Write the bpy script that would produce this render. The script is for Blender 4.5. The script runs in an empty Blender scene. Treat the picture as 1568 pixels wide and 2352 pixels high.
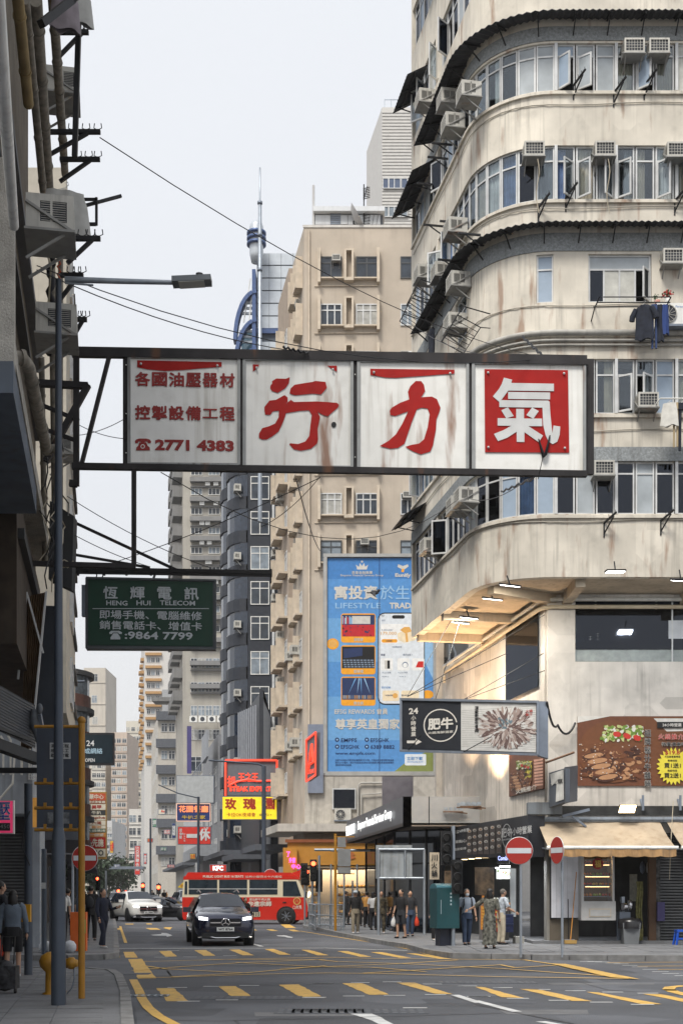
import bpy, math, random
from mathutils import Vector, Matrix
random.seed(7)
R = math.radians
S = bpy.context.scene
COL = S.collection
# ---------------- camera, world, sun, exposure ----------------
CY = 1.65
cam = bpy.data.cameras.new('camera'); camo = bpy.data.objects.new('camera', cam); COL.objects.link(camo)
camo.location = (0, 0, CY); camo.rotation_euler = (R(90), 0, 0)
cam.sensor_fit = 'VERTICAL'; cam.sensor_height = 36; cam.sensor_width = 24
cam.lens = 36*3000/2352; cam.shift_y = 872/2352; cam.clip_end = 5000; cam.clip_start = .1
S.camera = camo
S.view_settings.view_transform = 'Standard'; S.view_settings.look = 'None'
S.view_settings.exposure = 1.34; S.view_settings.gamma = 1; S.view_settings.use_curve_mapping = False
S.render.engine = 'CYCLES'
S.cycles.max_bounces = 6; S.cycles.diffuse_bounces = 3; S.cycles.glossy_bounces = 3; S.cycles.transparent_max_bounces = 10
S.cycles.volume_bounces = 0; S.cycles.use_denoising = True
S.cycles.caustics_reflective = False; S.cycles.caustics_refractive = False
SUN_EL, SUN_AZ = 56, 205      # azimuth of the sun, clockwise from +Y: behind the camera and to its left
w = bpy.data.worlds.new('World'); S.world = w; w.use_nodes = True
nt = w.node_tree; nt.nodes.clear()
sky = nt.nodes.new('ShaderNodeTexSky'); sky.sky_type = 'NISHITA'; sky.sun_disc = False
sky.sun_elevation = R(SUN_EL); sky.sun_rotation = R(SUN_AZ); sky.air_density = 1; sky.dust_density = 3
tc = nt.nodes.new('ShaderNodeTexCoord'); sp = nt.nodes.new('ShaderNodeSeparateXYZ'); nt.links.new(tc.outputs['Generated'], sp.inputs[0])
rp = nt.nodes.new('ShaderNodeValToRGB'); nt.links.new(sp.outputs['Z'], rp.inputs[0])
e = rp.color_ramp.elements
e[0].position = 0.0; e[0].color = (4.75, 4.45, 4.2, 1); e[1].position = 1; e[1].color = (5.5, 5.65, 5.9, 1)
q = rp.color_ramp.elements.new(.30); q.color = (4.78, 4.85, 4.98, 1)
q = rp.color_ramp.elements.new(.10); q.color = (4.75, 4.68, 4.65, 1)
ns = nt.nodes.new('ShaderNodeTexNoise'); ns.inputs['Scale'].default_value = 1.6; ns.inputs['Detail'].default_value = 4
nt.links.new(tc.outputs['Generated'], ns.inputs['Vector'])
mr = nt.nodes.new('ShaderNodeMapRange'); mr.inputs['To Min'].default_value = .95; mr.inputs['To Max'].default_value = 1.05
nt.links.new(ns.outputs[0], mr.inputs[0])
vm = nt.nodes.new('ShaderNodeVectorMath'); vm.operation = 'SCALE'
nt.links.new(rp.outputs[0], vm.inputs[0]); nt.links.new(mr.outputs[0], vm.inputs['Scale'])
mx = nt.nodes.new('ShaderNodeMixRGB'); mx.inputs[0].default_value = .88
nt.links.new(sky.outputs[0], mx.inputs[1]); nt.links.new(vm.outputs[0], mx.inputs[2])
bg = nt.nodes.new('ShaderNodeBackground'); bg.inputs[1].default_value = 0.074
nt.links.new(mx.outputs[0], bg.inputs[0])
wo = nt.nodes.new('ShaderNodeOutputWorld'); nt.links.new(bg.outputs[0], wo.inputs[0])
sl = bpy.data.lights.new('sun', 'SUN'); sl.energy = 1.5; sl.angle = R(18); sl.color = (1, .95, .87)
so = bpy.data.objects.new('sun', sl); COL.objects.link(so)
so.rotation_euler = (R(90-SUN_EL), 0, R(180-SUN_AZ))
so.location = (-20, -40, 60)

# ---------------- helpers ----------------
def P(x, y, Y):
    "pixel of the 1568 x 2352 view at distance Y -> metres"
    return Vector(((x-784)/3000*Y, Y, CY+(2048-y)/3000*Y))
TX = []          # text requests are resolved at once
_txt = {}
def text_mesh(s, bold=0.0, align='CENTER'):
    return _txt[(s, bold, align)]
def prep_texts(lst):
    obs = []
    for s, b, al in sorted(set(lst)):
        c = bpy.data.curves.new('t', 'FONT'); c.body = s; c.offset = b; c.align_x = al; c.align_y = 'CENTER'; c.resolution_u = 2
        o = bpy.data.objects.new('t', c); COL.objects.link(o); obs.append(((s, b, al), o))
    dg = bpy.context.evaluated_depsgraph_get()
    for k, o in obs:
        m = bpy.data.meshes.new_from_object(o.evaluated_get(dg))
        vs = [v.co.copy() for v in m.vertices]
        if vs:
            mn = Vector((min(v.x for v in vs), min(v.y for v in vs))); mxv = Vector((max(v.x for v in vs), max(v.y for v in vs)))
        _txt[k] = ([(v.x, v.y) for v in vs], [tuple(p.vertices) for p in m.polygons], mn, mxv)
        bpy.data.meshes.remove(m)
    for k, o in obs:
        c = o.data; bpy.data.objects.remove(o); bpy.data.curves.remove(c)

class PL:
    "an upright plane through p0 and p1 (x, y pairs); maps pixels to points on it"
    def __init__(s, p0, p1):
        s.p0 = Vector((*p0, 0)); s.u = (Vector((*p1, 0))-s.p0); s.L = s.u.length; s.u = s.u.normalized(); s.n = s.u.cross(UP)
    def __call__(s, x, y, off=0.0):
        k = (x-784)/3000; p = s.p0+s.n*off
        # X = k Y ; (P - p).n = 0
        Y = (p.x*s.n.x+p.y*s.n.y)/(k*s.n.x+s.n.y); return Vector((k*Y, Y, CY+(2048-y)/3000*Y))
    def poly(s, m, pts, mi=0, off=.004, th=0): 
        q = [s(x, y, off) for x, y in pts]
        return m.prism(q, -s.n*th, mi) if th else m.add(q, [tuple(range(len(q)))], mi)
    def box(s, m, x0, x1, y0, y1, off, th, mi=0):
        "box whose front stands off the plane by off and is th deep"
        return s.poly(m, [(x0,y1),(x1,y1),(x1,y0),(x0,y0)], mi, off, th)
    def rect(s, m, x0, x1, y0, y1, mi=0, off=.004): return s.poly(m, [(x0,y1),(x1,y1),(x1,y0),(x0,y0)], mi, off)
    def text(s, m, st, x, y, w=None, h=None, bold=0.0, mi=0, off=.032):
        Y = s(x, y).y/3000; c = 1/max(.2, abs(s.u.x)); return m.text(st, s(x, y, off), s.u, UP, w*Y*c if w else None, h*Y if h else None, bold, 'CENTER', mi, 0)
PENDING = []
def finish_texts():
    prep_texts([(t[0], t[6], t[7]) for _, m, _ in PENDING for t in m.t])
    for me, m, off in PENDING:
        for st, o, u, v, w, h, b, al, mi, of in m.t: m.text(st, o, u, v, w, h, b, al, mi, of)
        mats = list(me.materials); me.clear_geometry()
        me.from_pydata([tuple(Vector(p)-off) for p in m.v], [], m.f)
        me.polygons.foreach_set('material_index', [min(i, len(mats)-1) for i in m.m]); me.polygons.foreach_set('use_smooth', m.sm); me.update()
class M:
    def __init__(s): s.v = []; s.f = []; s.m = []; s.sm = []
    def add(s, vs, fs, mi=0, smooth=False):
        b = len(s.v); s.v.extend([tuple(p) for p in vs])
        for f in fs: s.f.append(tuple(b+i for i in f)); s.m.append(mi); s.sm.append(smooth)
        return s
    def box(s, x0, x1, y0, y1, z0, z1, mi=0):
        return s.add([(x0,y0,z0),(x1,y0,z0),(x1,y1,z0),(x0,y1,z0),(x0,y0,z1),(x1,y0,z1),(x1,y1,z1),(x0,y1,z1)],
            [(0,3,2,1),(4,5,6,7),(0,1,5,4),(1,2,6,5),(2,3,7,6),(3,0,4,7)], mi)
    def obox(s, c, a, b, h, mi=0):
        "centre, three half-extent vectors"
        c, a, b, h = Vector(c), Vector(a), Vector(b), Vector(h)
        vs = [c+sx*a+sy*b+sz*h for sz in (-1,1) for sx, sy in ((-1,-1),(1,-1),(1,1),(-1,1))]
        fl = a.cross(b).dot(h) < 0
        fs = [(0,3,2,1),(4,5,6,7),(0,1,5,4),(1,2,6,5),(2,3,7,6),(3,0,4,7)]
        if fl: fs = [f[::-1] for f in fs]
        return s.add(vs, fs, mi)
    def bar(s, p, q, w, h=None, mi=0, up=(0,0,1)):
        p, q = Vector(p), Vector(q); d = q-p
        if d.length < 1e-6: return s
        u = Vector(up); dn = d.normalized()
        if abs(dn.dot(u)) > .98: u = Vector((1, 0, 0))
        a = dn.cross(u).normalized(); b = a.cross(dn)
        return s.obox((p+q)/2, d/2, a*w/2, b*(h or w)/2, mi)
    def tube(s, pts, r, n=8, mi=0, caps=True):
        pts = [Vector(p) for p in pts]; rs = r if isinstance(r, (list, tuple)) else [r]*len(pts)
        vs = []; pa = None
        for i, p in enumerate(pts):
            d = (pts[min(i+1, len(pts)-1)]-pts[max(i-1, 0)]).normalized()
            if pa is None:
                u = Vector((0,0,1)) if abs(d.z) < .9 else Vector((1,0,0)); a = d.cross(u).normalized()
            else:
                a = (pa - d*pa.dot(d))
                a = a.normalized() if a.length > 1e-5 else pa
            pa = a; b = d.cross(a)
            for k in range(n):
                t = 2*math.pi*k/n; vs.append(p+(a*math.cos(t)+b*math.sin(t))*rs[i])
        L = len(pts); fs = [(i*n+k, i*n+(k+1) % n, (i+1)*n+(k+1) % n, (i+1)*n+k) for i in range(L-1) for k in range(n)]
        s.add(vs, fs, mi, n > 5)
        if caps:
            s.add(vs[:n], [tuple(range(n))[::-1]], mi); s.add(vs[-n:], [tuple(range(n))], mi)
        return s
    def lathe(s, c, prof, n=16, mi=0, ax=None):
        "prof: (radius, height) pairs; ax: axis vector (default up)"
        c = Vector(c); z = Vector(ax or (0,0,1)).normalized(); u = Vector((0,0,1)) if abs(z.z) < .9 else Vector((1,0,0))
        a = z.cross(u).normalized(); b = z.cross(a)
        vs = [c+z*h+(a*math.cos(2*math.pi*k/n)+b*math.sin(2*math.pi*k/n))*r for r, h in prof for k in range(n)]
        fs = [(i*n+k, i*n+(k+1) % n, (i+1)*n+(k+1) % n, (i+1)*n+k) for i in range(len(prof)-1) for k in range(n)]
        return s.add(vs, fs, mi, True)
    def ball(s, c, r, n=10, mi=0):
        rx = r if isinstance(r, (tuple, list)) else (r, r, r); c = Vector(c); vs = []; h = n//2
        for i in range(h+1):
            t = math.pi*i/h
            for k in range(n):
                p = 2*math.pi*k/n
                vs.append(c+Vector((rx[0]*math.sin(t)*math.cos(p), rx[1]*math.sin(t)*math.sin(p), rx[2]*math.cos(t))))
        return s.add(vs, [(i*n+k, (i+1)*n+k, (i+1)*n+(k+1) % n, i*n+(k+1) % n) for i in range(h) for k in range(n)], mi, True)
    def prism(s, pts, off, mi=0, smooth=False):
        "closed 3D polygon extruded by the vector off"
        n = len(pts); a = [Vector(p) for p in pts]; o = Vector(off); vs = a+[p+o for p in a]
        return s.add(vs, [tuple(range(n))[::-1], tuple(range(n, 2*n))], mi).add(vs, [(i, (i+1) % n, n+(i+1) % n, n+i) for i in range(n)], mi, smooth)
    def plate(s, o, u, v, pts, mi=0, off=0.0):
        "flat polygon: origin o, unit vectors u, v, 2D points; off = offset along the normal u x v"
        o, u, v = Vector(o), Vector(u), Vector(v); n = u.cross(v).normalized()
        return s.add([o+u*a+v*b+n*off for a, b in pts], [tuple(range(len(pts)))], mi)
    def text(s, st, o, u, v, w=None, h=None, bold=0.0, align='CENTER', mi=0, off=0.004, fit=True):
        "text centred at o in the plane u, v, fitted to width w and height h (filled in by finish_texts)"
        if bold > .008 and any(ord(c) > 0x2e00 for c in st):      # heavy characters: a few slightly shifted prints of the plain glyphs
            hh = h or .5; o, u, v = Vector(o), Vector(u), Vector(v); n = u.cross(v).normalized(); q_ = min(bold, .05)*.8*hh
            for i, (a, b_) in enumerate(((0,0),(-1,0),(1,0),(0,-1),(0,1),(.7,.7),(-.7,.7),(.7,-.7),(-.7,-.7))[:9 if bold > .035 else 5]):
                s.text(st, o+u*a*q_+v*b_*q_+n*.0007*i, u, v, (w-2*q_) if w else None, (h-2*q_) if h else None, 0.0, align, mi, off)
            return s
        if not _txt: s.t = getattr(s, 't', []); s.t.append((st, Vector(o), Vector(u), Vector(v), w, h, bold, align, mi, off)); return s
        vs, fs, mn, mxv = text_mesh(st, bold, align)
        o, u, v = Vector(o), Vector(u), Vector(v); n = u.cross(v).normalized(); c = (mn+mxv)/2; d = mxv-mn
        sy = (h/d.y) if h else None; sx = (w/d.x) if w else None
        sx = sx or sy; sy = sy or sx
        return s.add([o+u*(a-c.x)*sx+v*(b-c.y)*sy+n*off for a, b in vs], fs, mi)
    def build(s, name, mats, parent=None, loc=None, local=False, **kw):
        me = bpy.data.meshes.new(name); vs = s.v
        if parent is None and loc is not None and not local: vs = [(a-loc[0], b-loc[1], c-loc[2]) for a, b, c in vs]
        me.from_pydata(vs, [], s.f)
        ml = mats if isinstance(mats, (list, tuple)) else [mats]
        for m_ in ml: me.materials.append(m_)
        if len(ml) > 1: me.polygons.foreach_set('material_index', s.m)
        me.polygons.foreach_set('use_smooth', s.sm)
        me.update()
        if getattr(s, 't', None): PENDING.append((me, s, Vector(loc) if parent is None and loc is not None and not local else Vector()))
        return link(name, me, parent, loc, local, **kw)
def link(name, me, parent=None, loc=None, local=False, label=None, cat=None, group=None, kind=None):
    o = bpy.data.objects.new(name, me); COL.objects.link(o)
    if parent is not None:
        o.parent = parent
        if local:
            if loc is not None: o.location = loc
        else:
            t = parent; m_ = Matrix.Identity(4)
            while t is not None: m_ = t_mat(t) @ m_; t = t.parent
            o.matrix_parent_inverse = m_.inverted()
    elif loc is not None: o.location = loc
    if label: o['label'] = label
    if cat: o['category'] = cat
    if group: o['group'] = group
    if kind: o['kind'] = kind
    return o
def t_mat(o): return o.matrix_parent_inverse @ o.matrix_basis if o.parent else o.matrix_basis
def thing(name, label, cat, loc=(0,0,0), rz=0, group=None):
    o = link(name, None, None, loc, label=label, cat=cat, group=group); o.rotation_euler = (0,0,rz); o.empty_display_size = .2
    return o
def copy_tree(o, loc=None, rz=None, label=None, scale=None, parent=None):
    c = o.copy(); COL.objects.link(c)
    if parent is not None: c.parent = parent
    for ch in o.children: copy_tree(ch, parent=c)
    if loc is not None: c.location = loc
    if rz is not None: c.rotation_euler = (0, 0, rz)
    if scale is not None: c.scale = scale
    if label: c['label'] = label
    return c
# ---------------- materials ----------------
_mats = {}
def mat(name, col, rough=.75, metal=0, var=.12, scale=3.0, streak=0.0, dirt=(.08,.075,.065), bump=0.0, emis=0, rust=0.0, spec=.4, patch=0.0, coat=0, fine=0.0, sscale=1.0, bscale=60):
    if name in _mats: return _mats[name]
    m = bpy.data.materials.new(name); m.use_nodes = True; n = m.node_tree; N = n.nodes.new; L = n.links.new
    b = n.nodes['Principled BSDF']; b.inputs['Roughness'].default_value = rough; b.inputs['Metallic'].default_value = metal
    b.inputs['Specular IOR Level'].default_value = spec
    if coat: b.inputs['Coat Weight'].default_value = coat; b.inputs['Coat Roughness'].default_value = .06
    ge = N('ShaderNodeNewGeometry'); cur = None
    def noise(sc, det=3, vec=None, scl=None):
        t = N('ShaderNodeTexNoise'); t.inputs['Scale'].default_value = sc; t.inputs['Detail'].default_value = det
        if scl:
            mp = N('ShaderNodeMapping'); mp.inputs['Scale'].default_value = scl; L(ge.outputs['Position'], mp.inputs[0]); L(mp.outputs[0], t.inputs['Vector'])
        else: L(ge.outputs['Position'], t.inputs['Vector'])
        return t.outputs[0]
    def rng(src, a, b_, c, d):
        t = N('ShaderNodeMapRange'); t.inputs[1].default_value = a; t.inputs[2].default_value = b_; t.inputs[3].default_value = c; t.inputs[4].default_value = d
        L(src, t.inputs[0]); return t.outputs[0]
    def mix(f, a, b_, mode='MIX'):
        t = N('ShaderNodeMixRGB'); t.blend_type = mode
        for i, vv in ((0, f), (1, a), (2, b_)):
            if isinstance(vv, (int, float)): t.inputs[i].default_value = vv
            elif isinstance(vv, (tuple, list)): t.inputs[i].default_value = (*vv[:3], 1)
            else: L(vv, t.inputs[i])
        return t.outputs[0]
    c = tuple(col)
    if var:
        f = rng(noise(scale, 5), .3, .7, 1-var, 1+var*.7)
        t = N('ShaderNodeVectorMath'); t.operation = 'SCALE'; t.inputs[0].default_value = c; L(f, t.inputs['Scale']); cur = t.outputs[0]
    else: cur = c
    if patch:
        t = N('ShaderNodeTexVoronoi'); t.distance = 'CHEBYCHEV'; t.inputs['Scale'].default_value = .55; L(ge.outputs['Position'], t.inputs['Vector'])
        t2 = N('ShaderNodeSeparateColor'); L(t.outputs['Color'], t2.inputs[0])
        f = rng(t2.outputs[0], .0, 1, 1-patch, 1+patch*.5)
        t3 = N('ShaderNodeVectorMath'); t3.operation = 'SCALE'; L(cur, t3.inputs[0]); L(f, t3.inputs['Scale']); cur = t3.outputs[0]
    if streak:
        s1 = rng(noise(1.0, 6, scl=(7*sscale, 7*sscale, .3*sscale)), .5, .74, 0, 1); s2 = rng(noise(.45*sscale, 2), .38, .62, 0, streak)
        t = N('ShaderNodeMath'); t.operation = 'MULTIPLY'; L(s1, t.inputs[0]); L(s2, t.inputs[1]); cur = mix(t.outputs[0], cur, dirt)
        s3 = rng(noise(2.2*sscale, 8), .56, .76, 0, streak*.4); cur = mix(s3, cur, dirt)
    if rust:
        s1 = rng(noise(1.0, 4, scl=(3, 3, .5)), .66-.1*rust, .74-.06*rust, 0, rust*.85); cur = mix(s1, cur, (.22, .085, .03))
    if fine:
        f = rng(noise(90, 2), .3, .7, 1-fine, 1+fine)
        t = N('ShaderNodeVectorMath'); t.operation = 'SCALE'
        if isinstance(cur, tuple): t.inputs[0].default_value = cur
        else: L(cur, t.inputs[0])
        L(f, t.inputs['Scale']); cur = t.outputs[0]
    if isinstance(cur, tuple): b.inputs['Base Color'].default_value = (*cur, 1)
    else: L(cur, b.inputs['Base Color'])
    if bump:
        bp = N('ShaderNodeBump'); bp.inputs['Strength'].default_value = bump; bp.inputs['Distance'].default_value = .02
        L(noise(bscale, 3), bp.inputs['Height']); L(bp.outputs[0], b.inputs['Normal'])
    if emis:
        b.inputs['Emission Strength'].default_value = emis
        if isinstance(cur, tuple): b.inputs['Emission Color'].default_value = (*cur, 1)
        else: L(cur, b.inputs['Emission Color'])
    _mats[name] = m
    return m
def glassmat(name, tint=(.5,.6,.68), refl=.25, gcol=(.8,.85,.9), rough=.04):
    if name in _mats: return _mats[name]
    m = bpy.data.materials.new(name); m.use_nodes = True; n = m.node_tree; N = n.nodes.new; L = n.links.new
    n.nodes.remove(n.nodes['Principled BSDF']); out = n.nodes['Material Output']
    t = N('ShaderNodeBsdfTransparent'); t.inputs[0].default_value = (*tint, 1)
    g = N('ShaderNodeBsdfGlossy'); g.inputs[0].default_value = (*gcol, 1); g.inputs['Roughness'].default_value = rough
    lw = N('ShaderNodeLayerWeight'); lw.inputs[0].default_value = .12
    a = N('ShaderNodeMapRange'); a.inputs[3].default_value = refl; a.inputs[4].default_value = .9; L(lw.outputs['Fresnel'], a.inputs[0])
    x = N('ShaderNodeMixShader'); L(a.outputs[0], x.inputs[0]); L(t.outputs[0], x.inputs[1]); L(g.outputs[0], x.inputs[2]); L(x.outputs[0], out.inputs[0])
    _mats[name] = m; return m
def rgb8(r, g, b):
    "8-bit display colour to linear"
    f = lambda v: ((v/255+.055)/1.055)**2.4 if v > 10 else v/255/12.92
    return (f(r), f(g), f(b))
GL = glassmat('window_glass', (.82,.86,.88), .08); GLD = glassmat('dark_glass', (.12,.15,.2), .07, (.55,.6,.7)); GLB = glassmat('pale_blue_glass', (.5,.6,.7), .3, (.7,.78,.85), .35)
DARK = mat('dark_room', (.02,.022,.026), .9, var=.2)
BLACK = mat('black_metal', (.018,.019,.022), .5, .3, var=.25)
STEEL = mat('grey_steel', (.20,.23,.28), .5, .5, var=.15, streak=.35)
GALV = mat('galvanised_steel', (.33,.37,.42), .45, .6, var=.15, streak=.4)
WHITE = mat('white_paint', (.74,.74,.71), .5, streak=.35, sscale=2)
CREAMW = mat('cream_plaster_render', (.68,.635,.55), .85, var=.2, scale=.9, streak=.55, patch=.09, rust=.7, bump=.25)
ALU = mat('aluminium_frame', (.60,.61,.61), .45, .2, var=.15, streak=.3)
ORD = 'lowest,second lowest,third lowest,fourth lowest,fifth lowest,sixth lowest,seventh from the bottom,eighth from the bottom,ninth from the bottom,tenth from the bottom,eleventh from the bottom,topmost'.split(',')
UP = Vector((0,0,1)); XX = Vector((1,0,0))
KX = -.178          # the main street's drift: X per metre of Y
U = Vector((-.1752,.9845,0)); NS = Vector((-.9845,-.1752,0))   # along the street, and from the east frontage out over the street
# ---------------- ground, roads, pavements, markings ----------------
def G(x, y):
    "ground point seen at pixel x, y"
    Y = CY*3000/(y-2048); return ((x-784)/3000*Y, Y)
c5 = lambda x, y: G(x/2.24*.5742, (3300+y/2.24)*.5742)
c8 = lambda x, y: G((x/2.24+600)*.5742, (3400+y/2.24)*.5742)
cA = lambda x, y: G((x/1.96+1200)*.5742, (3300+y/1.96)*.5742)
cB = lambda x, y: G((x/1.887+1900)*.5742, (3200+y/1.887)*.5742)
ASPH = mat('asphalt', (.094,.100,.114), .8, var=.22, scale=.5, streak=.35, sscale=.25, dirt=(.045,.045,.05), bump=.5, fine=.38, patch=.28, spec=.35)
M().box(-900, 900, -60, 1500, -.5, 0).build('ground', mat('far_ground', (.1,.105,.11), .85, scale=.05, fine=.3), loc=(0,0,-.02), local=True, kind='structure')
g = M()
g.plate((0,0,.0), (1,0,0), (0,1,0), [(-40,-5),(40,-5),(40,80),(-40,80)])
g.plate((0,0,.0), (1,0,0), (0,1,0), [(-40,80),(40,80),(12+KX*500,500),(-4+KX*500,500)])
road = g.build('road', ASPH, kind='structure')
PAVE = mat('paving_concrete', (.15,.155,.165), .8, var=.25, scale=1.2, streak=.4, sscale=.5, bump=.4, fine=.3)
KERB = mat('kerb_stone', (.2,.2,.2), .8, var=.3, scale=4, streak=.4, bump=.4)
def pavement(name, poly, slabs=None, kerb=None):
    m = M(); n = len(poly)
    m.add([(x, y, .12) for x, y in poly]+[(x, y, -.05) for x, y in poly], [tuple(range(n))]+[((i+1) % n, i, n+i, n+(i+1) % n) for i in range(n)])
    o = m.build(name, PAVE, kind='structure')
    if slabs:
        (x0, y0), (dx, dy), nx, ny, w, h, inside = slabs
        km = M().box(-w/2+.012, w/2-.012, -h/2+.012, h/2-.012, .115, .127); me = None
        for i in range(nx):
            for j in range(ny):
                px = x0+i*w+KX*(y0+j*h-y0)*dy; py = y0+j*h
                if not inside(px, py): continue
                if me is None:
                    ob = km.build('paving_slab', PAVE, o, local=True, loc=(px, py, random.uniform(0,.006))); me = ob.data
                else:
                    ob = link('paving_slab', me, o, (px, py, random.uniform(0,.006)), local=True)
                ob.rotation_euler = (0, 0, R(10.1)*dy)
    if kerb:
        me = None
        for a, b in zip(kerb[:-1], kerb[1:]):
            a = Vector((*a, 0)); b = Vector((*b, 0)); L = (b-a).length; n = max(1, round(L/.95)); n = min(n, 45)
            for i in range(n):
                p = a+(b-a)*(i+.5)/n; l = L/n
                if me is None:
                    ob = M().box(-.5, .5, -.075, .075, -.04, .134).build('kerbstone', KERB, o, local=True, loc=p); me = ob.data
                else: ob = link('kerbstone', me, o, p, local=True)
                ob.scale = (l-.02, 1, 1); ob.rotation_euler = (0, 0, math.atan2((b-a).y, (b-a).x)); ob.location.z = random.uniform(-.004, .004)
    return o
def X0(t, Y): return t+KX*Y
# near left corner (behind the lamp post)
cn = [(X0(.2,12),12),(X0(.25,20),20),(X0(.18,24),24),(X0(.05,25.4),25.4),(X0(-.4,26.1),26.1),(-6,26.35),(-14,26.4)]
pavement('pavement_near_left', [(-14,8),(X0(.2,8),8)]+cn, ((-9.5,14.2),(1,1),22,19,.6,.62, lambda x,y: x < X0(-.35,y) and y < 25.8 and x > -8.5), [(X0(.2,8),8)]+cn)
# far left corner
cf = [(-14,31.35),(X0(-1,31.3),31.3),(X0(-.15,31.7),31.7),(X0(.2,32.6),32.6),(X0(.3,60),60),(X0(.3,140),140),(X0(.3,420),420)]
pavement('pavement_far_left', cf+[(X0(-6,420),420),(-30,60)], ((-9.2,33.2),(1,1),7,24,.6,.62, lambda x,y: X0(-3.2,y) < x < X0(-.05,y)), cf)
# right corner island block
kr = [(26,30.7),(9,30.9),(4.6,31.6),(2.77,32.4),(2.29,34.4),(1.94,37.8),(1.12,41.6),(-.02,48.5),(-.93,55),(-1.6,58.2),(-1.75,61.5),(-.9,63.8),(.6,64.4),(16,64.6)]
pavement('pavement_right', kr+[(26,64.6)], ((2.6,33.3),(1,0),13,7,.62,.62, lambda x,y: x > 3.2 and y < 37.4), kr)
kt = [(20,73.6),(X0(9.4,73.7),73.7),(X0(8.6,74.6),74.6),(X0(8.4,140),140),(X0(8.4,420),420)]
pavement('pavement_beyond', kt+[(X0(16,420),420),(20,140)], None, kt)
YEL = mat('yellow_road_paint', (.60,.37,.085), .7, var=.18, scale=6, streak=.65, dirt=(.14,.13,.12), sscale=1.5, fine=.12)
WHT = mat('white_road_paint', (.55,.56,.56), .7, var=.15, scale=8, streak=.7, dirt=(.15,.15,.15), sscale=1.5)
def mark(name, pts, m, z=.005):
    n0 = []; L = len(pts)       # break the sides up so the painted edge is uneven
    for i in range(L):
        a, b = pts[i], pts[(i+1) % L]; d = math.dist(a, b); k = max(1, min(14, int(d/.25)))
        for j in range(k):
            t = j/k; jx = random.uniform(-.012, .012) if j else 0
            n0.append((a[0]+(b[0]-a[0])*t+jx, a[1]+(b[1]-a[1])*t+jx))
    g_ = M().plate((0,0,0), (1,0,0), (0,1,0), n0, off=z)
    return g_.build(name, m, road)
def line(name, pts, wd, m, z=.005):
    g_ = M()
    for a, b in zip(pts[:-1], pts[1:]):
        a, b = Vector(a), Vector(b); d = (b-a).normalized(); n = Vector((-d.y, d.x))*wd/2; d2 = d*wd*.2
        g_.add([(*(a-d2+n), z), (*(a-d2-n), z), (*(b+d2-n), z), (*(b+d2+n), z)], [(0,1,2,3)]); z += .0012
    return g_.build(name, m, road)
for f, qs in ((c8, [((60,1240),(215,1240),(345,1355),(150,1358)), ((615,1222),(770,1222),(940,1335),(755,1335)), ((1155,1210),(1330,1205),(1535,1315),(1350,1320)),
                    ((80,908),(185,905),(245,955),(140,958)), ((400,900),(500,897),(590,950),(480,950)), ((710,895),(800,892),(935,945),(830,945)), ((1030,890),(1110,888),(1260,940),(1160,940)), ((1355,895),(1430,897),(1600,945),(1500,945)),
                    ((-40,700),(60,700),(100,715),(0,715)), ((120,700),(140,693),(200,693),(180,715)), ((890,708),(935,708),(960,722),(900,722)), ((1040,712),(1095,712),(1150,726),(1085,726)), ((1230,714),(1290,714),(1350,730),(1280,730)), ((1170,668),(1250,668),(1310,700),(1215,700))]),
              (cA, [((330,1243),(485,1243),(697,1332),(540,1333)), ((755,1238),(895,1238),(1195,1328),(1060,1325)), ((290,990),(370,990),(560,1035),(470,1035)), ((550,998),(640,998),(870,1043),(780,1043)), ((830,1008),(900,1008),(1180,1050),(1090,1050))]),
              (cB, [((0,1412),(50,1412),(370,1497),(200,1490)), ((330,1427),(470,1430),(880,1520),(720,1518)), ((835,1450),(930,1455),(1405,1543),(1250,1543)), ((1260,1465),(1400,1468),(1750,1540),(1590,1530))]),
              (c5, [((1110,1138),(1200,1138),(1235,1190),(1125,1190)), ((1010,925),(1080,925),(1085,940),(1030,940)), ((1120,885),(1195,885),(1200,892),(1130,892)), ((1310,883),(1360,883),(1365,892),(1320,892))])):
    for q_ in qs: mark('crossing_stripe', [f(*p) for p in q_], YEL)
mark('box_border', [c5(1150,1205), c5(1270,1200), c5(1400,1375), c5(1240,1378)], YEL)
bl = c5(1280,1376); 
for pts in ([c5(1260,1372), c8(200,1145), c8(900,1120), c8(1568,1108), cA(600,1170), cA(1568,1196), cB(500,1345), cB(1150,1355)],
            [c5(1290,1225), c8(0,1003), c8(700,985), c8(1568,966), cA(600,1052), cA(1180,1055)],
            [cA(1180,1055), cB(370,1210), cB(640,1250)],
            [c8(-60,1040), c8(150,1070), c8(430,1085), c8(850,1108), c8(1568,1042)],
            [c8(130,1060), c8(780,1016), c8(1568,984)],
            [c8(-150,1085), c8(150,1058)],
            [c8(780,1012), c8(1568,1052), cA(560,1120), cA(980,1155)],
            [c8(480,985), c8(1480,985), cA(300,1075), cA(770,1090), cA(1568,1130), cB(640,1310), cB(1020,1335)],
            [c8(200,1140), c8(860,1105)], [cA(-150,1128), cA(760,1092), cA(1230,1062)],
            [cA(500,1165), cA(1100,1130), cA(1568,1100), cB(300,1270), cB(640,1250)]):
    line('box_line', pts, .1, YEL, .012)
mark('box_border', [cB(560,1240), cB(680,1243), cB(1240,1360), cB(1020,1345)], YEL, .02)
line('edge_line', [c5(985,935), c5(1020,1000), c5(1042,1080), c5(1055,1190)], .13, YEL)
line('edge_line', [c5(1195,1387), c5(1245,1480), c5(1275,1560), c5(1330,1640), c5(1420,1715), c5(1560,1790), c5(1700,1850)], .15, YEL)
line('edge_line', [cA(0,832), cA(300,880), cA(700,945), cA(900,985), cA(1010,1022), cA(1150,1052)], .09, YEL)
line('edge_line', [(X0(.55,Y), Y) for Y in (42, 55, 62)], .1, YEL)
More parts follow.
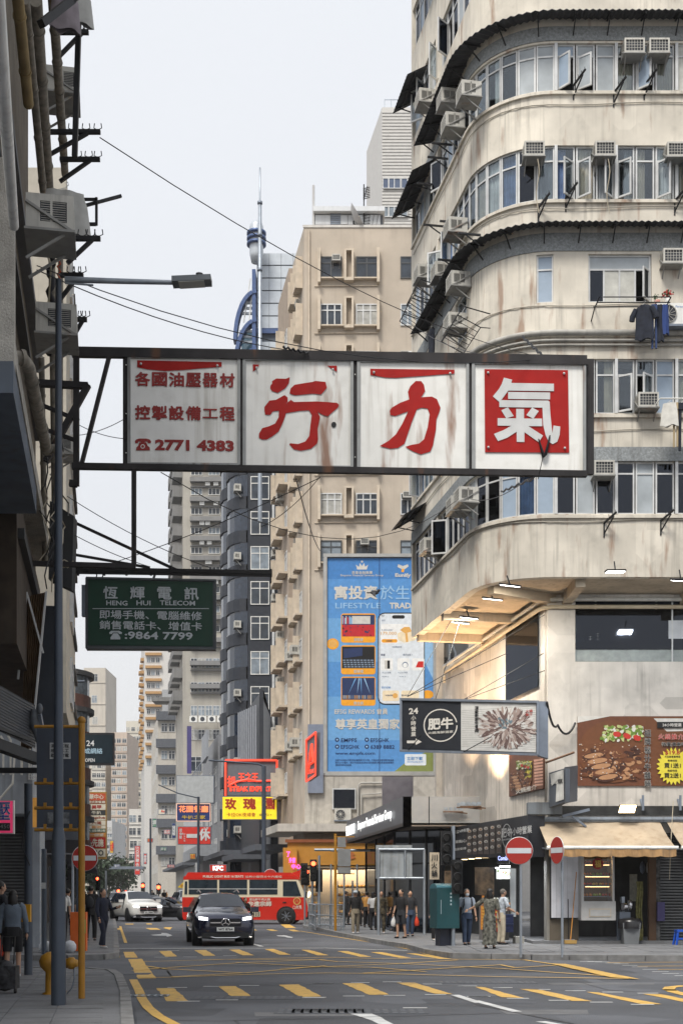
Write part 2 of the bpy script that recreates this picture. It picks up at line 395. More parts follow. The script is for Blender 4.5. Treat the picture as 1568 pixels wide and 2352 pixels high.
line('edge_line', [cB(1000,1228), cB(1568,1225), cB(1800,1225)], .1, YEL); line('edge_line', [cB(1230,1256), cB(1568,1254)], .1, YEL); line('edge_line', [cB(1380,1281), cB(1600,1281)], .1, YEL)
line('edge_line', [cB(1480,1440), cB(1455,1430), cB(1470,1415), cB(1568,1405)], .2, YEL); line('edge_line', [cB(1455,1430), cB(1500,1450), cB(1600,1475)], .2, YEL)
line('stop_line', [c8(-350,884), c8(1568,880), cA(830,985)], .15, WHT)
line('lane_line', [c8(885,832), c8(1000,865)], .14, WHT); line('lane_line', [cA(1215,1335), cA(1400,1395), cB(0,1518), cB(310,1600)], .14, WHT)
line('lane_line', [cB(500,1675), cB(640,1700)], .14, WHT)
line('lane_line', [(X0(4.4,Y), Y) for Y in (70, 76)], .12, WHT)
mark('arrow', [cA(390,1482), cA(560,1482), cA(610,1500), cA(760,1580), cA(640,1580), cA(560,1535)], WHT)
for f, q_ in ((c5, [(1350,985),(1450,978),(1445,968),(1495,970),(1548,990),(1500,1003),(1490,993),(1380,992)]), (c8, [(1130,766),(1180,766),(1200,764),(1280,782),(1270,788),(1225,785),(1210,778),(1150,774)])):
    mark('arrow', [f(*p) for p in q_], WHT)
for f, x, y in [(c8,x,y) for x,y in ((245,1234),(565,1224),(890,1216),(345,1358),(690,1346),(1460,1326),(1550,1196),(100,962),(360,960),(590,898),(210,903),(715,948),(1350,942))]+[(cA,x,y) for x,y in ((180,1243),(470,1238),(720,1232),(1035,1249),(1310,1264),(120,1353),(420,1343),(740,1338),(1060,1331),(1390,1346),(900,1436))]+[(cB,x,y) for x,y in ((205,1418),(490,1432),(755,1442),(1035,1452),(1300,1460),(30,1485),(320,1499),(637,1514),(950,1528),(1260,1545),(840,1220),(900,1222),(955,1224),(1035,1232),(1100,1238),(1165,1250),(1240,1262),(1320,1280),(1395,1297),(1470,1312),(1568,1328))]:
    a = f(x, y); mark('marker_dash', [(a[0]-.17,a[1]-.05),(a[0]+.17,a[1]-.05),(a[0]+.17,a[1]+.05),(a[0]-.17,a[1]+.05)], WHT)
TAR = mat('tar_seam', (.028,.030,.036), .6, var=.2)
for pts in ([c5(-300,1790), c5(800,1740), c8(600,1535), c8(1568,1510), cA(800,1500), cA(1568,1478)], [c5(290,1395+20), c8(220,1163), c8(900,1140), c8(1568,1122)], [c8(150,1075), c8(210,1160)], [c8(760,1525), c8(830,1590)],
            [cA(1100,1320), cA(1400,1410), cB(0,1545), cB(440,1635), cB(1100,1760)], [cB(740,1365), cB(1000,1435), cB(1568,1475)], [c5(1500,1310), c5(1568,1385)], [c8(60,1240), c8(1150,1210), cA(700,1238), cB(600,1440)],
            [c5(1050,1050), c5(1568,1040)], [c8(1568,940), cA(160,1055), cA(700,1085)]):
    line('tar_seam', pts, .035, TAR, .003)
for x0, y0, sx, sy in ((c8(870,1325)[0], c8(870,1325)[1], .85, .3), (cA(400,1462)[0], cA(400,1462)[1], 1.05, .38), (cB(80,1378)[0], cB(80,1378)[1], .9, .25), (c5(1150,1335)[0], c5(1150,1335)[1], .45, .3), (c8(1590,1445)[0], c8(1590,1445)[1], .5, .3), (c8(80,888)[0], c8(80,888)[1], .6, .25)):
    pm = M().box(x0-sx, x0+sx, y0-sy, y0+sy, .001, .006)
    o = pm.build('manhole_cover', mat('cast_iron', (.06,.066,.078), .7, 0, var=.3, scale=8), road)
    r_ = M()
    nn = int(sx/.06)
    for i in range(nn):
        for j in (-1, 0, 1): r_.box(x0-sx+.05+i*.12, x0-sx+.12+i*.12, y0+j*sy*.6-.04, y0+j*sy*.6+.04, .005, .009)
    r_.build('tread_stud', mat('worn_iron', (.11,.12,.135), .6, 0, var=.2), o, kind='stuff')
gx, gy = c5(1275,1535)
dg_ = M().box(gx-.42, gx+.42, gy-.16, gy+.16, .001, .005); o = dg_.build('drain_grate', TAR, road)
r_ = M()
for i in range(9): r_.box(gx-.41+i*.1, gx-.385+i*.1, gy-.16, gy+.16, .006, .018)
r_.box(gx-.42, gx+.42, gy-.16, gy-.14, .006, .018); r_.box(gx-.42, gx+.42, gy+.14, gy+.16, .006, .018); r_.build('grate_bar', GALV, o)
rn = random.Random(8)
for x, y, a, b, c in ((1100,2300,1.6,.9,0),(520,2215,2.2,.5,1),(700,2330,1.3,.6,1),(900,2225,2.6,.35,0),(1380,2260,1.8,.5,1),(420,2325,.9,1.1,0),(1250,2325,1.1,.7,1),(640,2260,.6,.9,0),(330,2190,.8,2.5,1),(600,2145,.7,6,0)):
    g0 = G(x, y); mark('repair_patch', [(g0[0]-a/2,g0[1]-b/2),(g0[0]+a/2,g0[1]-b/2+.05),(g0[0]+a/2+.1,g0[1]+b/2),(g0[0]-a/2-.05,g0[1]+b/2)], mat('patched_tar_%d' % c, ((.068,.073,.085),(.125,.128,.135))[c], .85, var=.25, scale=2, fine=.35, streak=.3, sscale=.5), .0025)
for i in range(9):
    x, y = rn.uniform(350,1450), rn.uniform(2205,2345); pts = [G(x, y)]
    for k in range(7): pts.append((pts[-1][0]+rn.uniform(.15,.45), pts[-1][1]+rn.uniform(-.22,.22)))
    line('crack', pts, .014, TAR, .0035)
# ---------------- curved tenement on the right ----------------
RA = 2.3; AC_ = Vector((5.947, 38.7)); LA = RA*R(79.9)
def RP(s, off=0.0):
    "point and outward normal on the tenement's frontage; s = 0 where the side meets the curve"
    if s < 0:
        n = Vector((-.9845, -.1752)); p = AC_+n*RA+Vector((-.1752,.9845))*(-s)
    elif s < LA:
        a = R(190.1)+s/RA; n = Vector((math.cos(a), math.sin(a))); p = AC_+n*RA
    else:
        n = Vector((0,-1)); p = Vector((AC_.x+s-LA, 36.4))
    return p+n*off, n
SX = lambda X: LA+X-AC_.x        # s of a point on the front at X
S0, S1 = -7.0, SX(14)
def samp(a, b, step=.32):
    xs = [a, b]+[v for v in (0, LA) if a < v < b]
    k = a
    lo, hi = max(a, 0), min(b, LA)
    if hi > lo:
        n = max(2, int((hi-lo)/step)); xs += [lo+(hi-lo)*i/n for i in range(n+1)]
    return sorted(set(round(v, 4) for v in xs))
def strip(m, a, b, o0, o1, z0, z1, mi=0, z0i=None, z1i=None):
    "solid band along the frontage between offsets o0 (outer) and o1 (inner)"
    ss = samp(a, b); vs = []
    for s in ss:
        p, n = RP(s); A = p+n*o0; B = p+n*o1
        vs += [(A.x,A.y,z0),(A.x,A.y,z1),(B.x,B.y,z1 if z1i is None else z1i),(B.x,B.y,z0 if z0i is None else z0i)]
    fs = []
    for i in range(len(ss)-1):
        for k in range(4): fs.append((i*4+k, (i+1)*4+k, (i+1)*4+(k+1) % 4, i*4+(k+1) % 4)[::-1])
    fs += [(0,1,2,3), tuple(len(vs)-4+k for k in range(4))[::-1]]
    return m.add(vs, fs, mi)
RL = (8, 43, 0)
ten = thing('curved_tenement', 'weathered cream corner tenement with a rounded corner, ribbon windows and corrugated canopies', 'building', RL)
FL = [(12.18,13.64),(14.98,16.5),(20.95,22.45),(23.98,25.3),(27.6,29.1),(30.6,32.1),(33.6,35.1)]   # ribbon windows
bands = [(10.5,12.18),(13.64,14.98),(22.45,23.98),(25.3,27.6),(29.1,30.6),(32.1,33.6),(35.1,36.4)]
for z0, z1 in bands: strip(M(), S0, S1, 0, -.22, z0, z1).build('wall', CREAMW, ten)
# storey with separate windows: wall pieces around the openings
z0, z1 = 18.08, 19.42
strip(M(), S0, S1, 0, -.22, 16.5, z0).build('wall', CREAMW, ten); strip(M(), S0, S1, 0, -.22, z1, 20.95).build('wall', CREAMW, ten)
ops = [(-6.7,-4.4),(-1.35,-.1),(LA-.52,LA-.05),(SX(6.87),SX(8.63)),(SX(10.4),SX(12.2))]
e0 = S0
for a, b in ops+[(S1, S1)]:
    if a > e0+.01: strip(M(), e0, a, 0, -.22, z0, z1).build('wall', CREAMW, ten)
    e0 = b
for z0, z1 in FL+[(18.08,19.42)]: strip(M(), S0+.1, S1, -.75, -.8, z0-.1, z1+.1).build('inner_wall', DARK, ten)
for z0, z1 in FL: strip(M(), S0, S1, -.22, -.8, z0-.12, z0-.02).build('slab', mat('slab_grey', (.2,.19,.18)), ten)
for z0, z1 in FL: strip(M(), S0, S1, -.22, -.8, z1+.02, z1+.1).build('slab', mat('slab_grey', ()), ten)
# end wall towards the alley and a closed core behind
ew = M(); a, _ = RP(S0, 0); b = a+Vector((9.8, 1.7)); 
ew.prism([(a.x,a.y,10.5),(b.x,b.y,10.5),(b.x,b.y,36.4),(a.x,a.y,36.4)], (-.03,.2,0)); ew.build('end_wall', CREAMW, ten)
# ledges, lowest mosaic band, and grey bands painting the shade below the canopies
for z in (12.1, 14.9, 20.88, 23.9): strip(M(), S0, S1, .07, -.02, z-.05, z+.03).build('ledge', CREAMW, ten)
strip(M(), S0, S1, .02, -.01, 19.95, 20.02)
MOS = mat('speckled_mosaic', (.26,.28,.29), .8, var=.3, scale=14, streak=.5, dirt=(.1,.1,.1), fine=.3)
strip(M(), S0, S1, .05, -.02, 13.64, 14.03).build('mosaic_band', MOS, ten)
strip(M(), S0, S1, .03, -.02, 19.5, 20.0).build('mosaic_band', MOS, ten)  # no mosaic here: shade under the lower canopy, painted as a grey band
strip(M(), S0, S1, .03, -.02, 25.36, 25.75).build('mosaic_band', MOS, ten)  # likewise painted shade, beneath the upper canopy
# corrugated canopies
CORR = mat('corrugated_sheet', (.055,.058,.065), .7, .2, var=.35, scale=3, streak=.5, dirt=(.03,.03,.03))
def canopy(a, b, z, out, drop, name='canopy'):
    m = M(); st = .045; n = int((b-a)/st); vs = []
    for i in range(n+1):
        s = a+(b-a)*i/n; p, nn = RP(s); q_ = p+nn*out; dz = .025*(1 if (i//2) % 2 else -1) if i % 2 else 0
        dz = .022*math.sin(i*math.pi/2)
        vs += [(p.x,p.y,z+dz),(q_.x,q_.y,z-drop+dz),(q_.x,q_.y,z-drop+dz-.012),(p.x,p.y,z+dz-.012)]
    fs = [(i*4+k, (i+1)*4+k, (i+1)*4+(k+1) % 4, i*4+(k+1) % 4) for i in range(n) for k in range(4)]
    m.add(vs, fs); o = m.build(name, CORR, ten)
    s = a+.3
    while s < b:
        p, nn = RP(s); p = Vector((p.x,p.y,0)); nn = Vector((nn.x,nn.y,0))
        k = M(); k.bar(p+UP*(z-.06), p+nn*out*.95+UP*(z-drop-.04), .04); k.bar(p+UP*(z-.5), p+nn*out*.75+UP*(z-drop*.8-.06), .03); k.build('bracket', BLACK, o)
        s += .95
    k = M(); k.bar(*( [Vector((*RP(a+.1, out*.6)[0], z-drop*.6-.05)), Vector((*RP(min(b,-.05), out*.6)[0], z-drop*.6-.05))] ), .04).build('batten', BLACK, o) if a < -.5 else None
canopy(-4.2, S1, 25.98, .62, .16); canopy(-5.0, S1, 20.2, .55, .14)
canopy(S0, -3.9, 25.3, .75, .45); canopy(S0, -4.8, 28.9, .7, .4); canopy(S0, -5.0, 14.55, .75, .45); canopy(-6.9, -2.6, 17.3, .5, .4)
canopy(-6.0, -1.0, 32.4, .7, .3)
# windows
FR = ALU; _wm = {}
CUR = [mat('net_curtain', (.75,.75,.72), .9, var=.2), mat('blue_curtain', (.16,.24,.42), .9, var=.3), mat('beige_curtain', (.60,.52,.40), .9, var=.2), mat('grey_blind', (.32,.34,.36), .9)]
FROST = [mat('frosted_pane', (.36,.40,.43), .5, var=.2, scale=2, spec=.6), mat('pale_blue_film', (.30,.38,.48), .5, var=.1, spec=.6), mat('papered_pane', (.52,.52,.48), .6, var=.2, scale=4)]
def wmesh(key, fn):
    if key not in _wm: _wm[key] = fn()
    return _wm[key]
def meshof(m, name, mats):
    o = m.build(name, mats); me = o.data; bpy.data.objects.remove(o); return me
def window(parent, pos, rz, w, h, tr=.3, nl=1, style=0, curtain=None, frame=None, opened=0, pane=None, ft=.045, base=None):
    """window part with panes: pos = middle of the sill in world coordinates, rz turns its outside (-Y).
    tr: share of the height above the transom; nl: lower lights; opened: angle of an opened casement"""
    frame = frame or FR; w, h = round(w, 2), round(h, 2)
    def mk():
        m = M(); t = ft
        m.box(-w/2, w/2, -.03, .04, 0, t); m.box(-w/2, w/2, -.03, .04, h-t, h); m.box(-w/2, -w/2+t, -.03, .04, t, h-t); m.box(w/2-t, w/2, -.03, .04, t, h-t)
        zt = h*(1-tr)
        if tr: m.box(-w/2+t, w/2-t, -.028, .038, zt-t/2, zt+t/2)
        for i in range(1, nl):
            x = -w/2+w*i/nl; m.box(x-t/2, x+t/2, -.026, .036, t, (zt-t/2) if tr else h-t)
        return meshof(m, 'window', frame)
    key = ('f', w, h, tr, nl, frame.name, ft)
    pl = Vector(parent.location)
    o = link('window', wmesh(key, mk), parent, Vector(pos)-pl, local=True); o.rotation_euler = (0,0,rz)
    zt = h*(1-tr); t = ft
    cells = []
    if tr: cells.append((-w/2+t, w/2-t, zt+t/2, h-t))
    for i in range(nl):
        cells.append((-w/2+w*i/nl+(t if i == 0 else t/2), -w/2+w*(i+1)/nl-(t if i == nl-1 else t/2), t, (zt-t/2) if tr else h-t))
    for ci, (x0, x1, a, b) in enumerate(cells):
        pm = pane if pane else GL
        if isinstance(pm, list): pm = random.choice(pm)
        if opened and ci == len(cells)-1:
            def mo():
                m = M(); W = x1-x0; m.box(0, W, -.02, .02, a, a+.05, 0); m.box(0, W, -.02, .02, b-.05, b, 0); m.box(0, .05, -.02, .02, a+.05, b-.05, 0); m.box(W-.05, W, -.02, .02, a+.05, b-.05, 0)
                m.box(.05, W-.05, -.004, .004, a+.05, b-.05, 1); return meshof(m, 'casement', [frame, pm])
            c = link('casement', wmesh(('c', round(x0,2), round(x1,2), round(a,2), round(b,2), frame.name, pm.name), mo), o, (x0 if opened > 0 else x1, -.03, 0), local=True)
            c.rotation_euler = (0, 0, -opened) if opened > 0 else (0, 0, math.pi-opened)
            continue
        def mp(): return meshof(M().box(x0, x1, -.004, .004, a, b), 'pane', pm)
        link('pane', wmesh(('p', round(x0,2), round(x1,2), round(a,2), round(b,2), pm.name), mp), o, local=True, loc=(0,0,0))
    if curtain is not None:
        cm = CUR[curtain]; full = random.random() < .5; sd = random.choice((0, 1))
        def mc():
            m = M(); n = 14; f = 1 if full else .55; xs = [-w/2+.04+(w-.08)*f*i/n for i in range(n+1)]
            if sd: xs = [-x for x in xs][::-1]
            vs = [(x, .06+.022*math.sin(i*1.9), z) for i, x in enumerate(xs) for z in (.03, h-.03)]
            m.add(vs, [(2*i, 2*i+2, 2*i+3, 2*i+1) for i in range(n)]); return meshof(m, 'curtain', cm)
        link('curtain', wmesh(('u', w, h, cm.name, full, sd), mc), o, local=True, loc=(0,0,0))
    return o
def rzn(n): return math.atan2(n.x, -n.y)
def ribbon(z0, z1, a, b, wmul, tr, weights, paneset=None, opens=.2, skip=()):
    n = max(1, round((b-a)/wmul)); w = (b-a)/n
    for i in range(n):
        s = a+(i+.5)*w
        if any(p < s < q_ for p, q_ in skip): continue
        p, nn = RP(s, -.1)
        r = random.random(); cu = None; pn = None
        if r < weights[0]: cu = random.choice((0, 0, 1, 2, 3))
        elif r < weights[1]: pn = random.choice(FROST if paneset is None else paneset)
        elif r < weights[2]: pn = GLD
        ww = w-.03 if not (0 < s < LA) else w*.97-.02
        window(ten, (p.x,p.y,z0), rzn(nn), ww, z1-z0, tr, 1, curtain=cu, pane=pn, opened=(random.choice((1,-1))*random.uniform(.5,1.2) if random.random() < opens and (s > LA or s < -1) else 0))
rows = [(12.18,13.64,.22,(.05,.6,.95),[FROST[1],FROST[1],FROST[0],GLD],.12), (14.98,16.5,.28,(.6,.8,.9),None,.25), (20.95,22.45,.27,(.7,.78,.9),None,.5), (23.98,25.3,.25,(.35,.65,.85),None,.35), (27.6,29.1,.25,(.3,.6,.9),None,.2), (30.6,32.1,.25,(.3,.6,.9),None,.2)]
for z0, z1, tr, wt, ps, op in rows:
    hi = S1 if z0 < 27 else 0.2
    ribbon(z0, z1, S0+.15, -.05, .62, tr, wt if z0 > 14 else (.02,.1,.95), ps if z0 > 14 else None, op); 
    if z0 < 27:
        ribbon(z0, z1, 0, LA, .535, tr, wt, ps, 0); ribbon(z0, z1, LA+.02, SX(10.4), .56, tr, wt, ps, op)
    # piers between runs of windows
    for s in (-3.55,):
        p, nn = RP(s); M().obox((p.x-nn.x*.12,p.y-nn.y*.12,(z0+z1)/2), (nn.x*.14,nn.y*.14,0), (-nn.y*.13,nn.x*.13,0), (0,0,(z1-z0)/2)).build('pier', CREAMW, ten)
    for i in range(4 if z0 < 27 else 0):
        s = LA+.02+1.68*i
        p, nn = RP(s, .0); M().box(p.x-.04, p.x+.04, p.y-.02, p.y+.03, z0, z1).build('mullion', ALU, ten)
p, nn = RP(LA-.28, -.1); window(ten, (p.x,p.y,18.08), rzn(nn), .46, 1.34, .3, 1, pane=FROST[1])
window(ten, (7.75,36.5,18.08), 0, 1.74, 1.34, .3, 4, pane=[FROST[0],FROST[2],GLD], opened=-.9, ft=.05)
window(ten, (11.3,36.5,18.08), 0, 1.74, 1.34, .3, 4, pane=[FROST[0],FROST[2],GLD])
for s, w_ in ((-.72,1.2),(-5.0,1.1),(-6.1,1.1)):
    p, nn = RP(s, -.1); window(ten, (p.x,p.y,18.08), rzn(nn), w_, 1.34, .3, 2, pane=[GL,FROST[0]], curtain=random.choice((0,3)), opened=.9 if s < -2 else 0)
# pipes round the curve between storeys
PIPE = mat('grey_drainpipe', (.40,.39,.36), .6, var=.25, scale=2, streak=.5)
for z, o_, r_, a in ((17.18,.12,.085,-1.0),(16.98,.09,.04,-.9),(16.86,.07,.03,-.9)):
    pts = [(*RP(s, o_)[0], z-(.9 if s < -.3 else (.25 if s < .4 else 0))*(1 if r_ > 0 else 0)) for s in samp(a, S1, .3)]
    M().tube(pts, r_, 8).build('pipe', PIPE, ten)
for z, o_ in ((11.98,.03),(23.6,.03),(18.0,.03),(14.5,.03),(20.7,.04)):
    M().tube([(*RP(s, o_)[0], z+.04*math.sin(s*1.3)) for s in [S0+.2+i*(S1-S0-.4)/40 for i in range(41)]], .014, 5).build('wall_cable', mat('pale_cable', (.45,.42,.36)), ten)
# soffit, beams and the walls of the lower storeys
SOF = mat('soffit_render', (.50,.42,.32), .85, var=.2, scale=1.5, streak=.4)
sm_ = M(); ss = samp(S0, S1); up_ = [(*RP(s, -.02)[0], 10.5) for s in ss]
low = [(14,38.9,10.5),(6.13,38.9,10.5),(KX*45.2+13.05,45.2,10.5)]
sm_.prism(up_+low, (0,0,.3)); sm_.build('soffit', SOF, ten)
strip(M(), S0, S1, .005, -.25, 10.42, 10.6).build('edge_beam', CREAMW, ten)
for Y in (41.6, 44.9): M().bar((X0(10.6,Y),Y-.2,10.38), (X0(13.1,Y),Y+.25,10.38), .3, .3).build('beam', SOF, ten)
M().bar((4.3,37.7,10.38),(6.3,39.0,10.38),.3,.28).build('beam', SOF, ten)
for X in (6.7, 10.2): M().box(X-.14, X+.14, 36.66, 38.9, 10.2, 10.5).build('beam', SOF, ten)
RW = mat('pink_grey_render', (.60,.56,.51), .85, var=.18, scale=1.2, streak=.5, patch=.2, bump=.3)
def fw(m, x0, x1, z0, z1, y=38.9, t=.25): m.box(x0, x1, y, y+t, z0, z1)
lw = M(); fw(lw, 6.13, 6.95, 3.9, 10.5); fw(lw, 6.95, 14, 3.9, 8.5); fw(lw, 6.95, 14, 10.31, 10.5); lw.build('front_wall', RW, ten)
def sw(m, Y0, Y1, z0, z1, t=13.05, th=.25): 
    a = Vector((X0(t,Y0),Y0,z0)); b = Vector((X0(t,Y1),Y1,z0)); m.prism([a,b,(b.x,b.y,z1),(a.x,a.y,z1)], -NS*th)
lw = M(); sw(lw, 39.15, 39.55, 3.9, 10.5); sw(lw, 39.55, 42.8, 3.9, 7.85); sw(lw, 39.55, 42.8, 10.2, 10.5); sw(lw, 42.8, 50.8, 3.9, 10.5); lw.build('side_wall', RW, ten)
# big dark restaurant window on the front and its neighbour on the side
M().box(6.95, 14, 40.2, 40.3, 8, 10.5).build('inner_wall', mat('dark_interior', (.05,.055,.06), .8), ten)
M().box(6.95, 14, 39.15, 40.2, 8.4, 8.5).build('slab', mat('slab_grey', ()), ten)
o = M().box(6.95, 14, 38.98, 39.02, 8.52, 8.88).build('sill_panel', mat('greenish_film', (.30,.33,.32), .5, var=.2, scale=5), ten)
for a, b in ((6.97,9.83),(9.85,11.5),(11.52,14)):
    M().box(a, b, 38.94, 38.955, 8.88, 10.31).build('pane', GLD, ten)
M().box(9.82, 9.86, 38.9, 38.97, 8.5, 10.31).build('mullion', ALU, ten)
wq = M(); sw(wq, 39.57, 42.78, 7.87, 10.2, 12.98, .01); wq.build('pane', GLD, ten)
wq = M(); sw(wq, 39.5, 42.9, 7.8, 10.3, 13.4, .05); wq.build('inner_wall', mat('dark_interior', ()), ten)
wq = M()
for Y in (39.6, 41.9, 42.75): sw(wq, Y, Y+.07, 7.85, 10.2, 13.04, .1)
sw(wq, 39.55, 42.8, 7.85, 7.92, 13.06, .1); wq.build('window_frame', ALU, ten)
# pipes below the soffit
WP = mat('white_pipe', (.55,.54,.5), .4, var=.1, streak=.5)
for z, o_, mm in ((10.32,.16,WP),(10.1,.14,mat('cream_pipe', (.5,.42,.3), .5, streak=.4))):
    a = Vector((6.13-.16, 38.9-o_, z)); e_ = Vector((14, 38.9-o_, z)); b = Vector((X0(13.05-o_,50.3), 50.3, z))
    p1 = a+(b-a).normalized()*.35; p2 = a+XX*.35
    m = M(); m.tube([e_, p2, (p1+p2+a)/3, p1, b, b+UP*-.4], .062, 8)
    for t in (.1,.25,.4,.55,.7,.85):
        q_ = a+(b-a)*t; m.tube([q_-U*.02, q_+U*.03], .075, 8)
    for X in (7.5, 9.3): m.tube([(X,a.y,z),(X+.05,a.y,z)], .075, 8)
    m.build('pipe', mm, ten)
# ---------------- air conditioners ----------------
ACM = mat('cream_enamel', (.50,.49,.45), .5, var=.15, scale=3, streak=.45, sscale=3); ACD = mat('ac_dark', (.04,.045,.055), .6); 
def ac_proto(w, h, d, kind):
    o = link('air_conditioner', None)
    m = M(); t = .035        # casing: open frame at the front and slots in the sides
    m.box(-w/2, w/2, -d+.02, 0, h-t, h); m.box(-w/2, w/2, -d+.02, 0, 0, t)
    m.box(-w/2, -w/2+.05, -d, -d+.03, 0, h); m.box(w/2-.05, w/2, -d, -d+.03, 0, h); m.box(-w/2+.05, w/2-.05, -d, -d+.03, 0, .05); m.box(-w/2+.05, w/2-.05, -d, -d+.03, h-.05, h)
    for sx in (-1, 1):
        x0, x1 = (-w/2, -w/2+.015) if sx < 0 else (w/2-.015, w/2)
        m.box(x0, x1, -d*.3, 0, t, h-t); m.box(x0, x1, -d*.56, -d*.51, t, h-t); m.box(x0, x1, -d+.03, -d*.86, t, h-t); m.box(x0, x1, -d*.86, -d*.3, t, t+.05); m.box(x0, x1, -d*.86, -d*.3, h-t-.05, h-t)
    m.build('casing', ACM, o, local=True)
    M().box(-w/2+.012, w/2-.012, -d+.05, -.02, .04, h-.04).build('coil', ACD, o, local=True)
    g_ = M()
    for i in range(1, 6): x = -w/2+.05+(w-.1)*i/6; g_.box(x-.006, x+.006, -d-.002, -d+.008, .05, h-.05)
    for i in range(1, 4): z = .05+(h-.1)*i/4; g_.box(-w/2+.05, w/2-.05, -d+.001, -d+.01, z-.005, z+.005)
    for sx in (-1, 1):
        for i in range(9): z = .1+(h-.2)*i/8; g_.box(sx*w/2-.012*(sx > 0), sx*w/2+.012*(sx < 0), -d*.84, -d*.32, z-.003, z+.003)
    g_.build('grille', ACM, o, local=True)
    b_ = M(); b_.box(-w/2-.03, w/2+.03, -d-.02, .02, -.035, -.005)
    for sx in (-1, 1):
        if kind: b_.bar((sx*(w/2+.01), -d*.95, -.01), (sx*(w/2+.01), .0, h*.75), .03)
        b_.bar((sx*w*.4, -d*.8, -.03), (sx*w*.4, 0, -.35), .03)
    b_.build('bracket', mat('bracket_paint', (.28,.28,.27), .6, streak=.6, rust=.5), o, local=True)
    return o
ACP = ac_proto(.62, .42, .58, 1); ACS = ac_proto(.5, .36, .36, 0)
for p_ in (ACP, ACS): p_.location = (0, -500, -50)
def put_ac(proto, pos, rz, label, group, sc=1):
    o = copy_tree(proto, pos, rz, label, (sc, sc, sc)); o['category'] = 'air conditioner'; o['group'] = group; return o
hose = mat('drain_hose', (.42,.37,.28), .6)
def drain(p, L, label):
    pts = [Vector(p)+Vector((.04*math.sin(i*.9), .02*math.cos(i), -L*i/8)) for i in range(9)]
    M().tube(pts, .012, 5).build('drain_hose', hose, loc=pts[0], label=label, cat='hose')
FRT = [(1455,124,'left one of the pair above'),(1512,124,'right one of the pair above'),
 (1226,360,'leftmost of three over curtained windows'),(1388,360,'middle of three over curtained windows'),(1553,362,'rightmost of three over curtained windows'),
 (1544,606,'under the canopy at the right edge'),(1487,936,'above the white laundry, on slanted brackets'),(1386,1092,'right of the red square sign')]
for x, y, d_ in FRT:
    p = P(x, y, 36.1); o = put_ac(ACP, (p.x, 36.48, p.z), 0, 'window air conditioner on the tenement front, '+d_, 'air conditioners on the curved tenement'); o.scale = (.9, .8, .95)
    if y in (360,): drain(P(x+8, y+4, 35.9), 1.5, 'pale hose hanging from the window air conditioner '+d_.replace('one ', ''))
SD = [(962,248,'highest, under a dark canopy'),(1058,236,'below the top canopy nearest the corner'),(1022,306,'above an opened white casement'),(1012,250,'behind the long canopy, beside a casement'),
      (1028,545,'with a rusty tray under it'),(958,648,'farthest of three side by side'),(998,645,'middle of three, three dark slots'),(1076,668,'nearest of three, under the lower canopy'),(1028,762,'above dark hanging trousers'),
      (1052,1160,'nearest of the pair above dark windows'),(1034,1180,'farther of the pair above dark windows'),(972,1272,'lowest, beside the blue billboard')]
rzs = -R(79.9)
for x, y, d_ in SD:
    X1 = 10.0; Y = 3000*X1/(x-250); Xw = X0(10.5, Y)
    z = CY+(2048-y)/3000*Y
    if x > 1065: p, n = RP(.05); Y = p.y; Xw = p.x; z = CY+(2048-y)/3000*Y
    put_ac(ACP, (Xw, Y, z), rzs, 'window air conditioner on the tenement side, '+d_, 'air conditioners on the curved tenement')
# outdoor unit with a round fan
def fan_unit(pos, rz, label, sc=1, group=None, brand=None):
    o = thing('outdoor_unit', label, 'air conditioner', pos, rz, group); o.scale = (sc,)*3
    M().box(-.42, .42, -.3, 0, 0, .6).build('casing', WHITE if brand else ACM, o, local=True)
    M().lathe((-.12,-.305,.3), [(.0,.0),(.24,0)], 20, ax=(0,-1,0)).build('fan', ACD, o, local=True)
    g_ = M()
    for k in range(12):
        a = k*math.pi/6; g_.bar((-.12+.05*math.cos(a),-.315,.3+.05*math.sin(a)), (-.12+.24*math.cos(a+.3),-.315,.3+.24*math.sin(a+.3)), .012)
    g_.lathe((-.12,-.31,.3), [(.235,0),(.26,.0),(.26,.02),(.235,.02)], 20, ax=(0,-1,0)); g_.lathe((-.12,-.312,.3), [(0,.012),(.05,.01)], 10, ax=(0,-1,0))
    if brand: g_.text('Panasonic', (.27,-.305,.5), XX, UP, h=.06, mi=1)
    g_.build('grille', [ACM, mat('blue_print', (.05,.15,.4))] if brand else ACM, o, local=True)
    b_ = M(); b_.box(-.45, .45, -.36, .05, -.06, 0)
    b_.build('bracket', STEEL, o, local=True)
    return o
p = P(1548, 742, 35.9); fan_unit((p.x-.05,36.3,p.z), 0, 'white outdoor air-conditioning unit with a round fan, potted flowers on top', 1, None, True)
# flowers on it
po = thing('flower_pot', 'white pot of red flowers on the white outdoor fan unit', 'flower pot', (9.0,36.12,p.z+.6))
M().lathe((0,0,0), [(.0,0),(.06,0),(.09,.17),(.08,.17),(0,.15)], 10).build('pot', WHITE, po, local=True)
m = M(); k = M()
for i in range(60):
    a = random.uniform(0,6.28); r_ = random.uniform(0,.17); z = .2+random.uniform(0,.16)*(1-r_*3); q_ = Vector((r_*math.cos(a), r_*math.sin(a), z+.05))
    (k if i % 2 and z > .2 else m).ball(q_, .028, 5)
m.build('foliage', mat('leaf_green', (.05,.10,.035), .7), po, local=True); k.build('blossom', mat('red_petals', (.5,.03,.03), .6), po, local=True)
po2 = thing('flower_pot', 'small pink pot with a leafy plant left of the red flowers', 'flower pot', (8.72,36.12,p.z+.6))
M().lathe((0,0,0), [(.0,0),(.06,0),(.085,.12),(.07,.12),(0,.1)], 10).build('pot', mat('pink_pot', (.5,.25,.2)), po2, local=True)
m = M()
